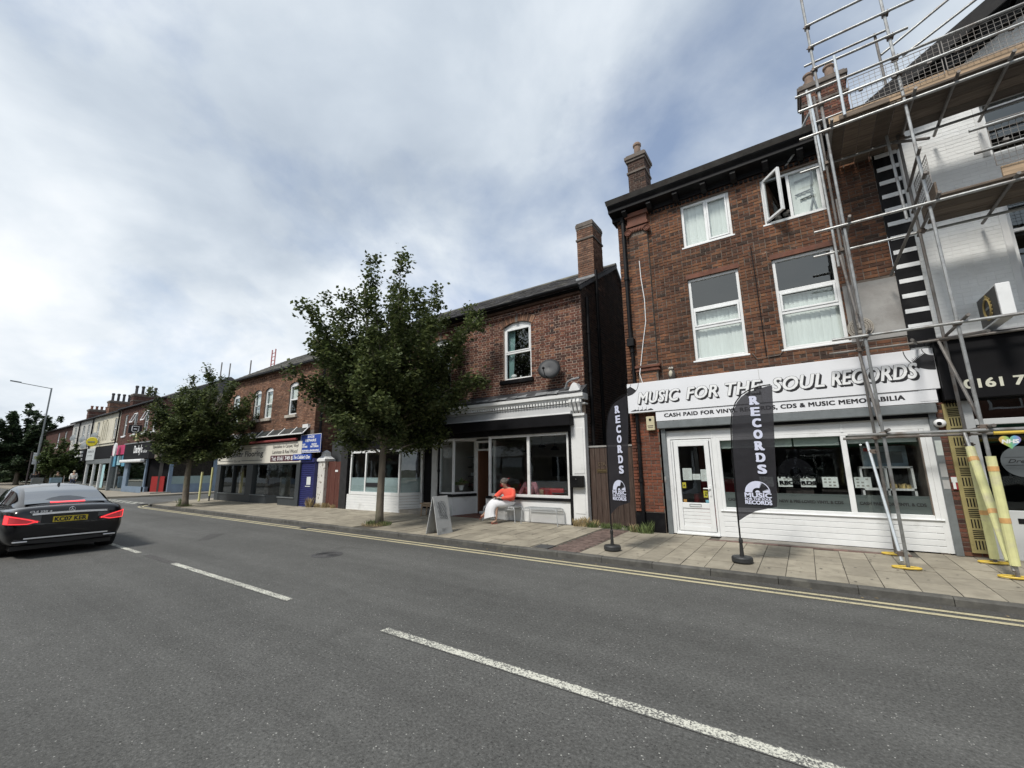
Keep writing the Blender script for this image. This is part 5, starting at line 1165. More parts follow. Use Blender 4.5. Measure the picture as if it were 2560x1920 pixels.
# house plant in the bay, flowers on the window ledge
hp_ = thing('pot_plant', 'green leafy pot plant on a white stand in the cafe bay window', 'plant', (-9.72, 11.1, .75))
MB().lathe([(.06, 0), (.10, .16), (.09, .16)], (-9.72, 11.1, .95), 12).build('pot', M['white'], hp_)
MB().path([(-9.86, 11.1, .78), (-9.72, 11.1, .98), (-9.58, 11.1, .78)], .008, 5).build('stand', M['galv'], hp_)
lf = MB(); rp = random.Random(6)
for i in range(46):
    a = rp.uniform(0, 6.28); el = rp.uniform(.2, 1.4); L = rp.uniform(.16, .36); d = Vector((math.cos(a)*math.cos(el), math.sin(a)*math.cos(el), math.sin(el))); p = Vector((-9.72, 11.1, 1.12)); q = p+d*L; s = d.cross(Vector((0, 0, 1))).normalized()*.028
    lf.add([p, p+d*L*.55+s, q-Vector((0, 0, .05)), p+d*L*.55-s], [(0, 1, 2, 3)])
lf.build('leaves', mat('house_plant_green', (.10, .16, .04), .5, .3, 12, 0), hp_)

# ---------------------------------------------------------------- left-hand shop of the same building
LY = 10.5
nb = thing('black_fascia_shop', 'shopfront with black fascia, white boarded riser and frosted window band behind the tall tree', 'shopfront', (-13.2, LY, .13))
MB().box(-15.80, -10.76, LY-.18, CY, 2.84, 3.72).build('fascia', M['black_matt'], nb, bev=.01)
MB().box(-15.85, -10.76, LY-.22, CY, 3.72, 3.80).build('fascia_cap', M['lead'], nb)
letter('hair & style', (-15.65, LY-.18, 2.92), .75, .10, M['sign_letter'], nb, bold=.01)
for i in range(6): MB().box(-15.2, -10.8, LY-.06+.004*i, LY, 2.45+i*.065, 2.508+i*.065).build('shutter_slat', M['black'], nb)
pb = MB().box(-15.68, -15.24, LY-.04, CY, .12, 2.84).build('pilaster', mat('flaking_black_paint', (.022, .022, .024), .6, .3, 5, .3, 40, dirt=(.5, .5, .48), dscale=5, dlo=.70, dhi=.72), nb)
MB().box(-15.24, -15.04, LY+.1, LY+.2, .12, 2.4).build('dark_reveal', M['black_matt'], nb)
def nbpane(p, q, z0, z1, g='glass'): return MB().add([(p[0], p[1], z0), (q[0], q[1], z0), (q[0], q[1], z1), (p[0], p[1], z1)], [(0, 1, 2, 3)]).build('pane', M[g], nb)
A_, B_, D_ = (-15.06, LY), (-12.17, LY), (-11.73, 11.2)
fm = MB()
for x in (-15.06, -14.13, -13.18, -12.20): fm.box(x, x+.07, LY-.01, LY+.06, .75, 2.40)
fm.box(-15.06, -12.13, LY-.012, LY+.05, .72, .83); fm.box(-15.06, -12.13, LY-.012, LY+.05, 2.30, 2.42)
fm.prism([(-12.17, LY, .72), (-11.73, 11.2, .72), (-11.73, 11.2, .83), (-12.17, LY, .83)], (.05, -.02, 0)); fm.prism([(-12.17, LY, 2.3), (-11.73, 11.2, 2.3), (-11.73, 11.2, 2.42), (-12.17, LY, 2.42)], (.05, -.02, 0)); fm.box(-11.80, -11.68, 11.17, 11.25, .3, 2.42)
fm.build('window_frame', M['white'], nb)
frost = glassmat('frosted_pale_blue', (.5, .56, .58), .8, .4); frm, ft, fb = newmat('frosted_film'); fb.inputs['Roughness'].default_value = .25
FN = NT(ft); FN.l(FN.ramp(FN.noise(3, 3), [(.3, (.30, .38, .40)), (.7, (.36, .45, .47))]), fb.inputs['Base Color'])
for p, q in (((-14.99, LY+.02), (-14.13, LY+.02)), ((-14.06, LY+.02), (-13.18, LY+.02)), ((-13.11, LY+.02), (-12.20, LY+.02)), ((-12.14, LY+.05), (-11.76, 11.18))):
    nbpane(p, q, .83, 2.30)
    MB().add([(p[0], p[1]+.012, .83), (q[0], q[1]+.012, .83), (q[0], q[1]+.012, 1.36), (p[0], p[1]+.012, 1.36)], [(0, 1, 2, 3)]).build('frosted_band', frm, nb)
MB().box(-14.05, -13.2, LY+.008, LY+.015, 1.02, 1.17).build('dark_band_print', M['sign_black'], nb)
for i in range(6):
    z = .13+i*.098
    MB().prism([(-15.20, LY-.002, z), (-15.20, LY-.002, z+.085), (-15.20, LY+.012, z+.096), (-15.20, LY+.03, z+.096), (-15.2, LY+.03, z)], (3.06, 0, 0)).build('board', M['white'], nb)
    MB().prism([(-12.14, LY, z), (-12.14, LY, z+.088), (-11.72, 11.2, z+.088+.0), (-11.72, 11.2, z)], (.02, -.01, 0)).build('raked_board', M['white'], nb)
MB().prism([(-12.2, LY+.02, .12), (-10.78, LY+.02, .12), (-10.78, 11.4, .12), (-11.75, 11.4, .12)], (0, 0, .15)).build('step', M['concrete'], nb)
MB().box(-11.68, -10.76, 11.25, 11.3, .2, 2.5).build('dark_door', M['black_matt'], nb)
room(nb, -15.6, -10.78, LY+.25, 15, .14, 2.8, 'interior')
# door panel between the shops, brown gate, white pillar
def gate(name, label, x0, x1, y, z0, z1, m, n, top=0):
    g = thing(name, label, 'gate', ((x0+x1)/2, y, z0)); w = (x1-x0)/n; rg_ = random.Random(n)
    for i in range(n): MB().box(x0+i*w+.004, x0+(i+1)*w-.004, y+rg_.uniform(-.004, .004), y+.03, z0+rg_.uniform(0, .02), z1+rg_.uniform(-.015, .01)).build('plank', M[m], g, bev=.003)
    for z in (z0+.3, z1-.3): MB().box(x0+.01, x1-.01, y+.032, y+.07, z, z+.1).build('rail', M[m], g)
    return g
g1 = gate('alley_gate', 'dark brown plank gate closing the alley, numbered 57A', -4.90, -3.57, 10.92, .17, 2.20, 'gate', 9)
letter('57A', (-4.66, 10.915, 1.70), .22, .095, flat('tarnished_numerals', (.22, .17, .11), .4, .6), g1)
gl_ = MB(); ring(gl_, -4.70, -4.42, 1.53, 1.62, .012, 10.905, 10.92); gl_.box(-4.68, -4.44, 10.91, 10.918, 1.56, 1.59).build('letter_slot', flat('dull_brass', (.20, .15, .08), .4, .5), g1)
MB().box(-4.93, -3.55, 10.90, 10.99, 2.205, 2.25).build('coping', M['render_grey'], g1)
g2 = gate('side_gate', 'red brown plank gate beside the white cracked pillar', -16.66, -15.70, 10.52, .12, 2.0, 'gate_red', 5)
MB().box(-16.1, -15.92, 10.512, 10.52, 1.58, 1.66).build('number_plate', M['white'], g2)
wp = thing('gate_pillar', 'white painted gate pillar with peeling paint and pyramid cap', 'pillar', (-16.92, 10.55, .13))
MB().box(-17.16, -16.66, 10.38, 10.75, .13, 2.02).build('shaft', mat('cracked_white_paint', (.62, .61, .58), .8, .1, 3, .5, 14, dirt=(.25, .23, .2), dscale=6, dlo=.57, dhi=.62), wp, bev=.02)
MB().prism([(-17.22, 10.32, 2.02), (-16.6, 10.32, 2.02), (-16.6, 10.81, 2.02), (-17.22, 10.81, 2.02)], (0, 0, .10)).loft([[(-17.2, 10.34, 2.12), (-16.62, 10.34, 2.12), (-16.62, 10.79, 2.12), (-17.2, 10.79, 2.12)], [(-17.06, 10.43, 2.24), (-16.76, 10.43, 2.24), (-16.76, 10.7, 2.24), (-17.06, 10.7, 2.24)], [(-17.04, 10.44, 2.40), (-16.78, 10.44, 2.40), (-16.78, 10.69, 2.40), (-17.04, 10.69, 2.40)], [(-16.92, 10.56, 2.50), (-16.9, 10.56, 2.50), (-16.9, 10.57, 2.50), (-16.92, 10.57, 2.50)]]).build('cap', M['white_wall'], wp)
MB().box(-17.2, -15.66, 11.0, 11.1, .12, 2.9).build('yard_door', mat('dark_grey_paint', (.06, .065, .07), .6, .1, 3, .1), nb)

# ---------------------------------------------------------------- flooring shop and cobbler
FY0 = 10.3
fs = thing('flooring_shop_building', 'two storey brown brick building with a cream flooring shop sign and arched windows', 'building', (-22, FY0, .12))
FX0, FX1 = -26.5, -17.55
fw = [(-25.75, -25.0, 4.20, 5.75), (-23.36, -22.62, 4.20, 5.75), (-22.18, -21.44, 4.20, 5.75), (-19.88, -19.12, 4.20, 5.75)]
mb = MB(); P = front(FY0); wall_sheet(mb, P, FX0, FX1, 2.9, 6.45, fw, .14)
for a, b, c, d in fw:
    for s in (-1, 1):
        xm = (a+b)/2; w = (b-a)/2; r = (w*w+.12**2)/(2*.12); cyy = d-r; pts = [(xm+s*w, FY0+.001, d)]
        for i in range(7): x = xm+s*w*(1-i/6); pts.append((x, FY0+.001, cyy+math.sqrt(max(0, r*r-(x-xm)**2))))
        mb.add(pts, [tuple(range(len(pts)))])
mb.box(FX0, FX0+.2, FY0+.002, 18, .12, 6.5); mb.box(FX0, FX1, 17.9, 18, .12, 6.3)
fwall = mb.build('wall', M['mortar_dark'], fs)
lay_bricks(brick_list(FX0, FX1+.008, 3.4, 6.20, [arch(a, b, c, d-.12, .12, .16) for a, b, c, d in fw], bond='garden', bh=.078), P, M['brick_floor'], fwall, nsep=120, seed=41, key=lambda b: -b[0])
gm = MB().add([(FX1, FY0+.001, .12), (FX1, 18, .12), (FX1, 18, 6.2), (FX1, 14, 8.75), (FX1, FY0+.001, 6.60)], [(0, 1, 2, 3, 4)]).build('gable_wall', M['mortar_dark'], fs)
lay_bricks([b for b in brick_list(FY0+.01, 13.2, .3, 8.2, [], bond='garden', bh=.078) if b[3] < 6.6+(b[0]-FY0)*.58], sideX(FX1, 1), M['brick_floor'], gm, seed=42, stuff='side_brickwork')
cb_ = []
for k, (z, d) in enumerate(((6.20, .02), (6.275, .05), (6.35, .02), (6.425, .07))):
    lay_bricks([(FX0+i*.225+(.11 if k % 2 else 0), FX0+i*.225+(.11 if k % 2 else 0)+(.12 if k in (1,) else .214), z, z+.066) for i in range(40)], P, M['brick_floor'], fwall, seed=50+k, proud=d, name='corbel', stuff='corbel_course')
for a, b, c, d in fw:
    xm = (a+b)/2; w = (b-a)/2; r = (w*w+.12**2)/(2*.12); cyy = d-r; am = math.asin(w/r)*1.15
    for k in range(11):
        t = -am+2*am*(k+.5)/11; MB().obox((xm+math.sin(t)*(r+.10), FY0-.003, cyy+math.cos(t)*(r+.10)), (2*am*r/11*1.1-.012, .03, .19), Matrix.Rotation(t, 3, 'Y')).build('arch_brick', M['brick_floor'], fwall)
    wd = upvc(fs, a, b, c, d-.12, FY0+.05, rows=(4.93,), t=.07, sill=0)
    hd = [(xm+x, FY0+.045, cyy+math.sqrt(r*r-x*x)) for x in [w*(1-2*j/10) for j in range(11)]]; hd = [(a, FY0+.045, d-.125)]+hd[::-1]+[(b, FY0+.045, d-.125)]
    MB().prism(hd[::-1], (0, .07, 0)).build('arched_head', M['white'], wd); MB().box(a-.12, b+.08, FY0-.10, FY0+.05, c-.14, c-.003).build('sill', M['stone'], wd, bev=.01)
    room(wd, a-.2, b+.2, FY0+.2, FY0+2, c-.3, d+.1, 'interior'); blind(wd, a+.05, b-.05, 4.97 if a > -20 else c+.05, d-.15, FY0+.16, 4)
MB().box(-22.86, -22.44, FY0-.02, FY0+.0, 3.3, 3.32).build('bracket', M['galv'], fs)
rf = MB().prism([(FX0-.05, 10.1, 6.52), (FX0-.05, 14, 8.86), (FX0-.05, 18, 6.3), (FX0-.05, 18, 6.2), (FX0-.05, 14, 8.72), (FX0-.05, 10.15, 6.44)], (FX1-FX0+.1, 0, 0)).build('roof', M['slate_grey'], fs)
slates(rf, FX0-.05, FX1+.06, 10.08, 6.53, 14, 8.88, 'slate_grey', w=.30, g=.26, seed=8)
MB().box(FX0, FX1+.03, 10.02, 10.12, 6.46, 6.54).build('gutter', M['black'], rf)
downpipe(fs, FX1+.06, FY0+.25, .2, 6.4, .05, 'black', (5.8, 4.6, 3.4))
# glazed canopy strip, blind, sign
mb = MB()
for i in range(9): x = -26.3+i*1.05; mb.prism([(x, FY0-.02, 3.56), (x, FY0-.30, 3.26), (x, FY0-.33, 3.26), (x, FY0-.02, 3.60)], (.06, 0, 0))
mb.box(-26.4, -17.88, FY0-.36, FY0-.28, 3.22, 3.27).box(-18.3, -17.86, FY0-.12, FY0, 3.5, 3.66)
cpf = mb.build('canopy_frame', M['white_wall'], fs); MB().add([(-26.3, FY0-.305, 3.27), (-17.9, FY0-.305, 3.27), (-17.9, FY0-.02, 3.56), (-26.3, FY0-.02, 3.56)], [(0, 1, 2, 3)]).build('canopy_pane', mat('dirty_dark_glass', (.05, .055, .055), .2, .3, 4, 0), cpf)
MB().box(-26.5, -18.1, FY0-.06, FY0, 2.95, 3.25).build('black_fascia', M['black'], fs)
MB().tube((-26.4, FY0-.22, 3.02), (-18.5, FY0-.22, 3.02), .055, 8).build('red_blind_roll', mat('dull_red_canvas', (.25, .05, .05), .8, .1, 5, .1), fs)
SF = FY0-.14
sg3 = MB().box(-26.5, -18.18, SF, FY0, 2.0, 2.93).build('sign_board', mat('cream_sign', (.70, .68, .61), .5, .05, 3, 0, dirt=(.6, .58, .53)), fs, bev=.006)
dkr = flat('maroon_print', (.075, .018, .03), .5); lt_ = flat('charcoal_print', (.05, .048, .048), .5)
letter('Manchester Flooring', (-26.2, SF, 2.27), 4.65, .34, lt_, sg3, fat=.012)
MB().box(-26.2, -24.6, SF-.004, SF, 2.14, 2.165).box(-23.7, -21.6, SF-.004, SF, 2.14, 2.165).box(-26.2, -21.6, SF-.004, SF, 2.72, 2.74).build('sign_rules', lt_, sg3)
letter('Co. Ltd.', (-24.5, SF, 2.09), .7, .10, lt_, sg3, fat=.004)
letter('Specialists in Carpet, Vinyl', (-20.65, SF, 2.64), 2.2, .17, lt_, sg3, fat=.004); letter('Laminate & Real Wood', (-20.65, SF, 2.42), 2.15, .16, lt_, sg3, fat=.004)
tb_ = MB().box(-20.8, -18.3, SF-.005, SF, 2.06, 2.34).build('phone_panel', dkr, sg3); letter('Tel: 0161 749 8877', (-20.7, SF-.005, 2.11), 2.3, .18, M['sign_letter'], tb_, fat=.006)
# dark grey shopfront
dg = mat('dark_grey_shopfront', (.043, .050, .056), .5, .1, 3, .1); M['dg'] = dg
mb = MB().box(-26.5, -26.05, SF+.02, FY0+.1, .12, 2.0).box(-23.1, -22.45, SF+.02, FY0+.1, .12, 2.0).box(-18.50, -18.2, SF+.02, FY0+.1, .12, 2.0).box(-26.05, -23.1, SF+.03, FY0+.1, .12, .52).box(-22.45, -21.0, SF+.03, FY0+.1, .12, .52).box(-19.88, -18.5, SF+.03, FY0+.1, .12, .48).box(-26.05, -18.5, SF+.03, FY0+.1, 1.93, 2.0)
mb.box(-24.62, -24.54, SF+.04, FY0+.05, .52, 1.93)
mb.prism([(-21.0, SF+.05, .12), (-20.6, 11.1, .12), (-20.55, 11.1, .12), (-20.95, SF+.05, .12)], (0, 0, .4)); mb.prism([(-19.9, SF+.05, .12), (-20.2, 11.1, .12), (-20.15, 11.1, .12), (-19.85, SF+.05, .12)], (0, 0, .36))
sf3 = mb.build('shopfront', dg, fs)
for p, q in (((-26.05, FY0), (-24.62, FY0)), ((-24.54, FY0), (-23.1, FY0)), ((-22.45, FY0), (-21.0, FY0)), ((-21.0, FY0), (-20.6, 11.1)), ((-20.2, 11.1), (-19.88, FY0)), ((-19.88, FY0), (-18.5, FY0))):
    MB().add([(p[0], p[1], .5), (q[0], q[1], .5), (q[0], q[1], 1.93), (p[0], p[1], 1.93)], [(0, 1, 2, 3)]).build('pane', M['glass'], sf3)
MB().box(-26.1, -23.1, SF-.01, SF+.06, .50, .54).box(-22.5, -21.0, SF-.01, SF+.06, .50, .54).box(-19.9, -18.5, SF-.01, SF+.06, .46, .50).build('window_ledge', M['grey_metal'], sf3)
room(fs, -26.4, -18.3, FY0+.15, 16, .14, 2.4, 'interior', floor='wood_pale')
for i, (x, y, h_, r_, c) in enumerate(((-25.3, 11.0, 1.7, .14, (.30, .25, .17)), (-25.0, 11.2, 1.5, .14, (.12, .12, .13)), (-21.8, 11.5, 1.2, .25, (.26, .24, .20)), (-21.3, 12.0, 1.4, .22, (.18, .16, .13)), (-19.2, 11.2, .5, .2, (.32, .26, .18)), (-19.6, 12.2, 1.5, .2, (.25, .23, .2)), (-23.6, 11.6, 1.3, .2, (.15, .1, .08)))):
    tag(MB().lathe([(r_, 0), (r_, h_), (r_*.4, h_), (r_*.4, 0)], (x, y, .14), 14).build('carpet_roll', mat('carpet', c, .95, .15, 20, .2), None), ('tall sandy carpet roll at the side road end of the flooring shop window', 'charcoal carpet roll beside the tall sandy roll', 'wide short beige carpet roll by the flooring shop entrance', 'brown carpet roll behind the wide beige roll', 'low stub of sandy carpet in the window next to the kiosk', 'grey beige carpet roll deep inside behind the low sandy stub', 'dark brown carpet roll behind the grey shopfront pier')[i], 'carpet roll', 'carpet rolls in the flooring shop')
# cobbler kiosk
cob = thing('cobbler_kiosk', 'narrow shoe repair kiosk with a closed dark blue roller shutter', 'kiosk', (-17.8, FY0, .12))
nv = mat('navy_shutter', (.022, .026, .12), .45, .15, 4, .1); nv2 = mat('blue_sign', (.03, .075, .36), .45, .05, 3, 0)
for i in range(23): MB().prism([(-18.33, FY0-.03, .13+i*.081), (-18.33, FY0-.05, .15+i*.081), (-18.33, FY0-.05, .19+i*.081), (-18.33, FY0-.03, .208+i*.081)], (1.12, 0, 0)).build('shutter_slat', nv, cob)
MB().box(-18.47, -17.18, FY0-.10, FY0+.1, 1.99, 2.16).build('shutter_box', nv, cob); MB().box(-18.47, -18.33, FY0-.06, FY0+.1, .13, 1.99).box(-17.21, -17.17, FY0-.06, FY0+.1, .13, 1.99).build('shutter_guide', nv, cob)
mm = MB()
for i in range(14): mm.box(-18.44+.02*(i % 2), -18.38, FY0-.063, FY0-.06, .3+i*.12, .36+i*.12)
mm.build('side_lettering', M['sign_letter'], cob)
MB().box(-17.72, -17.42, FY0-.056, FY0-.052, 1.05, 1.38).box(-17.80, -17.42, FY0-.06, FY0-.05, .97, 1.0).build('notice', notice, cob)
s1 = MB().box(-18.80, -17.36, FY0-.16, FY0-.11, 2.10, 2.35).build('sign_board', nv2, cob); letter("The Cobbler's Den", (-18.72, FY0-.16, 2.15), 1.28, .15, M['sign_letter'], s1, fat=.006, shear=.25)
s2 = MB().box(-18.33, -16.76, FY0-.12, FY0-.08, 2.40, 3.19).build('sign_board', nv2, cob)
rgm = MB(); ring(rgm, -18.33, -16.76, 2.40, 3.19, .02, FY0-.124, FY0-.12); rgm.build('sign_border', M['sign_letter'], s2)
for tx, x, w, z, h_ in (('SHOE', -17.78, .5, 3.03, .10), ('REPAIRS', -17.95, .82, 2.87, .11), ('KEY', -18.15, .22, 2.72, .07), ('CUTTING', -18.25, .48, 2.62, .075), ('WATCH', -17.45, .38, 2.72, .07), ('BATTERIES', -17.52, .6, 2.62, .075), ('TROPHIES & ENGRAVING', -18.22, 1.36, 2.45, .075)): letter(tx, (x, FY0-.12, z), w, h_, M['sign_letter'], s2, fat=.006)
MB().path([(-16.72, FY0-.1, 2.8), (-17.0, FY0+.05, 2.8), (-17.55, FY0+.1, 2.8)], .02, 5).build('sign_bracket', M['black'], s2)
MB().box(-18.47, -17.17, FY0+.1, FY0+.2, .12, 2.9).build('kiosk_wall', M['black_matt'], cob)
# ---------------------------------------------------------------- terrace beyond the side road
FRY = 10.9
def far_house(name, label, x0, x1, zt, wallmat, wins, brick=None, group=None, reveal='white', depth=8, cut=0):
    t = thing(name, label, 'building', ((x0+x1)/2, FRY, .11)); mb = MB(); wall_sheet(mb, front(FRY), x0, x1, 2.6, zt, wins, .14)
    mb.box(x0, x0+.2, FRY+.01, FRY+depth, .1, zt); mb.box(x1-.2, x1, FRY+.01, FRY+depth, 2.7, zt); mb.box(x1-.2, x1, FRY+.01+cut, FRY+depth, .1, 2.7); mb.box(x0, x1, FRY+depth, FRY+depth+.1, .1, zt)
    w = mb.build('wall', wallmat, t)
    if brick: lay_bricks(brick_list(x0, x1, 3.7, zt, [rect(*q) for q in wins], bond='garden', bh=.078), front(FRY), brick, w, seed=int(-x0), proud=.007)
    for a, b, c, d in wins:
        wd = upvc(t, a, b, c, d, FRY+.06, rows=((c+d)/2,), t=.07, g='glass_far', sill=0); MB().box(a-.1, b+.1, FRY-.08, FRY+.05, c-.12, c-.003).build('sill', M[reveal], wd)
        room(wd, a-.1, b+.1, FRY+.2, FRY+1.5, c-.1, d+.1, 'interior_dark')
    rf = MB().prism([(x0-.02, FRY-.25, zt+.06), (x0-.02, FRY+4, zt+2.3), (x0-.02, FRY+8, zt+.06)], (x1-x0+.04, 0, 0)).build('roof', M['slate'], t)
    MB().box(x0, x1, FRY-.30, FRY-.18, zt-.02, zt+.07).build('gutter', M['black'], rf)
    return t, w
brick_far = brickmat('brick_far_dark_red', [(.075, .034, .027), (.12, .046, .034), (.14, .055, .04), (.09, .04, .03)], amount=.3)
hc, hw = far_house('corner_shop_building', 'dark red brick corner building with a black wrapped fascia and blue shopfront', -48.95, -38.3, 6.95, M['mortar_dark'], [(-47.7, -46.9, 4.62, 6.42), (-45.3, -44.4, 4.62, 6.42), (-42.6, -41.7, 4.62, 6.42), (-40.6, -39.8, 4.62, 6.42)], brick_far, cut=.85)
lay_bricks(brick_list(FRY, 16, 3.85, 6.95, [rect(13.0, 13.9, 4.6, 6.4)], bond='garden', bh=.078), sideX(-38.3, 1), brick_far, hw, seed=61, stuff='side_brickwork')
MB().box(-38.32, -38.28, 13.0, 13.9, 4.6, 6.4).build('side_window', M['glass_far'], hc)
for x, z in ((-44.9, 5.55), (-42.2, 5.6)):      # tilted-open top lights
    r_ = MB(); ring(r_, -.4, .4, -.42, .42, .07, -.025, .025); r_.v = [tuple(Vector((x+.02, FRY-.14, 5.98))+Matrix.Rotation(RAD(-20), 3, 'X') @ Vector(q)) for q in r_.v]; r_.build('open_light', M['white'], hc)
mb = MB().box(-45.4, -39.5, FRY-.25, FRY+.05, 2.62, 3.80); mb.prism([(-39.5, FRY-.25, 2.62), (-38.05, 11.6, 2.62), (-38.05, 15.5, 2.62), (-38.3, 15.5, 2.62), (-38.3, 11.6, 2.62), (-39.5, FRY, 2.62)], (0, 0, 1.18))
fa2 = mb.build('fascia', M['black_matt'], hc); MB().box(-45.5, -39.4, FRY-.30, FRY, 3.80, 3.88).build('fascia_cap', M['lead'], fa2)
letter("Darby's", (-43.0, FRY-.25, 2.9), 1.9, .75, M['sign_letter'], fa2, fat=.02); letter('café bar', (-40.9, FRY-.25, 3.05), .95, .22, M['sign_letter'], fa2)
letter('0161 748 2303', (-38.05, 11.9, 2.78), 2.2, .2, M['sign_letter'], fa2, ux=(0, 1, 0))
mb = MB().box(-45.3, -44.4, FRY-.1, FRY, .12, 2.6).box(-40.6, -39.9, FRY-.1, FRY+.1, .12, .55).box(-44.4, -40.4, FRY-.1, FRY, .12, .55).box(-40.45, -40.2, FRY-.1, FRY, .12, 2.6)
mb.prism([(-38.25, 11.75, .12), (-38.25, 16, .12), (-38.4, 16, .12), (-38.4, 11.75, .12)], (0, 0, .62)); mb.box(-38.42, -38.22, 11.65, 11.85, .12, 2.6); mb.box(-38.42, -38.22, 14.4, 18, .12, 2.62)
mb.build('blue_shopfront', M['blue_paint'], hc)
pane(hc, -44.4, -40.45, .55, 2.6, FRY-.02, 'glass_far'); MB().add([(-38.3, 11.85, .74), (-38.3, 14.4, .74), (-38.3, 14.4, 2.6), (-38.3, 11.85, 2.6)], [(0, 1, 2, 3)]).build('pane', M['glass_far'], hc)
MB().add([(-44.4, FRY-.015, .55), (-40.45, FRY-.015, .55), (-40.45, FRY-.015, 1.15), (-44.4, FRY-.015, 1.15)], [(0, 1, 2, 3)]).add([(-38.29, 11.85, .74), (-38.29, 14.4, .74), (-38.29, 14.4, 1.3), (-38.29, 11.85, 1.3)], [(0, 1, 2, 3)]).build('etched_band', mat('etched_glass_band', (.25, .33, .33), .4, .1, 3, 0), hc)
MB().box(-45.3, -40.3, FRY-.5, FRY-.2, 2.36, 2.58).build('white_awning_roll', M['white'], hc, bev=.06)
rd = MB().prism([(-40.2, FRY+.1, .15), (-38.42, 11.7, .15), (-38.42, 11.76, .15), (-40.2, FRY+.16, .15)], (0, 0, 2.45)).build('corner_entrance', M['black_matt'], hc)
MB().prism([(-39.75, FRY+.23, .2), (-38.6, 11.56, .2), (-38.6, 11.52, .2), (-39.75, FRY+.19, .2)], (0, 0, 1.1)).build('red_door', mat('red_door', (.28, .02, .02), .5, .1, 4, 0), hc)
MB().box(-40.3, -38.2, FRY-.2, 11.9, .1, .2).build('step', M['concrete'], hc)
room(hc, -44.6, -39.0, FRY+.35, 16, .12, 2.7, 'interior')
bd = thing('black_hanging_sign', 'small square black hanging sign with a white outline emblem on the corner building', 'sign', (-42.3, 10.4, 4.85))
MB().box(-42.35, -42.29, 9.95, 10.75, 4.55, 5.2).build('board', M['sign_black'], bd)
q = MB(); q.path([(-42.28, 10.15, 5.08), (-42.28, 10.15, 4.75), (-42.28, 10.25, 4.65), (-42.28, 10.45, 4.65), (-42.28, 10.55, 4.75), (-42.28, 10.55, 5.08), (-42.28, 10.15, 5.08)], .03, 5); q.box(-42.29, -42.275, 10.25, 10.45, 4.83, 4.93); q.build('emblem', M['sign_letter'], bd)
MB().tube((-42.32, 10.7, 5.3), (-42.32, 9.95, 5.3), .02, 6).build('bracket', M['black'], bd)
yb = tag(MB().box(-43.6, -43.2, FRY-.15, FRY-.008, 4.05, 4.6).build('alarm_box', mat('pale_yellow_plastic', (.62, .58, .3), .5, .05, 4, 0), None), 'pale yellow alarm box on the corner building above the black fascia', 'alarm box')
# pink shop next door
pk = MB().box(-48.9, -45.45, FRY-.2, FRY, 3.05, 3.82).build('pink_fascia', mat('pink_sign', (.46, .045, .13), .5, .05, 3, 0), hc)
letter('BEAUTY', (-48.5, FRY-.2, 3.15), .8, .14, M['sign_letter'], pk); letter('SALON', (-48.5, FRY-.2, 3.35), .8, .12, M['sign_letter'], pk)
ov = MB().add([(-46.9+.35*math.cos(i*math.pi/12), FRY-.55, 3.45+.55*math.sin(i*math.pi/12)) for i in range(24)], [tuple(range(24))]).prism([(-46.9+.35*math.cos(i*math.pi/12), FRY-.54, 3.45+.55*math.sin(i*math.pi/12)) for i in range(24)], (0, .1, 0)).build('oval_sign', M['white'], pk)
MB().box(-48.9, -48.0, FRY-.12, FRY, 2.1, 3.05).box(-46.2, -45.4, FRY-.12, FRY, 2.1, 3.05).build('blue_poster', mat('sky_blue_print', (.10, .30, .44), .5, .15, 4, 0), hc); MB().box(-47.4, -46.5, FRY-.14, FRY, 2.2, 2.95).build('pale_poster', mat('pale_blue_print2', (.3, .5, .56), .5, .1, 4, 0), hc)
MB().box(-48.95, -48.6, FRY-.25, FRY, .12, 3.0).box(-48.6, -45.4, FRY-.05, FRY, .12, .3).box(-47.6, -47.4, FRY-.06, FRY, .3, 2.1).build('grey_shopfront', M['grey_metal'], hc); pane(hc, -48.6, -45.4, .3, 2.1, FRY-.02, 'glass_far')
for i, (x, c) in enumerate(((-48.2, (.3, .28, .25)), (-47.1, (.18, .17, .16)), (-46.3, (.35, .33, .3)))): MB().box(x-.25, x+.25, FRY+.3, FRY+.35, .3, 2.0).build('window_drape', mat('drape', c, .9, .2, 6, 0), hc)
# cream house
cream = mat('cream_painted_render', (.56, .535, .44), .75, .06, 1.5, .2, 30, dirt=(.42, .40, .33), dscale=1.2)
h2, _ = far_house('cream_house', 'cream painted terrace house with slim blind arched windows', -57.5, -48.97, 6.85, cream, [(-56.2, -55.4, 4.55, 6.35), (-50.6, -49.9, 4.55, 6.35)], reveal='stone')
for x in (-53.9, -52.8):
    MB().box(x-.28, x+.28, FRY+.001, FRY+.03, 4.5, 6.2).build('blind_arch', mat('cream_darker', (.47, .44, .36), .8, .06, 2, 0), h2)  # blind arch panels in a slightly darker cream
    r = MB(); r.path([(x-.30, FRY-.02, 4.5), (x-.30, FRY-.02, 6.15), (x-.2, FRY-.02, 6.35), (x, FRY-.02, 6.44), (x+.2, FRY-.02, 6.35), (x+.30, FRY-.02, 6.15), (x+.3, FRY-.02, 4.5)], .04, 5); r.build('arch_moulding', cream, h2)
MB().box(-57.4, -49, FRY-.08, FRY, 4.2, 4.28).build('string_course', cream, h2); downpipe(h2, -49.05, FRY-.1, .2, 6.8, .06, 'black'); downpipe(h2, -57.45, FRY-.1, .2, 6.8, .06, 'black')
MB().box(-54.6, -49.0, FRY-.15, FRY, 2.85, 3.95).build('fascia', M['black_matt'], h2); MB().box(-57.4, -54.6, FRY-.18, FRY, 2.75, 3.85).build('white_signboard', mat('pale_grey_sign', (.5, .54, .56), .5, .05, 3, 0), h2)
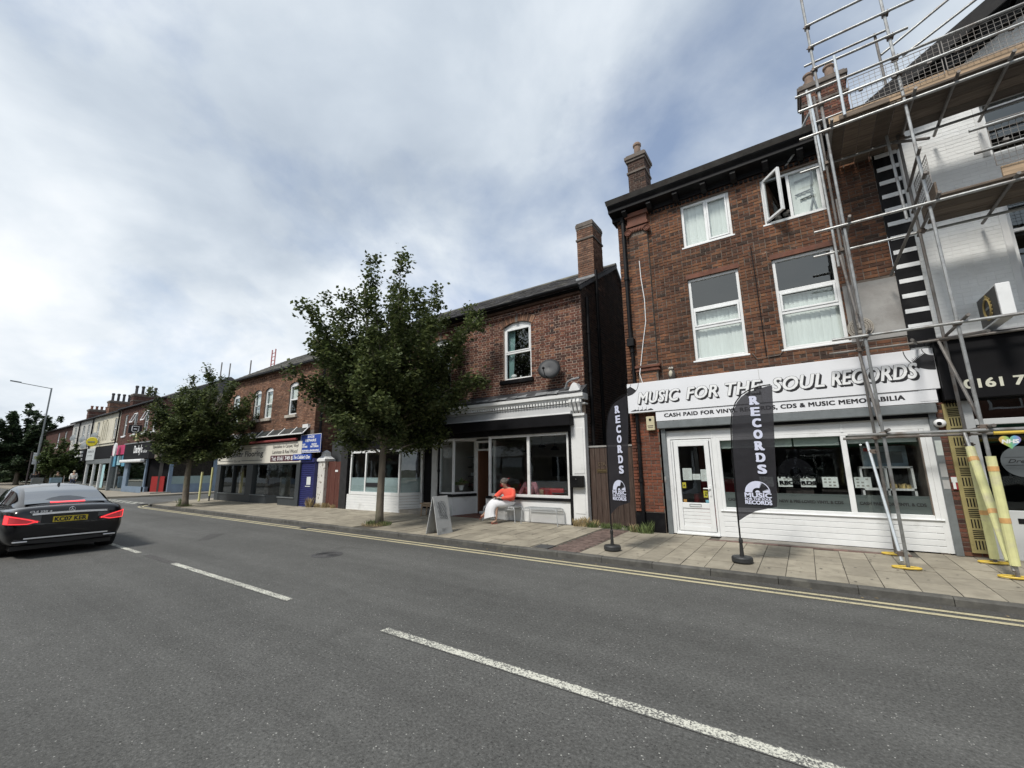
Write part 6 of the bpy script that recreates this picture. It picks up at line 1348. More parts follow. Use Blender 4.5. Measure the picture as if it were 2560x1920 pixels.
letter('CHIROPRACTOR', (-57.0, FRY-.18, 3.45), 2.1, .2, M['sign_black'], h2); letter('sports & massage', (-57.0, FRY-.18, 3.1), 1.6, .16, M['grey_metal'], h2)
MB().box(-57.4, -49.0, FRY-.12, FRY, 2.4, 2.8).build('shutter_box', M['grey_metal'], h2)
for x in (-57.3, -54.8, -52.6, -49.3): MB().box(x, x+.2, FRY-.1, FRY, .12, 2.4).build('white_post', M['white'], h2)
pane(h2, -57.1, -49.3, .2, 2.4, FRY-.01, 'glass_far'); MB().box(-51.9, -51.2, FRY-.02, FRY+.02, .3, 2.3).build('pale_banner', mat('pale_cyan_banner', (.36, .56, .6), .6, .1, 4, 0), h2); room(h2, -57.2, -49.2, FRY+.2, 16, .12, 2.6)
# grey house and further brick house
h3, _ = far_house('grey_house', 'pale grey painted terrace house between the cream house and the trees', -66.0, -57.52, 6.85, mat('pale_grey_render', (.42, .42, .40), .75, .06, 1.5, .2, 30), [(-65, -64.2, 4.55, 6.35), (-61.6, -60.8, 4.55, 6.35), (-59.6, -58.9, 4.55, 6.35)], reveal='stone')
MB().box(-66, -57.6, FRY-.15, FRY, 2.7, 3.9).build('fascia', M['black_matt'], h3); pane(h3, -65.8, -57.7, .3, 2.7, FRY-.01, 'glass_far'); room(h3, -65.8, -57.7, FRY+.2, 16, .12, 2.6, 'interior_dark')
for z in (2.8, 3.15, 3.5): MB().box(-62.2, -59.0, FRY-.17, FRY-.15, z, z+.22).build('sign_strip', M['sign_letter'], h3)
downpipe(h3, -62.6, FRY-.1, 3.9, 6.8, .06, 'black')
h4, _ = far_house('brown_house', 'brown brick terrace house half hidden by the far trees', -80, -66.02, 6.6, brick_far, [(-69.5, -68.4, 4.5, 6.2), (-73, -72, 4.5, 6.2)])
MB().box(-80, -66.1, FRY-.15, FRY, 2.6, 3.6).build('fascia', M['black_matt'], h4); pane(h4, -79, -66.3, .3, 2.6, FRY-.01, 'glass_far')
h5, _ = far_house('end_house', 'stone coloured house far down the street behind the trees', -120, -80.1, 6.2, mat('sandy_stone', (.30, .235, .17), .85, .15, 1.5, .2), [(-90, -89, 4, 5.6), (-96, -95, 4, 5.6)])
# chimney stacks of the terrace
for x0, y0, y1, z1, par, mm, pm_, ph_ in ((-48.2, 11.15, 12.9, 8.3, hc, brick_far, 'pot_dark', .75), (-55.0, 11.1, 12.75, 8.35, h2, M['brick_floor'], 'pot_dark', .75), (-62.8, 11.2, 12.8, 8.2, h3, brick_far, 'terracotta', .38)):
    chimney(par, x0, x0+.8, y0, y1, 6.9, z1, mm, [(x0+.42, y0+.22+(y1-y0-.44)*i/3) for i in range(4)], potmat=pm_, ph=ph_)
# dishes and yellow oval sign
for i, (x, z) in enumerate(((-54.9, 5.0), (-58.9, 4.85), (-63.0, 5.2), (-58.0, 4.2))):
    d = thing('satellite_dish', ('grey satellite dish above the yellow oval sign', 'grey satellite dish on the grey house by its drainpipe', 'grey satellite dish on the grey house near the trees', 'grey satellite dish low between the cream and grey houses')[i], 'satellite dish', (x, FRY, z), 'dishes on the terrace'); MB().lathe([(0, .05), (.18, .03), (.33, 0), (.335, .01), (0, .06)], (x, FRY-.4, z), 14, Matrix.Rotation(RAD(25), 3, 'Z') @ Matrix.Rotation(RAD(75), 3, 'X')).build('dish', M['grey_metal'], d); MB().tube((x, FRY, z-.1), (x, FRY-.35, z), .025, 5).build('arm', M['black'], d)
oy = thing('oval_sign', 'yellow oval sign projecting from the cream house', 'sign', (-54.6, FRY-.5, 4.4))
MB().lathe([(0, -.05), (.38, -.05), (.43, 0), (.38, .05), (0, .05)], (-54.3, FRY-.55, 4.4), 22, Matrix.Rotation(RAD(55), 3, 'Z') @ Matrix.Rotation(RAD(90), 3, 'X')).build('disc', mat('yellow_sign', (.55, .47, .02), .5, .05, 4, 0), oy); MB().tube((-54.3, FRY, 4.4), (-54.3, FRY-.5, 4.4), .03, 6).build('bracket', M['black'], oy)
MB().obox((-54.25, FRY-.61, 4.4), (.5, .02, .09), Matrix.Rotation(RAD(55), 3, 'Z')).build('band', M['grey_metal'], oy)

# ---------------------------------------------------------------- trees
def leafmat(name, lo, mid, hi):
    m, t, b = newmat(name); N = NT(t); c = N.ramp(N.rnd(), [(0, lo), (.55, mid), (.93, hi), (1, sc(hi, 1.35))])
    c = N.mix(1.0, c, N.ramp(N.noise(.9, 4, .6), [(.3, .7), (.7, 1.3)]), 'MULTIPLY')
    N.l(c, b.inputs['Base Color']); b.inputs['Roughness'].default_value = .55; b.inputs['Specular IOR Level'].default_value = .35
    tr = N.n('ShaderNodeBsdfTranslucent'); N.l(c, tr.inputs[0]); mx = N.n('ShaderNodeMixShader'); mx.inputs[0].default_value = .36
    N.l(b.outputs[0], mx.inputs[1]); N.l(tr.outputs[0], mx.inputs[2]); N.l(mx.outputs[0], t.nodes['Material Output'].inputs[0]); return m
M['leaf'] = leafmat('maple_leaf', (.034, .050, .018), (.074, .100, .034), (.135, .16, .058))
M['leaf_far'] = leafmat('far_leaf', (.020, .036, .020), (.038, .062, .030), (.06, .09, .04))
M['leaf_light'] = leafmat('light_leaf', (.04, .06, .02), (.075, .11, .035), (.11, .15, .05))
M['bark'] = mat('grey_bark', (.17, .145, .115), .9, .3, 7, .7, 22, stretch=(1, 1, .35), dirt=(.09, .10, .06), dscale=3)
def tree(name, label, base, z0, ctr, rad, rz, seed, nlimb, nleaf, leaf, tr=.15, lm='leaf', lean=(0, 0), group=None, twig=.34):
    rg = random.Random(seed); t = thing(name, label, 'tree', base, group); bx, by, bz = base
    tk = MB(); fork = Vector((bx+lean[0], by+lean[1], z0)); prof = []
    for i in range(9):
        k = i/8; prof.append((bx+lean[0]*k+.03*math.sin(k*5+seed), by+lean[1]*k+.02*math.cos(k*4), bz-.05+(z0-bz+.05)*k))
    tk.path(prof, [tr*(1.22-1.3*k) if k < .1 else tr*(1.06-.3*k) for k in [i/8 for i in range(9)]], 12)
    C_ = Vector(ctr); limbs = []
    ga = math.pi*(3-math.sqrt(5))
    for i in range(nlimb):
        v = 1-2*(i+.5)/nlimb; v = v*.98+.02; a = ga*i+rg.uniform(-.25, .25); rxy = math.sqrt(max(0, 1-abs(v)**(2.0 if v > 0 else 3.6))); q = rg.uniform(.70, 1.14)
        tip = C_+Vector((math.cos(a)*rxy*rad*q, math.sin(a)*rxy*rad*q, v*rz*(q if v > 0 else min(q, .95))))
        st = Vector(prof[-1])+Vector((0, 0, rg.uniform(-.25, .9)*min(1, rz/3)))
        if v < -.3: st.z = max(bz+1.8, st.z-.3)
        mid = st.lerp(tip, .5)+Vector((rg.uniform(-.2, .2), rg.uniform(-.2, .2), -rg.uniform(.05, .35)*rz/3 if v > .1 else rg.uniform(.0, .35)*rz/3)); pts = []
        for k in range(7):
            u = k/6; pts.append(st*(1-u)**2+mid*2*u*(1-u)+tip*u*u)
        r0 = tr*rg.uniform(.22, .42); tk.path(pts, [r0*(1-.85*k/6) for k in range(7)], 6); limbs.append((pts, q))
    # leader limbs
    for k in range(3):
        p0 = Vector(prof[-1])+Vector((0, 0, -.1)); p1 = C_+Vector((rg.uniform(-.3, .3)*rad, rg.uniform(-.3, .3)*rad, rz*.5)); tk.path([p0, p0.lerp(p1, .5)+Vector((rg.uniform(-.1, .1), rg.uniform(-.1, .1), 0)), p1], [tr*.62, tr*.4, tr*.12], 8)
    tk.build('trunk', M['bark'], t, smooth=True)
    cr = MB(); per = nleaf//len(limbs)
    for pts, q in limbs:
        # twigs along the limb, leaves along each twig
        nt_ = 9
        for w in range(nt_):
            u = .30+.70*(w+rg.random())/nt_; s = u*6; i = min(5, int(s)); p = pts[i].lerp(pts[i+1], s-i); ax = (pts[i+1]-pts[i]).normalized()
            d = (ax*rg.uniform(.3, 1.0)+Vector((rg.gauss(0, 1), rg.gauss(0, 1), rg.gauss(.15, .8)))*.62).normalized(); L = twig*rg.uniform(.7, 1.9)*rad/2.6*(1.35-.85*u)
            for _ in range(per//nt_):
                v = rg.random()**.8; c = p+d*L*v+Vector((rg.gauss(0, 1), rg.gauss(0, 1), rg.gauss(0, 1)))*(.075*rad/2.6+.045)
                sz = leaf*rg.uniform(.65, 1.3); n = Vector((rg.gauss(0, .6), rg.gauss(0, .6), 1)).normalized(); e = n.cross(Vector((rg.gauss(0, 1), rg.gauss(0, 1), .2))).normalized(); f = n.cross(e)
                cr.add([c-e*sz*.5, c+f*sz*.42-n*sz*.12, c+e*sz*.62-n*sz*.1, c-f*sz*.42-n*sz*.12], [(0, 1, 2, 3)], min(.999, max(.01, rg.random())))
    cr.build('crown', M[lm], t); return t
def vdir(b): D = math.hypot(b[0], b[1]); return Vector((-b[1]/D, b[0]/D, 0))*-1     # to the right in the camera's view
b1 = (-10.38, 8.30, .12); v1 = vdir(b1)
tree('street_tree', 'tall dense green street tree in front of the cafe building', b1, 2.55, (b1[0]+v1.x*.22, b1[1]+v1.y*.22, 5.10), 2.66, 2.92, 4, 62, 66000, .098, .110)
b2 = (-23.7, 7.95, .12); v2 = vdir(b2)
tree('street_tree', 'round smaller green street tree at the side road corner', b2, 2.3, (b2[0]+v2.x*.4, b2[1]+v2.y*.4, 4.20), 2.28, 2.36, 9, 50, 36000, .112, .13)
b3 = (-60, 9.0, .1)
tree('far_street_tree', 'small light green tree on the far pavement', b3, 1.6, (-60, 9.4, 2.9), 1.6, 1.9, 12, 26, 9000, .20, .08, 'leaf_light')
tree('far_street_tree', 'large dark green tree towering over the far street', (-84, 9.6, .1), 2.5, (-84, 9.6, 5.5), 4.5, 5.0, 14, 44, 30000, .34, .25, 'leaf_far')
tree('far_street_tree', 'dark green tree at the far end across the road', (-92, 3.8, 0), 2.2, (-92, 3.8, 5.0), 4.6, 4.6, 15, 40, 24000, .36, .25, 'leaf_far')
tree('far_street_tree', 'bushy dark tree at the bend of the far road', (-110, -3, 0), 2.0, (-110, -3, 4.6), 6.5, 4.6, 16, 40, 16000, .45, .25, 'leaf_far')
hd = MB(); rgh = random.Random(2)
for _ in range(5200):
    x, y, z = rgh.uniform(-118, -104), rgh.uniform(-8, 12), rgh.random()*2.6
    n = Vector((rgh.gauss(0, 1), rgh.gauss(0, 1), rgh.gauss(0, 1))).normalized(); e = n.orthogonal().normalized()*.28; f = n.cross(e)
    hd.add([Vector((x, y, z))-e, Vector((x, y, z))+f, Vector((x, y, z))+e, Vector((x, y, z))-f], [(0, 1, 2, 3)], rgh.uniform(.01, 1))
tag(hd.build('hedge', M['leaf_far'], None), 'dark hedge closing the far end of the road', 'hedge', kind='stuff')

# ---------------------------------------------------------------- street furniture
lp = thing('street_lamp', 'tall grey street lamp with a long arm over the far road', 'street lamp', (-60, 7.9, .1))
MB().tube((-60, 7.9, .1), (-60, 7.9, 5), .09, 8).tube((-60, 7.9, 5), (-60, 7.9, 9.75), .06, 8).build('column', M['grey_metal'], lp)
MB().tube((-60, 7.9, 9.7), (-60, 5.9, 9.95), .035, 6).build('arm', M['grey_metal'], lp); MB().prism([(-60.12, 5.9, 9.95), (-59.88, 5.9, 9.95), (-59.9, 5.2, 10.02), (-60.1, 5.2, 10.02)], (0, 0, .09)).build('lantern', M['grey_metal'], lp)
for i, (x, y, h_) in enumerate(((-26.0, 9.33, 1.62), (-25.9, 9.75, 1.85))):
    bo = thing('marker_post', ('shorter pale yellow post at the flooring shop corner', 'taller pale yellow post with a bare dark foot at the flooring shop corner')[i], 'post', (x, y, pz(y)), 'pale yellow posts at the corner'); MB().tube((x, y, pz(y)), (x, y, pz(y)+.3), .035, 8).build('stem', M['rubber'], bo); MB().tube((x, y, pz(y)+(.02 if i == 0 else .25)), (x, y, h_), .05, 10).build('sleeve', M['foam'], bo)
bs = thing('bus_stop', 'bus stop pole with a white and yellow flag sign on the far pavement', 'bus stop', (-62, 7.75, .1))
MB().tube((-62, 7.75, .1), (-62, 7.75, 3.6), .06, 8).build('pole', mat('dark_pole', (.06, .05, .05), .6, .2, 4, 0), bs); MB().box(-62.03, -61.97, 7.85, 8.55, 2.45, 3.55).build('flag', M['white'], bs, bev=.02); MB().box(-61.968, -61.96, 7.95, 8.45, 3.1, 3.2).box(-61.968, -61.96, 7.95, 8.45, 2.95, 3.02).build('yellow_band', flat('stop_yellow', (.6, .5, .02), .5), bs); MB().box(-62.1, -62.04, 8.6, 9.15, 2.5, 3.4).build('timetable', mat('pale_blue_panel', (.45, .55, .58), .5, .2, 4, 0), bs)
for i, (x, y) in enumerate(((-55, 8.6), (-58, 7.9))):
    ab = thing('pavement_board', ('blue pavement board by the far shops', 'grey pavement board by the far bus stop')[i], 'a-board', (x, y, .11), 'pavement boards by the far shops')
    for s in (-1, 1):
        r = Matrix.Rotation(RAD(14*s), 3, 'Y'); MB().obox((x+s*.17, y, .65), (.03, .7, 1.1), r).build('panel', M['grey_metal'] if i else mat('blue_board', (.2, .3, .38), .5, .2, 3, 0), ab)
# ladder and roof poles beyond the flooring shop roof
ld = thing('red_ladder', 'faded red ladder standing up behind the flooring shop roof', 'ladder', (-31.8, 15, 6))
for x in (-32.05, -31.55): MB().tube((x, 15, 6), (x+.05, 15, 10.5), .045, 6).build('stile', mat('faded_red', (.42, .16, .16), .6, .1, 4, 0), ld)
for k in range(15): MB().tube((-32.05+.003*k, 15, 6.3+k*.28), (-31.55+.003*k, 15, 6.3+k*.28), .028, 6).build('rung', bpy.data.materials['faded_red'], ld)
for i, (x, z) in enumerate(((-40.7, 10.85), (-39.0, 10.5), (-35.3, 10.2))):
    tag(MB().tube((x, 15, 0), (x+.05, 15, z), .05, 6).build('roof_pole', M['galv_dark'], None), ('tallest bare pole behind the flooring shop roof above the round tree', 'bare pole beside the tallest pole behind the flooring shop roof', 'bare pole nearest the red ladder behind the flooring shop roof')[i], 'pole', 'poles behind the roof')
bd_ = thing('gull', 'single gull gliding in the sky above the far terrace', 'bird', (-40.4, 26, 20.3))
MB().loft([[(-40.75, 26, 20.3), (-40.75, 26.03, 20.32), (-40.75, 26, 20.34)], [(-40.4, 25.95, 20.22), (-40.4, 26.08, 20.3), (-40.4, 25.95, 20.38)], [(-40.05, 26, 20.3), (-40.05, 26.03, 20.32), (-40.05, 26, 20.34)]]).build('body', M['white'], bd_)
MB().add([(-40.5, 26, 20.32), (-40.3, 26, 20.32), (-40.25, 25.4, 20.55), (-40.45, 25.4, 20.55)], [(0, 1, 2, 3)]).add([(-40.5, 26, 20.32), (-40.3, 26, 20.32), (-40.25, 26.6, 20.5), (-40.45, 26.6, 20.5)], [(0, 1, 2, 3)]).build('wings', M['grey_metal'], bd_)
# ---------------------------------------------------------------- feather flags
def cloth_mat():
    m, t, b = newmat('thin_black_banner_cloth'); N = NT(t); N.l(N.ramp(N.noise(6, 4), [(.3, (.008, .0078, .012)), (.7, (.014, .0135, .019))]), b.inputs['Base Color']); b.inputs['Roughness'].default_value = .75
    N.bump(N.noise(3, 3, .5), .3, .05, b)
    tr = N.n('ShaderNodeBsdfTransparent'); tr.inputs[0].default_value = (.8, .8, .85, 1); mx = N.n('ShaderNodeMixShader'); mx.inputs[0].default_value = .09
    N.l(b.outputs[0], mx.inputs[1]); N.l(tr.outputs[0], mx.inputs[2]); N.l(mx.outputs[0], t.nodes['Material Output'].inputs[0]); return m
M['banner'] = cloth_mat(); M['banner_print'] = flat('banner_print_pale', (.62, .65, .80), .6)
def feather(label, x, y, a, wave=.012):
    t = thing('feather_flag', label, 'flag', (0, 0, 0), 'record shop feather flags'); w = .64
    prof = [(0, .66), (0, 1.3), (0, 1.9), (.015, 2.25), (.05, 2.48), (.12, 2.65), (.22, 2.78), (.36, 2.86), (.5, 2.90), (w+.03, 2.915)]
    pole = MB().path([(0, 0, .1), (-.012, 0, .8)]+[(p[0]-.014, 0, p[1]+(.012 if p[1] > 2.6 else 0)) for p in prof[1:]], [.013]*3+[.010]*8, 8).build('pole', M['black'], t)
    # cloth as columns from the pole edge to the free edge, gently rippled
    mb = MB(); nz = 26; nx = 8; rows = []
    def left(z):
        for (u0, z0), (u1, z1) in zip(prof, prof[1:]):
            if z0 <= z <= z1: return u0+(u1-u0)*(z-z0)/(z1-z0) if z1 > z0 else u0
        return prof[-1][0]
    def right(z):
        if z < .92: k = (z-.66)/.26; return max(.001, w*.90*(1-(1-k)**.55) if k < 1 else w*.9)
        return w*.90+(z-.92)/2.0*(w*.16)
    V = []
    for j in range(nz+1):
        z = .66+(2.912-.66)*j/nz; l, r = left(z), max(left(z)+.002, right(z))
        for i in range(nx+1):
            u = l+(r-l)*i/nx; V.append((u, wave*math.sin(z*4+u*7)*(u/w), z))
    F = [(j*(nx+1)+i, j*(nx+1)+i+1, (j+1)*(nx+1)+i+1, (j+1)*(nx+1)+i) for j in range(nz) for i in range(nx)]
    cl = MB().add(V, F).build('cloth', M['banner'], t, smooth=True)
    for i, ch in enumerate('RECORDS'):
        z = 2.64-i*.193; u = .335+.012*i*.3
        letter(ch, (u, -wave-.004, z-.035), .112, .137, M['banner_print'], cl, fat=.012)
        if ch in 'RED':
            s = MB().box(u-.018, u+.05, -wave-.0082, -wave-.0072, z-.035, z-.012)
            if ch != 'R': s.box(u-.018, u+.05, -wave-.0082, -wave-.0072, z+.077, z+.1)
            else: s.box(u-.018, u+.05, -wave-.0082, -wave-.0072, z+.077, z+.1).box(u+.08, u+.13, -wave-.0082, -wave-.0072, z-.035, z-.015)
            s.build('serif', M['banner_print'], cl)
    n = 20; cx, cz, R_ = .315, 1.135, .185; y0 = -wave-.006
    def sector(r0, r1, a0, a1): 
        A = [(cx+r0*math.cos(a0+(a1-a0)*i/n), y0, cz+r0*math.sin(a0+(a1-a0)*i/n)) for i in range(n+1)]; B = [(cx+r1*math.cos(a0+(a1-a0)*i/n), y0, cz+r1*math.sin(a0+(a1-a0)*i/n)) for i in range(n+1)]
        return A+B, [(i, i+1, n+2+i, n+1+i) for i in range(n)]
    lg = MB().add(*sector(.075, R_, RAD(72), math.pi)).add(*sector(R_-.012, R_, 0, RAD(72))).add(*sector(.075, R_, 0, RAD(14))).add(*sector(.0, .035, 0, math.pi))
    for k in range(9):
        r = .085+k*.011
        for aa, da in ((RAD(72), -.16), (RAD(14), .16)): lg.add([(cx+(r-.005)*math.cos(aa), y0, cz+(r-.005)*math.sin(aa)), (cx+(r+.005)*math.cos(aa), y0, cz+(r+.005)*math.sin(aa)), (cx+r*math.cos(aa+da), y0, cz+r*math.sin(aa+da))], [(0, 1, 2)])
    lg.build('record_emblem', M['banner_print'], cl)
    for tx, z, h_ in (('MUSIC', 1.055, .072), ('FOR THE SOUL', 1.012, .034), ('RECORDS', .945, .058)): letter(tx, (cx-.19, -wave-.006, z), .38, h_, M['banner_print'], cl, fat=h_*.07)
    MB().lathe([(.0, 0), (.145, 0), (.16, .02), (.16, .075), (.145, .095), (.04, .10), (0, .10)], (0, 0, 0), 28).build('base', mat('black_plastic_base', (.028, .030, .032), .55, .15, 8, .1), t, smooth=False)
    MB().lathe([(.034, .10), (.024, .30), (.032, .31), (.032, .36), (.02, .38)], (0, 0, 0), 12).build('spigot', M['rubber'], t)
    t.location = (x, y, pz(y)+.002); t.rotation_euler = (RAD(-.5), RAD(1.2 if a == 0 else -.4), RAD(a)); return t
feather('black RECORDS feather flag beside the brown alley gate', -3.26, 8.12, -30)
feather('black RECORDS feather flag in front of the record shop window', -1.06, 8.24, 0)

# ---------------------------------------------------------------- benches, stool, pavement board
def bench():
    t = thing('steel_bench', 'grey slatted steel bench', 'bench', (0, 0, 0), 'slatted benches outside the cafe'); L, D, H = 1.12, .42, .43; g = mat('grey_powder_coat', (.46, .48, .49), .4, .1, 6, .05, metal=.25) if 'bench' not in M else M['bench']; M['bench'] = g
    for y in (.012, D-.012):
        pts = [(-.02, y+(-.015 if y < .1 else .015), 0), (.012, y, H-.06), (.03, y, H-.02), (.07, y, H), (L-.07, y, H), (L-.03, y, H-.02), (L-.012, y, H-.06), (L+.02, y+(-.015 if y < .1 else .015), 0)]
        MB().path(pts, .0125, 8).build('leg_frame', g, t)
        MB().box(.05, L-.05, y-.008, y+.008, H-.085, H-.06).build('rail', g, t)
    for i in range(21):
        x = .045+i*(L-.09)/20; z = H+.008 if 0 < i < 20 else H-.012
        mb = MB(); mb.path([(x, .0, z-.045), (x, .012, z-.008), (x, .05, z), (x, D-.05, z), (x, D-.012, z-.008), (x, D, z-.045)], .012, 5); mb.build('slat', g, t)
    for y in (.012, D-.012): MB().tube((.03, y, .2), (.03, y, .2001), .001, 4) 
    return t
bn = bench(); bn.location = (-8.08, 10.22, pz(10.3)); bn['label'] = 'grey slatted steel bench with the woman in coral sitting on it'
b2_ = copy_tree(bn); b2_.location = (-6.72, 10.22, pz(10.3)); b2_['label'] = 'empty grey slatted steel bench under the cafe window'
st_ = thing('wooden_stool', 'pale wooden stool standing by the grey pilaster of the cafe', 'stool', (-10.42, 10.3, .145))
MB().box(-10.68, -10.16, 10.14, 10.46, .53, .57).build('seat', M['wood_pale'], st_, bev=.006)
for x in (-10.62, -10.22):
    for y in (10.18, 10.42): MB().path([(x+(-.03 if x < -10.4 else .03), y, .15), (x, y, .53)], .02, 6).build('leg', M['wood_pale'], st_)
MB().box(-10.6, -10.24, 10.17, 10.2, .46, .52).box(-10.6, -10.24, 10.4, 10.43, .46, .52).build('apron', M['wood_pale'], st_)
wh = tag(MB().box(-9.98, -9.80, 10.28, 10.5, pz(10.3), .56).build('planter_box', M['white_wall'], None, bev=.01), 'small white box standing behind the grey pavement board', 'box')
ab = thing('pavement_board', 'grey pavement board with a faint chalk drawing in front of the cafe', 'a-board', (-7.72, 8.0, pz(8)))
gb = mat('chalky_grey_board', (.43, .44, .44), .7, .08, 5, .1, 30, dirt=(.30, .31, .31), dscale=5)
za = pz(8.0)
for s, xb in ((1, -7.51), (-1, -7.93)):
    xt = -7.72+s*.012
    p = MB().prism([(xb, 7.75, za), (xb, 8.27, za), (xt, 8.27, 1.0), (xt, 7.75, 1.0)], (-s*.02, 0, 0)).build('panel', gb, ab, bev=.004)
    if s == 1:
        sw = MB(); rg_ = random.Random(3); nrm = Vector((.86, 0, .2)).normalized()
        def pt(u, v): return Vector((xb+(xt-xb)*v+.004, 7.75+.52*u, za+(1.0-za)*v+.002))
        for k in range(7):
            P0 = [pt(.5+.33*math.cos(t*.5+k*1.3)*(1-.04*t)*rg_.uniform(.8, 1.1), .62+.26*math.sin(t*.62+k*.9)*(1-.03*t)) for t in range(14)]; sw.path(P0, .0035, 4)
        for k in range(3): sw.path([pt(.3, .14-k*.03), pt(.7-.1*k, .14-k*.03)], .003, 4)
        sw.build('chalk_drawing', flat('faint_grey_ink', (.16, .165, .17), .8), p)
MB().tube((-7.72, 7.76, .985), (-7.72, 8.26, .985), .012, 6).build('hinge', M['galv'], ab)

# ---------------------------------------------------------------- the car
def car():
    t = thing('car', 'black four door coupe with lit red brake lights driving away on the road', 'car', (0, 0, 0))
    pm, pt_, pb = newmat('black_car_paint'); N = NT(pt_); N.l(N.ramp(N.noise(8, 3), [(.3, (.004, .004, .005)), (.7, (.006, .006, .008))]), pb.inputs['Base Color']); pb.inputs['Roughness'].default_value = .32; pb.inputs['Coat Weight'].default_value = .8; pb.inputs['Coat Roughness'].default_value = .03; pb.inputs['Specular IOR Level'].default_value = .15
    cg, ct_, cb_ = newmat('car_glass'); N = NT(ct_); N.l(N.ramp(N.noise(2, 2), [(.3, (.02, .024, .028)), (.7, (.03, .034, .038))]), cb_.inputs['Base Color']); cb_.inputs['IOR'].default_value = 1.9; cb_.inputs['Roughness'].default_value = .04; cb_.inputs['Specular IOR Level'].default_value = 1.0; cb_.inputs['Coat Weight'].default_value = 1.0
    chrome = flat('chrome', (.80, .81, .83), .28, .7); red_ = flat('tail_lens_red', (.48, .05, .06), .2, 0, .22); redl = flat('tail_lit_red', (1.0, .05, .06), .3, 0, 1.0); dkp = flat('bumper_black', (.012, .012, .013), .5)
    stn = [(0, .42, .66, .62), (.02, .36, .80, .76), (.055, .30, .925, .83), (.13, .25, .985, .875), (.30, .22, .995, .905), (.6, .20, .985, .925), (1.1, .19, .965, .94), (1.8, .18, .94, .94), (2.6, .18, .92, .935), (3.4, .18, .92, .93), (4.0, .20, .88, .92), (4.5, .22, .80, .88), (4.8, .26, .70, .78), (4.92, .34, .58, .6)]
    def half(zb, zt, w):
        h = zt-zb; return [(.0, zb), (.45*w, zb), (.82*w, zb), (.95*w, zb+.12*h), (w, zb+.38*h), (.99*w, zb+.62*h), (.965*w, zt-.16*h), (.90*w, zt-.02), (.7*w, zt+.008), (.35*w, zt+.022), (0, zt+.026)]
    rings = []
    for x, zb, zt, w in stn:
        H = half(zb, zt, w); rings.append([(x, y, z) for y, z in H]+[(x, -y, z) for y, z in H[-2:0:-1]])
    MB().loft(rings).build('body', pm, t, smooth=True, sub=2, flip=True)
    gh = [(.34, .985, .99, .76, .70), (.70, .985, 1.095, .775, .665), (1.12, .98, 1.255, .79, .63), (1.6, .965, 1.365, .80, .605), (2.2, .95, 1.415, .80, .60), (2.8, .94, 1.40, .80, .605), (3.2, .93, 1.31, .79, .61), (3.6, .92, 1.14, .78, .63), (3.95, .90, .95, .74, .66)]
    rings = []
    for x, zb, zt, wb_, wt in gh:
        H = [(0, zb-.06), (wb_, zb-.06), (wb_+.01, zb), (wt+.03, zt-.065), (wt-.05, zt-.012), (wt*.5, zt+.02), (0, zt+.030)]; rings.append([(x, y, z) for y, z in H]+[(x, -y, z) for y, z in H[-2:0:-1]])
    MB().loft(rings).build('roof', pm, t, smooth=True, sub=2, flip=True)
    def gi(x):
        for a, b in zip(gh, gh[1:]):
            if a[0] <= x <= b[0]: k = (x-a[0])/(b[0]-a[0]); return [p+(q-p)*k for p, q in zip(a, b)]
    def topglass(xa, xb, name, off):
        V = []; nx, ny = 10, 8
        for i in range(nx+1):
            g_ = gi(xa+(xb-xa)*i/nx); w = g_[4]-.045
            for j in range(ny+1): y = -1+2*j/ny; V.append((g_[0]-off, y*w, g_[2]+.022*(1-y*y*.9)+off*.6-.004))
        MB().add(V, [(i*(ny+1)+j, i*(ny+1)+j+1, (i+1)*(ny+1)+j+1, (i+1)*(ny+1)+j) for i in range(nx) for j in range(ny)]).build(name, cg, t, smooth=True, flip=True)
    topglass(.50, 1.52, 'rear_window', .010); topglass(3.0, 3.85, 'windscreen', -.02)
    for s in (-1, 1):
        for xa, xb in ((.95, 1.9), (1.98, 3.2)):
            V = []
            for i in range(9):
                x = xa+(xb-xa)*i/8; g_ = gi(x); e = .30 if x < 1.1 else .14
                for k in (e if i else .55, .5 if i else .7, .86): V.append((x, s*(g_[3]+.012+(g_[4]+.03-g_[3])*k), g_[1]+(g_[2]-.05-g_[1])*k))
            MB().add(V, [(i*3+j, i*3+j+1, (i+1)*3+j+1, (i+1)*3+j) for i in range(8) for j in range(2)]).build('side_window', cg, t, smooth=True)
        MB().ball((3.05, s*1.02, .98), .09, .11, .07, 10, 7).tube((3.05, s*.85, .94), (3.05, s*.98, .97), .03, 6).build('wing_mirror', pm, t, smooth=True)
        MB().box(1.3, 2.95, s*.925-.006, s*.925+.006, .70, .72).build('door_trim', dkp, t)
        for x in (1.72, 2.85): MB().box(x, x+.18, s*.945-.012, s*.945+.012, .735, .76).build('door_handle', chrome, t)
    def rx(y):
        y = abs(y); P_ = [(0, -.004), (.5, -.004), (.62, .0), (.72, .018), (.80, .05), (.85, .10), (.885, .20), (.91, .34), (.95, .5)]
        for a, b in zip(P_, P_[1:]):
            if a[0] <= y <= b[0]: return a[1]+(b[1]-a[1])*(y-a[0])/(b[0]-a[0])
        return .5
    def strip(ya, yb, zf, zg, off, n=12):
        V = []
        for i in range(n+1):
            u = i/n; y = ya+(yb-ya)*u; V += [(rx(y)-off+.02*max(0, zf(u)-.75), y, zf(u)), (rx(y)-off+.02*max(0, zg(u)-.75), y, zg(u))]
        return V, [(2*i, 2*i+1, 2*i+3, 2*i+2) for i in range(n)]
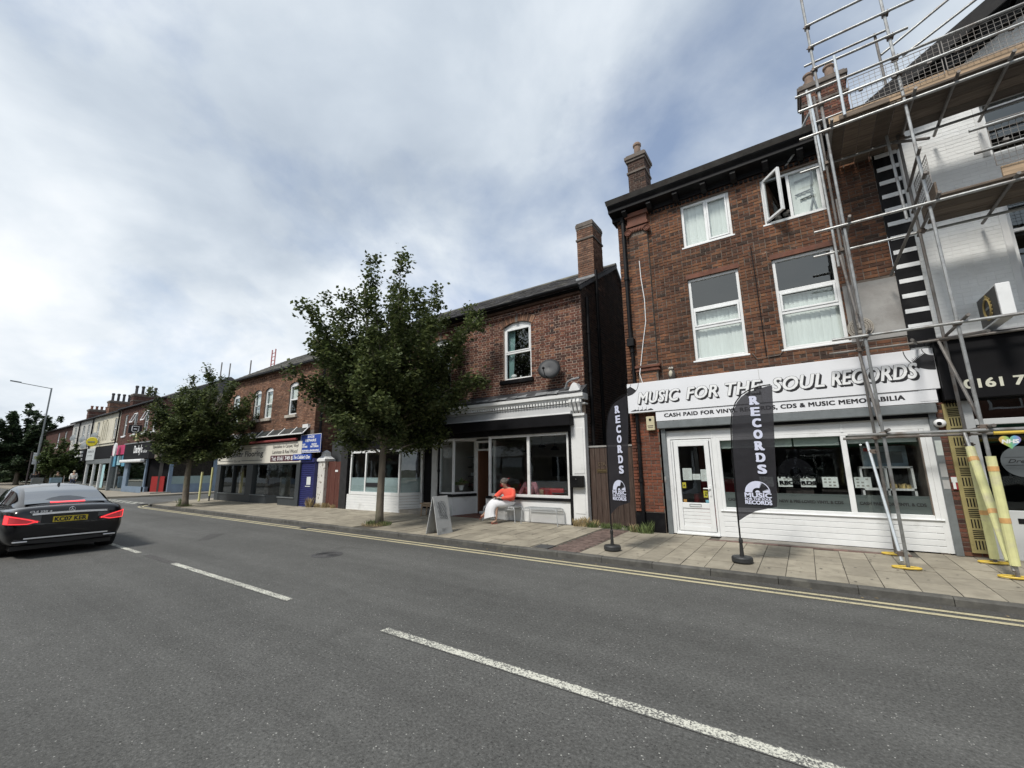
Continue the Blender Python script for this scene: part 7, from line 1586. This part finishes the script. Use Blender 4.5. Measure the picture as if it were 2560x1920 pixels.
    for s in (-1, 1):
        lo = lambda u: .71-.05*min(1, u*3)+.02*u; hi = lambda u: .715+.15*(u**.75)
        tl = MB().add(*strip(s*.44, s*.905, lo, hi, .016)).build('tail_light', red_, t, smooth=True)
        MB().add(*strip(s*.47, s*.90, lambda u: hi(u)-.024, lambda u: hi(u)-.008, .021)).add(*strip(s*.47, s*.90, lambda u: lo(u)+.008, lambda u: lo(u)+.020, .021)).add(*strip(s*.86, s*.90, lambda u: .70, lambda u: .84, .021, 4)).build('light_bar', redl, tl)
        MB().box(.0, .1, s*.66-.10, s*.66+.10, .33, .352).build('exhaust', chrome, t, bev=.006)
        for wx in (1.05, 3.88):
            MB().tube((wx, s*.70, .345), (wx, s*.948, .345), .375, 28).build('wheel_arch', dkp, t)
            wl = MB().lathe([(.0, -.11), (.23, -.11), (.31, -.10), (.335, -.06), (.335, .06), (.31, .10), (.23, .11), (0, .09)], (wx, s*.852, .337), 28, Matrix.Rotation(RAD(90), 3, 'X')).build('wheel', M['rubber'], t, smooth=True)
            rim = MB()
            for k in range(5): a = k*2*math.pi/5; rim.obox((wx+.12*math.cos(a), s*.966, .337+.12*math.sin(a)), (.2, .012, .05), Matrix.Rotation(-a, 3, 'Y'))
            rim.lathe([(.205, 0), (.235, 0), (.235, .012), (.205, .012)], (wx, s*.96, .337), 28, Matrix.Rotation(RAD(90), 3, 'X')); rim.build('rim', M['galv'], wl)
    MB().add(*strip(-.56, .56, lambda u: .842+.012*math.sin(math.pi*u), lambda u: .880+.012*math.sin(math.pi*u), .012, 16)).build('chrome_strip', chrome, t)
    MB().add(*strip(-.62, .62, lambda u: .388, lambda u: .412, .006, 16)).build('lower_chrome', chrome, t)
    MB().add(*strip(-.78, .78, lambda u: .27+.04*abs(2*u-1), lambda u: .37, -.03, 16)).build('diffuser', dkp, t)
    MB().add(*strip(-.42, .42, lambda u: .645+.04*abs(2*u-1)**2, lambda u: .845, .0075, 12)).build('plate_recess', dkp, t)
    pl_ = MB().box(-.022, -.012, -.26, .26, .685, .795).build('number_plate', mat('plate_yellow', (.62, .48, .03), .45, .04, 8, 0), t)
    # local x points forward, so lettering on the tail runs towards -y
    letter('KC07 KER', (-.022, .235, .70), .47, .08, M['sign_black'], pl_, ux=(0, -1, 0), fat=.005)
    letter('CLS 220 d', (.0, .60, .893), .30, .036, chrome, t, ux=(0, -1, 0), lift=.014, fat=.002)
    em = MB(); pts = [(-.018+.012, .046*math.cos(a*math.pi/12), .925+.046*math.sin(a*math.pi/12)) for a in range(25)]; em.path(pts, .005, 5)
    for a in (90, 210, 330): em.add([(-.010, .010*math.cos(RAD(a+60)), .925+.010*math.sin(RAD(a+60))), (-.010, .044*math.cos(RAD(a)), .925+.044*math.sin(RAD(a))), (-.010, .010*math.cos(RAD(a-60)), .925+.010*math.sin(RAD(a-60)))], [(0, 1, 2)])
    em.build('emblem', chrome, t)
    MB().add([(.47, -.27, 1.053), (.47, .27, 1.053), (.535, .27, 1.075), (.535, -.27, 1.075)], [(3, 2, 1, 0)]).build('third_brake_light', redl, t)
    MB().prism([(1.62, -.012, 1.375), (1.80, -.012, 1.40), (1.68, -.012, 1.455), (1.63, -.012, 1.455)], (0, .024, 0)).build('aerial_fin', dkp, t)
    MB().box(.25, 4.6, -.75, .75, .16, .24).build('underbody', dkp, t)
    for s in (-1, 1): MB().box(1.9, 2.3, s*.36-.22, s*.36+.22, .55, 1.12).build('seat', M['interior_dark'], t)
    return t
cr_ = car(); cr_.location = (-12.98, 2.36, 0); cr_.rotation_euler = (0, 0, math.pi)

# ---------------------------------------------------------------- people
def skin_mesh(nodes, edges, root, sub=2):
    bm = bmesh.new(); ly = bm.verts.layers.skin.verify(); ids = {}
    for k, (p, r) in nodes.items():
        v = bm.verts.new(p); r = r if isinstance(r, tuple) else (r, r); v[ly].radius = r; v[ly].use_root = (k == root); ids[k] = v
    for a, b in edges: bm.edges.new((ids[a], ids[b]))
    me = bpy.data.meshes.new('skin'); bm.to_mesh(me); bm.free(); o = bpy.data.objects.new('skin', me); COL.objects.link(o)
    o.modifiers.new('s', 'SKIN'); u = o.modifiers.new('u', 'SUBSURF'); u.levels = sub; u.render_levels = sub
    dg = bpy.context.evaluated_depsgraph_get(); dg.update(); res = bpy.data.meshes.new_from_object(o.evaluated_get(dg)); bpy.data.objects.remove(o); return res
def put(me, name, m, parent, extra=None):
    off = Vector(rootloc(parent)); V = [tuple(v.co) for v in me.vertices]; F = [tuple(p.vertices) for p in me.polygons]; mb = MB().add(V, F)
    if extra: mb.add(extra.v, extra.f)
    return mb.build(name, m, parent, smooth=True)
def face(ex, c, f, s, r=.1):
    c = Vector(c); f = Vector(f).normalized(); s = Vector(s).normalized(); u = s.cross(f) if s.cross(f).z > 0 else f.cross(s)
    ex.ball(c+f*r*.98-u*r*.12, r*.16, r*.16, r*.24, 6, 5); ex.ball(c+f*r*.86-u*r*.52, r*.3, r*.3, r*.08, 6, 4)
    for q in (-1, 1): ex.ball(c+s*q*r*.95-u*r*.08, r*.14, r*.14, r*.26, 6, 5)
def eyes(parent, c, f, s, r=.1):
    c = Vector(c); f = Vector(f).normalized(); s = Vector(s).normalized(); mb = MB()
    for q in (-1, 1): mb.ball(c+f*r*.88+s*q*r*.36+Vector((0, 0, .02*r)), r*.10, r*.10, r*.07, 6, 4)
    mb.build('eyes', M['black'], parent)
def hand(ex, w, d, s, n, L=.09):
    w = Vector(w); d = Vector(d).normalized(); s = Vector(s).normalized(); n = Vector(n).normalized()
    ex.obox(w+d*L*.45, (L*.9, L*.85, L*.3), Matrix((d, s, n)).transposed())
    for i in range(4):
        b = w+d*L*.85+s*(i-1.5)*L*.22; ln = L*(.75, .9, .85, .65)[i]; ex.path([b, b+d*ln*.5+n*ln*.12, b+d*ln*.75+n*ln*.45, b+d*ln*.7+n*ln*.75], [L*.11, L*.10, L*.09, L*.07], 5)
    b = w+d*L*.25+s*L*.42; ex.path([b, b+d*L*.35+s*L*.22, b+d*L*.65+s*L*.12+n*L*.2], [L*.13, L*.11, L*.08], 5)
skin1 = mat('skin_warm', (.44, .28, .205), .55, .08, 12, .05); skin2 = mat('skin_deep', (.12, .065, .045), .55, .1, 12, .05)
coral = mat('coral_knit', (.78, .115, .075), .85, .06, 9, .25, 90); linen = mat('white_linen', (.80, .81, .84), .85, .04, 7, .25, 25)
wm_ = thing('person', 'person in a coral jumper and long white skirt sitting cross-legged with a phone', 'person', (-7.28, 10.3, pz(10.3)))
fdir = Vector((.22, -.97, 0)).normalized(); sdir = Vector((.97, .22, 0)).normalized()
Nn = {'pel': ((-7.22, 10.38, .685), .12), 'wai': ((-7.235, 10.38, .82), .11), 'che': ((-7.265, 10.35, .98), (.135, .115)), 'nk0': ((-7.295, 10.31, 1.10), .055), 'nk': ((-7.315, 10.275, 1.155), .05), 'hd': ((-7.335, 10.235, 1.225), .078), 'hd2': ((-7.34, 10.225, 1.30), .072),
      'sa': ((-7.10, 10.39, 1.045), .062), 'ea': ((-7.02, 10.27, .86), .045), 'wa': ((-7.33, 10.02, .835), .03), 'sb': ((-7.43, 10.31, 1.045), .062), 'eb': ((-7.58, 10.20, .87), .045), 'wb': ((-7.46, 10.01, .845), .03),
      'ha': ((-7.16, 10.32, .67), .085), 'ka': ((-7.50, 9.94, .725), .062), 'aa': ((-7.73, 9.86, .41), .035), 'ta': ((-7.83, 9.79, .315), .024), 'hb': ((-7.30, 10.42, .67), .085), 'kb': ((-7.42, 9.99, .62), .062), 'ab': ((-7.40, 9.94, .215), .035), 'tb': ((-7.47, 9.83, .175), .024)}
Ee = [('pel', 'wai'), ('wai', 'che'), ('che', 'nk0'), ('nk0', 'nk'), ('nk', 'hd'), ('hd', 'hd2'), ('che', 'sa'), ('sa', 'ea'), ('ea', 'wa'), ('che', 'sb'), ('sb', 'eb'), ('eb', 'wb'), ('pel', 'ha'), ('ha', 'ka'), ('ka', 'aa'), ('aa', 'ta'), ('pel', 'hb'), ('hb', 'kb'), ('kb', 'ab'), ('ab', 'tb')]
ex = MB(); hdn = (fdir+Vector((0, 0, -.75))).normalized(); face(ex, (-7.34, 10.225, 1.262), hdn, sdir, .088)
hand(ex, (-7.34, 10.01, .838), (-.8, -.45, .12), (-.45, .8, .1), (0, 0, 1), .075); hand(ex, (-7.455, 10.0, .848), (-.1, -.95, .1), (.9, -.1, 0), (0, 0, 1), .075)
put(skin_mesh(Nn, Ee, 'pel'), 'body', skin1, wm_, ex); eyes(wm_, (-7.34, 10.225, 1.262), hdn, sdir, .088)
T = {'h': ((-7.205, 10.385, .69), (.185, .155)), 'w': ((-7.225, 10.38, .83), (.165, .14)), 'c': ((-7.26, 10.35, .98), (.175, .14)), 'n': ((-7.285, 10.325, 1.06), (.10, .09)), 'sa': ((-7.105, 10.385, 1.035), .082), 'ea': ((-7.015, 10.27, .85), .078), 'wa': ((-7.29, 10.04, .832), .05), 'sb': ((-7.425, 10.315, 1.035), .082), 'eb': ((-7.585, 10.20, .86), .078), 'wb': ((-7.475, 10.04, .845), .05)}
put(skin_mesh(T, [('h', 'w'), ('w', 'c'), ('c', 'n'), ('c', 'sa'), ('sa', 'ea'), ('ea', 'wa'), ('c', 'sb'), ('sb', 'eb'), ('eb', 'wb')], 'h'), 'jumper', coral, wm_)
def ell(c, a, b, n=18, tilt=(0, 0, 1), ang=0, rip=0):
    z = Vector(tilt).normalized(); e = z.cross(Vector((0, 1, 0))).normalized(); f = z.cross(e); e, f = e*math.cos(ang)+f*math.sin(ang), f*math.cos(ang)-e*math.sin(ang)
    return [Vector(c)+e*a*math.cos(2*math.pi*i/n)*(1+rip*math.sin(i*2.6))+f*b*math.sin(2*math.pi*i/n)*(1+rip*math.cos(i*2.1)) for i in range(n)]
sk_ = MB().loft([ell((-7.22, 10.40, .72), .17, .16, tilt=(.1, .2, 1)), ell((-7.25, 10.33, .70), .19, .17, tilt=(.3, .6, .6)), ell((-7.38, 10.14, .71), .185, .125, tilt=(.5, .8, .15)), ell((-7.49, 9.97, .70), .15, .115, tilt=(.6, .5, .7)), ell((-7.54, 9.90, .60), .155, .10, tilt=(.45, .2, 1), rip=.06), ell((-7.575, 9.885, .46), .175, .11, tilt=(.3, .1, 1), rip=.11), ell((-7.575, 9.88, .29), .205, .125, tilt=(-.25, .1, 1), rip=.17)], caps=False)
sk_.build('skirt', linen, wm_, smooth=True, sub=1, flip=True)
hr = MB(); rgp = random.Random(4)
hr.ball((-7.325, 10.25, 1.285), .094, .096, .088, 12, 8)
for _ in range(46):
    a, b = rgp.uniform(0, 6.28), rgp.uniform(-.1, 1.5); d = Vector((math.cos(a)*math.cos(b), math.sin(a)*math.cos(b), math.sin(b)))
    if d.dot(hdn) > .55: continue
    hr.ball(Vector((-7.325, 10.25, 1.285))+Vector((d.x*.088, d.y*.088, d.z*.084)), .028, .028, .028, 6, 4)
hr.ball((-7.27, 10.32, 1.33), .05, .05, .045, 8, 6)
hm_ = mat('grey_hair', (.13, .12, .11), .8, .5, 60, .5, 60); hr.build('hair', hm_, wm_, smooth=True)
for p, q in (((-7.73, 9.86, .40), (-7.85, 9.78, .30)), ((-7.40, 9.94, .185), (-7.49, 9.80, .155))):
    p, q = Vector(p), Vector(q); d = (q-p).normalized(); s_ = d.cross(Vector((0, 0, 1))).normalized(); n_ = s_.cross(d)
    MB().obox(p.lerp(q, .5)-n_*.032, ((q-p).length+.07, .075, .016), Matrix((d, s_, n_)).transposed()).obox(p.lerp(q, .72), (.03, .085, .05), Matrix((d, s_, n_)).transposed()).build('sandal', mat('tan_leather', (.30, .10, .07), .5, .1, 8, 0), wm_)
ph = tag(MB().obox((-7.45, 9.925, .872), (.13, .075, .010), Matrix.Rotation(RAD(25), 3, 'Z') @ Matrix.Rotation(RAD(-30), 3, 'X')).build('phone', M['black'], None, bev=.003), 'dark phone held in the hands of the person in coral', 'phone')
bg_ = tag(MB().ball((-7.38, 10.10, .80), .13, .09, .05, 12, 8).build('handbag', mat('dark_bag', (.03, .025, .025), .6, .2, 6, .1), None, smooth=True), 'small dark bag on the lap of the person in coral', 'bag')

def stander(label, x, y, h, top, legs, hair, ang, hood=False, skinm=skin1, z=.11, seat=False):
    t = thing('person', label, 'person', (0, 0, 0)); k = h/1.75; f = Vector((0, -1, 0)); s = Vector((1, 0, 0))
    N_ = {'p': ((0, 0, .95), (.13, .10)), 'w': ((0, 0, 1.10), (.12, .09)), 'c': ((0, 0, 1.32), (.15, .10)), 'n': ((0, -.01, 1.50), .055), 'h': ((0, -.02, 1.58), .08), 'h2': ((0, -.02, 1.67), .075)}
    E_ = [('p', 'w'), ('w', 'c'), ('c', 'n'), ('n', 'h'), ('h', 'h2')]
    for q, nm in ((-1, 'l'), (1, 'r')):
        N_.update({nm+'s': ((q*.19, 0, 1.42), .06), nm+'e': ((q*.24, .02, 1.15), .045), nm+'w': ((q*.22, -.08, .92), .032), nm+'h': ((q*.09, 0, .90), .09), nm+'k': ((q*.10, -.04+.10*q, .50), .062), nm+'a': ((q*.10, .02+.16*q, .09), .042), nm+'t': ((q*.11, -.14+.16*q, .04), .035)})
        E_ += [('c', nm+'s'), (nm+'s', nm+'e'), (nm+'e', nm+'w'), ('p', nm+'h'), (nm+'h', nm+'k'), (nm+'k', nm+'a'), (nm+'a', nm+'t')]
    N_ = {a: (tuple(c*k for c in p), tuple(c*k for c in r) if isinstance(r, tuple) else r*k) for a, (p, r) in N_.items()}
    ex = MB(); face(ex, (0, -.02*k, 1.63*k), f, s, .09*k)
    for q in (-1, 1): hand(ex, (q*.22*k, -.08*k, .91*k), (0, -.2, -1), (0, 1, 0), (-q, 0, 0), .085*k)
    put(skin_mesh(N_, E_, 'p', 1), 'body', skinm, t, ex); eyes(t, (0, -.02*k, 1.63*k), f, s, .09*k)
    g = lambda nn, d: {a: (N_[a][0], tuple(c+d for c in N_[a][1]) if isinstance(N_[a][1], tuple) else N_[a][1]+d) for a in nn}
    put(skin_mesh(g(['p', 'w', 'c', 'ls', 'le', 'lw', 'rs', 're', 'rw'], .022), [('p', 'w'), ('w', 'c'), ('c', 'ls'), ('ls', 'le'), ('le', 'lw'), ('c', 'rs'), ('rs', 're'), ('re', 'rw')], 'p', 1), 'jacket', top, t)
    put(skin_mesh(g(['p', 'lh', 'lk', 'la', 'rh', 'rk', 'ra'], .018), [('p', 'lh'), ('lh', 'lk'), ('lk', 'la'), ('p', 'rh'), ('rh', 'rk'), ('rk', 'ra')], 'p', 1), 'trousers', legs, t)
    MB().ball((0, .012*k, 1.66*k), .098*k, .10*k, .10*k, 10, 8).build('hood' if hood else 'hair', hair, t, smooth=True)
    t.location = (x, y, z); t.rotation_euler = (0, 0, ang); return t
dk = mat('dark_jacket', (.03, .032, .038), .8, .2, 6, .1); wt_ = mat('white_hoodie', (.62, .62, .60), .85, .06, 6, .1); navy = mat('navy_jeans', (.03, .04, .07), .85, .2, 9, .1); olive = mat('olive_coat', (.07, .075, .05), .85, .2, 6, .1); bh = mat('dark_hair', (.02, .016, .013), .7, .2, 30, .2); cream_h = mat('cream_cap', (.5, .45, .33), .8, .1, 8, .1)
stander('person in a white hooded top standing outside the far shops', -56.5, 9.95, 1.7, wt_, navy, cream_h, 1.2, True)
stander('person in a dark jacket walking on the far pavement by the bus stop', -60, 7.95, 1.75, dk, dk, bh, 1.6)
stander('person in an olive coat on the far pavement by the shop fronts', -57.2, 9.0, 1.65, olive, navy, bh, 1.9)
# person seated behind the cafe window
pj = thing('person', 'person in a pink patterned jacket sitting inside the cafe window', 'person', (-7.0, 11.3, .17))
Nn = {'p': ((-7.12, 11.38, .70), .14), 'w': ((-7.12, 11.38, .88), .13), 'c': ((-7.12, 11.36, 1.10), (.16, .12)), 'n': ((-7.14, 11.33, 1.27), .055), 'h': ((-7.15, 11.31, 1.35), .08), 'h2': ((-7.15, 11.31, 1.43), .076), 'ls': ((-6.92, 11.3, 1.17), .065), 'le': ((-6.78, 11.2, .95), .05), 'lw': ((-6.66, 11.02, .82), .035), 'rs': ((-7.32, 11.4, 1.17), .065), 're': ((-7.42, 11.3, .95), .05), 'rw': ((-7.34, 11.08, .84), .035), 'lh': ((-7.03, 11.33, .66), .09), 'lk': ((-6.98, 10.96, .66), .065), 'la': ((-6.98, 10.98, .25), .045), 'lt': ((-6.98, 10.90, .20), .035), 'rh': ((-7.22, 11.33, .66), .09), 'rk': ((-7.25, 10.96, .66), .065), 'ra': ((-7.25, 10.98, .25), .045), 'rt': ((-7.25, 10.90, .20), .035)}
EE = [('p', 'w'), ('w', 'c'), ('c', 'n'), ('n', 'h'), ('h', 'h2'), ('c', 'ls'), ('ls', 'le'), ('le', 'lw'), ('c', 'rs'), ('rs', 're'), ('re', 'rw'), ('p', 'lh'), ('lh', 'lk'), ('lk', 'la'), ('la', 'lt'), ('p', 'rh'), ('rh', 'rk'), ('rk', 'ra'), ('ra', 'rt')]
ex = MB(); face(ex, (-7.15, 11.31, 1.39), (.1, -1, 0), (1, .1, 0), .09); hand(ex, (-6.66, 11.02, .82), (.3, -.9, 0), (.9, .3, 0), (0, 0, 1), .08); hand(ex, (-7.34, 11.08, .84), (.1, -.9, 0), (-.9, .3, 0), (0, 0, 1), .08)
put(skin_mesh(Nn, EE, 'p', 1), 'body', skin2, pj, ex); eyes(pj, (-7.15, 11.31, 1.39), (.1, -1, 0), (1, .1, 0), .09)
g = lambda nn, d: {a: (Nn[a][0], tuple(c+d for c in Nn[a][1]) if isinstance(Nn[a][1], tuple) else Nn[a][1]+d) for a in nn}
put(skin_mesh(g(['p', 'w', 'c', 'ls', 'le', 'lw', 'rs', 're', 'rw'], .024), [('p', 'w'), ('w', 'c'), ('c', 'ls'), ('ls', 'le'), ('le', 'lw'), ('c', 'rs'), ('rs', 're'), ('re', 'rw')], 'p', 1), 'jacket', mat('pink_pattern', (.33, .13, .16), .85, .5, 30, .1), pj)
put(skin_mesh(g(['p', 'lh', 'lk', 'la', 'rh', 'rk', 'ra'], .02), [('p', 'lh'), ('lh', 'lk'), ('lk', 'la'), ('p', 'rh'), ('rh', 'rk'), ('rk', 'ra')], 'p', 1), 'trousers', dk, pj)
MB().ball((-7.145, 11.335, 1.42), .094, .094, .09, 10, 8).build('hair', bh, pj, smooth=True)
tag(MB().box(-7.42, -6.82, 11.2, 11.7, .17, .60).box(-7.42, -6.82, 11.62, 11.7, .6, 1.0).build('cafe_chair', M['wood_pale'], None, bev=.02), 'wooden chair under the person in the pink jacket', 'chair')
bpy.data.objects.remove(_to)
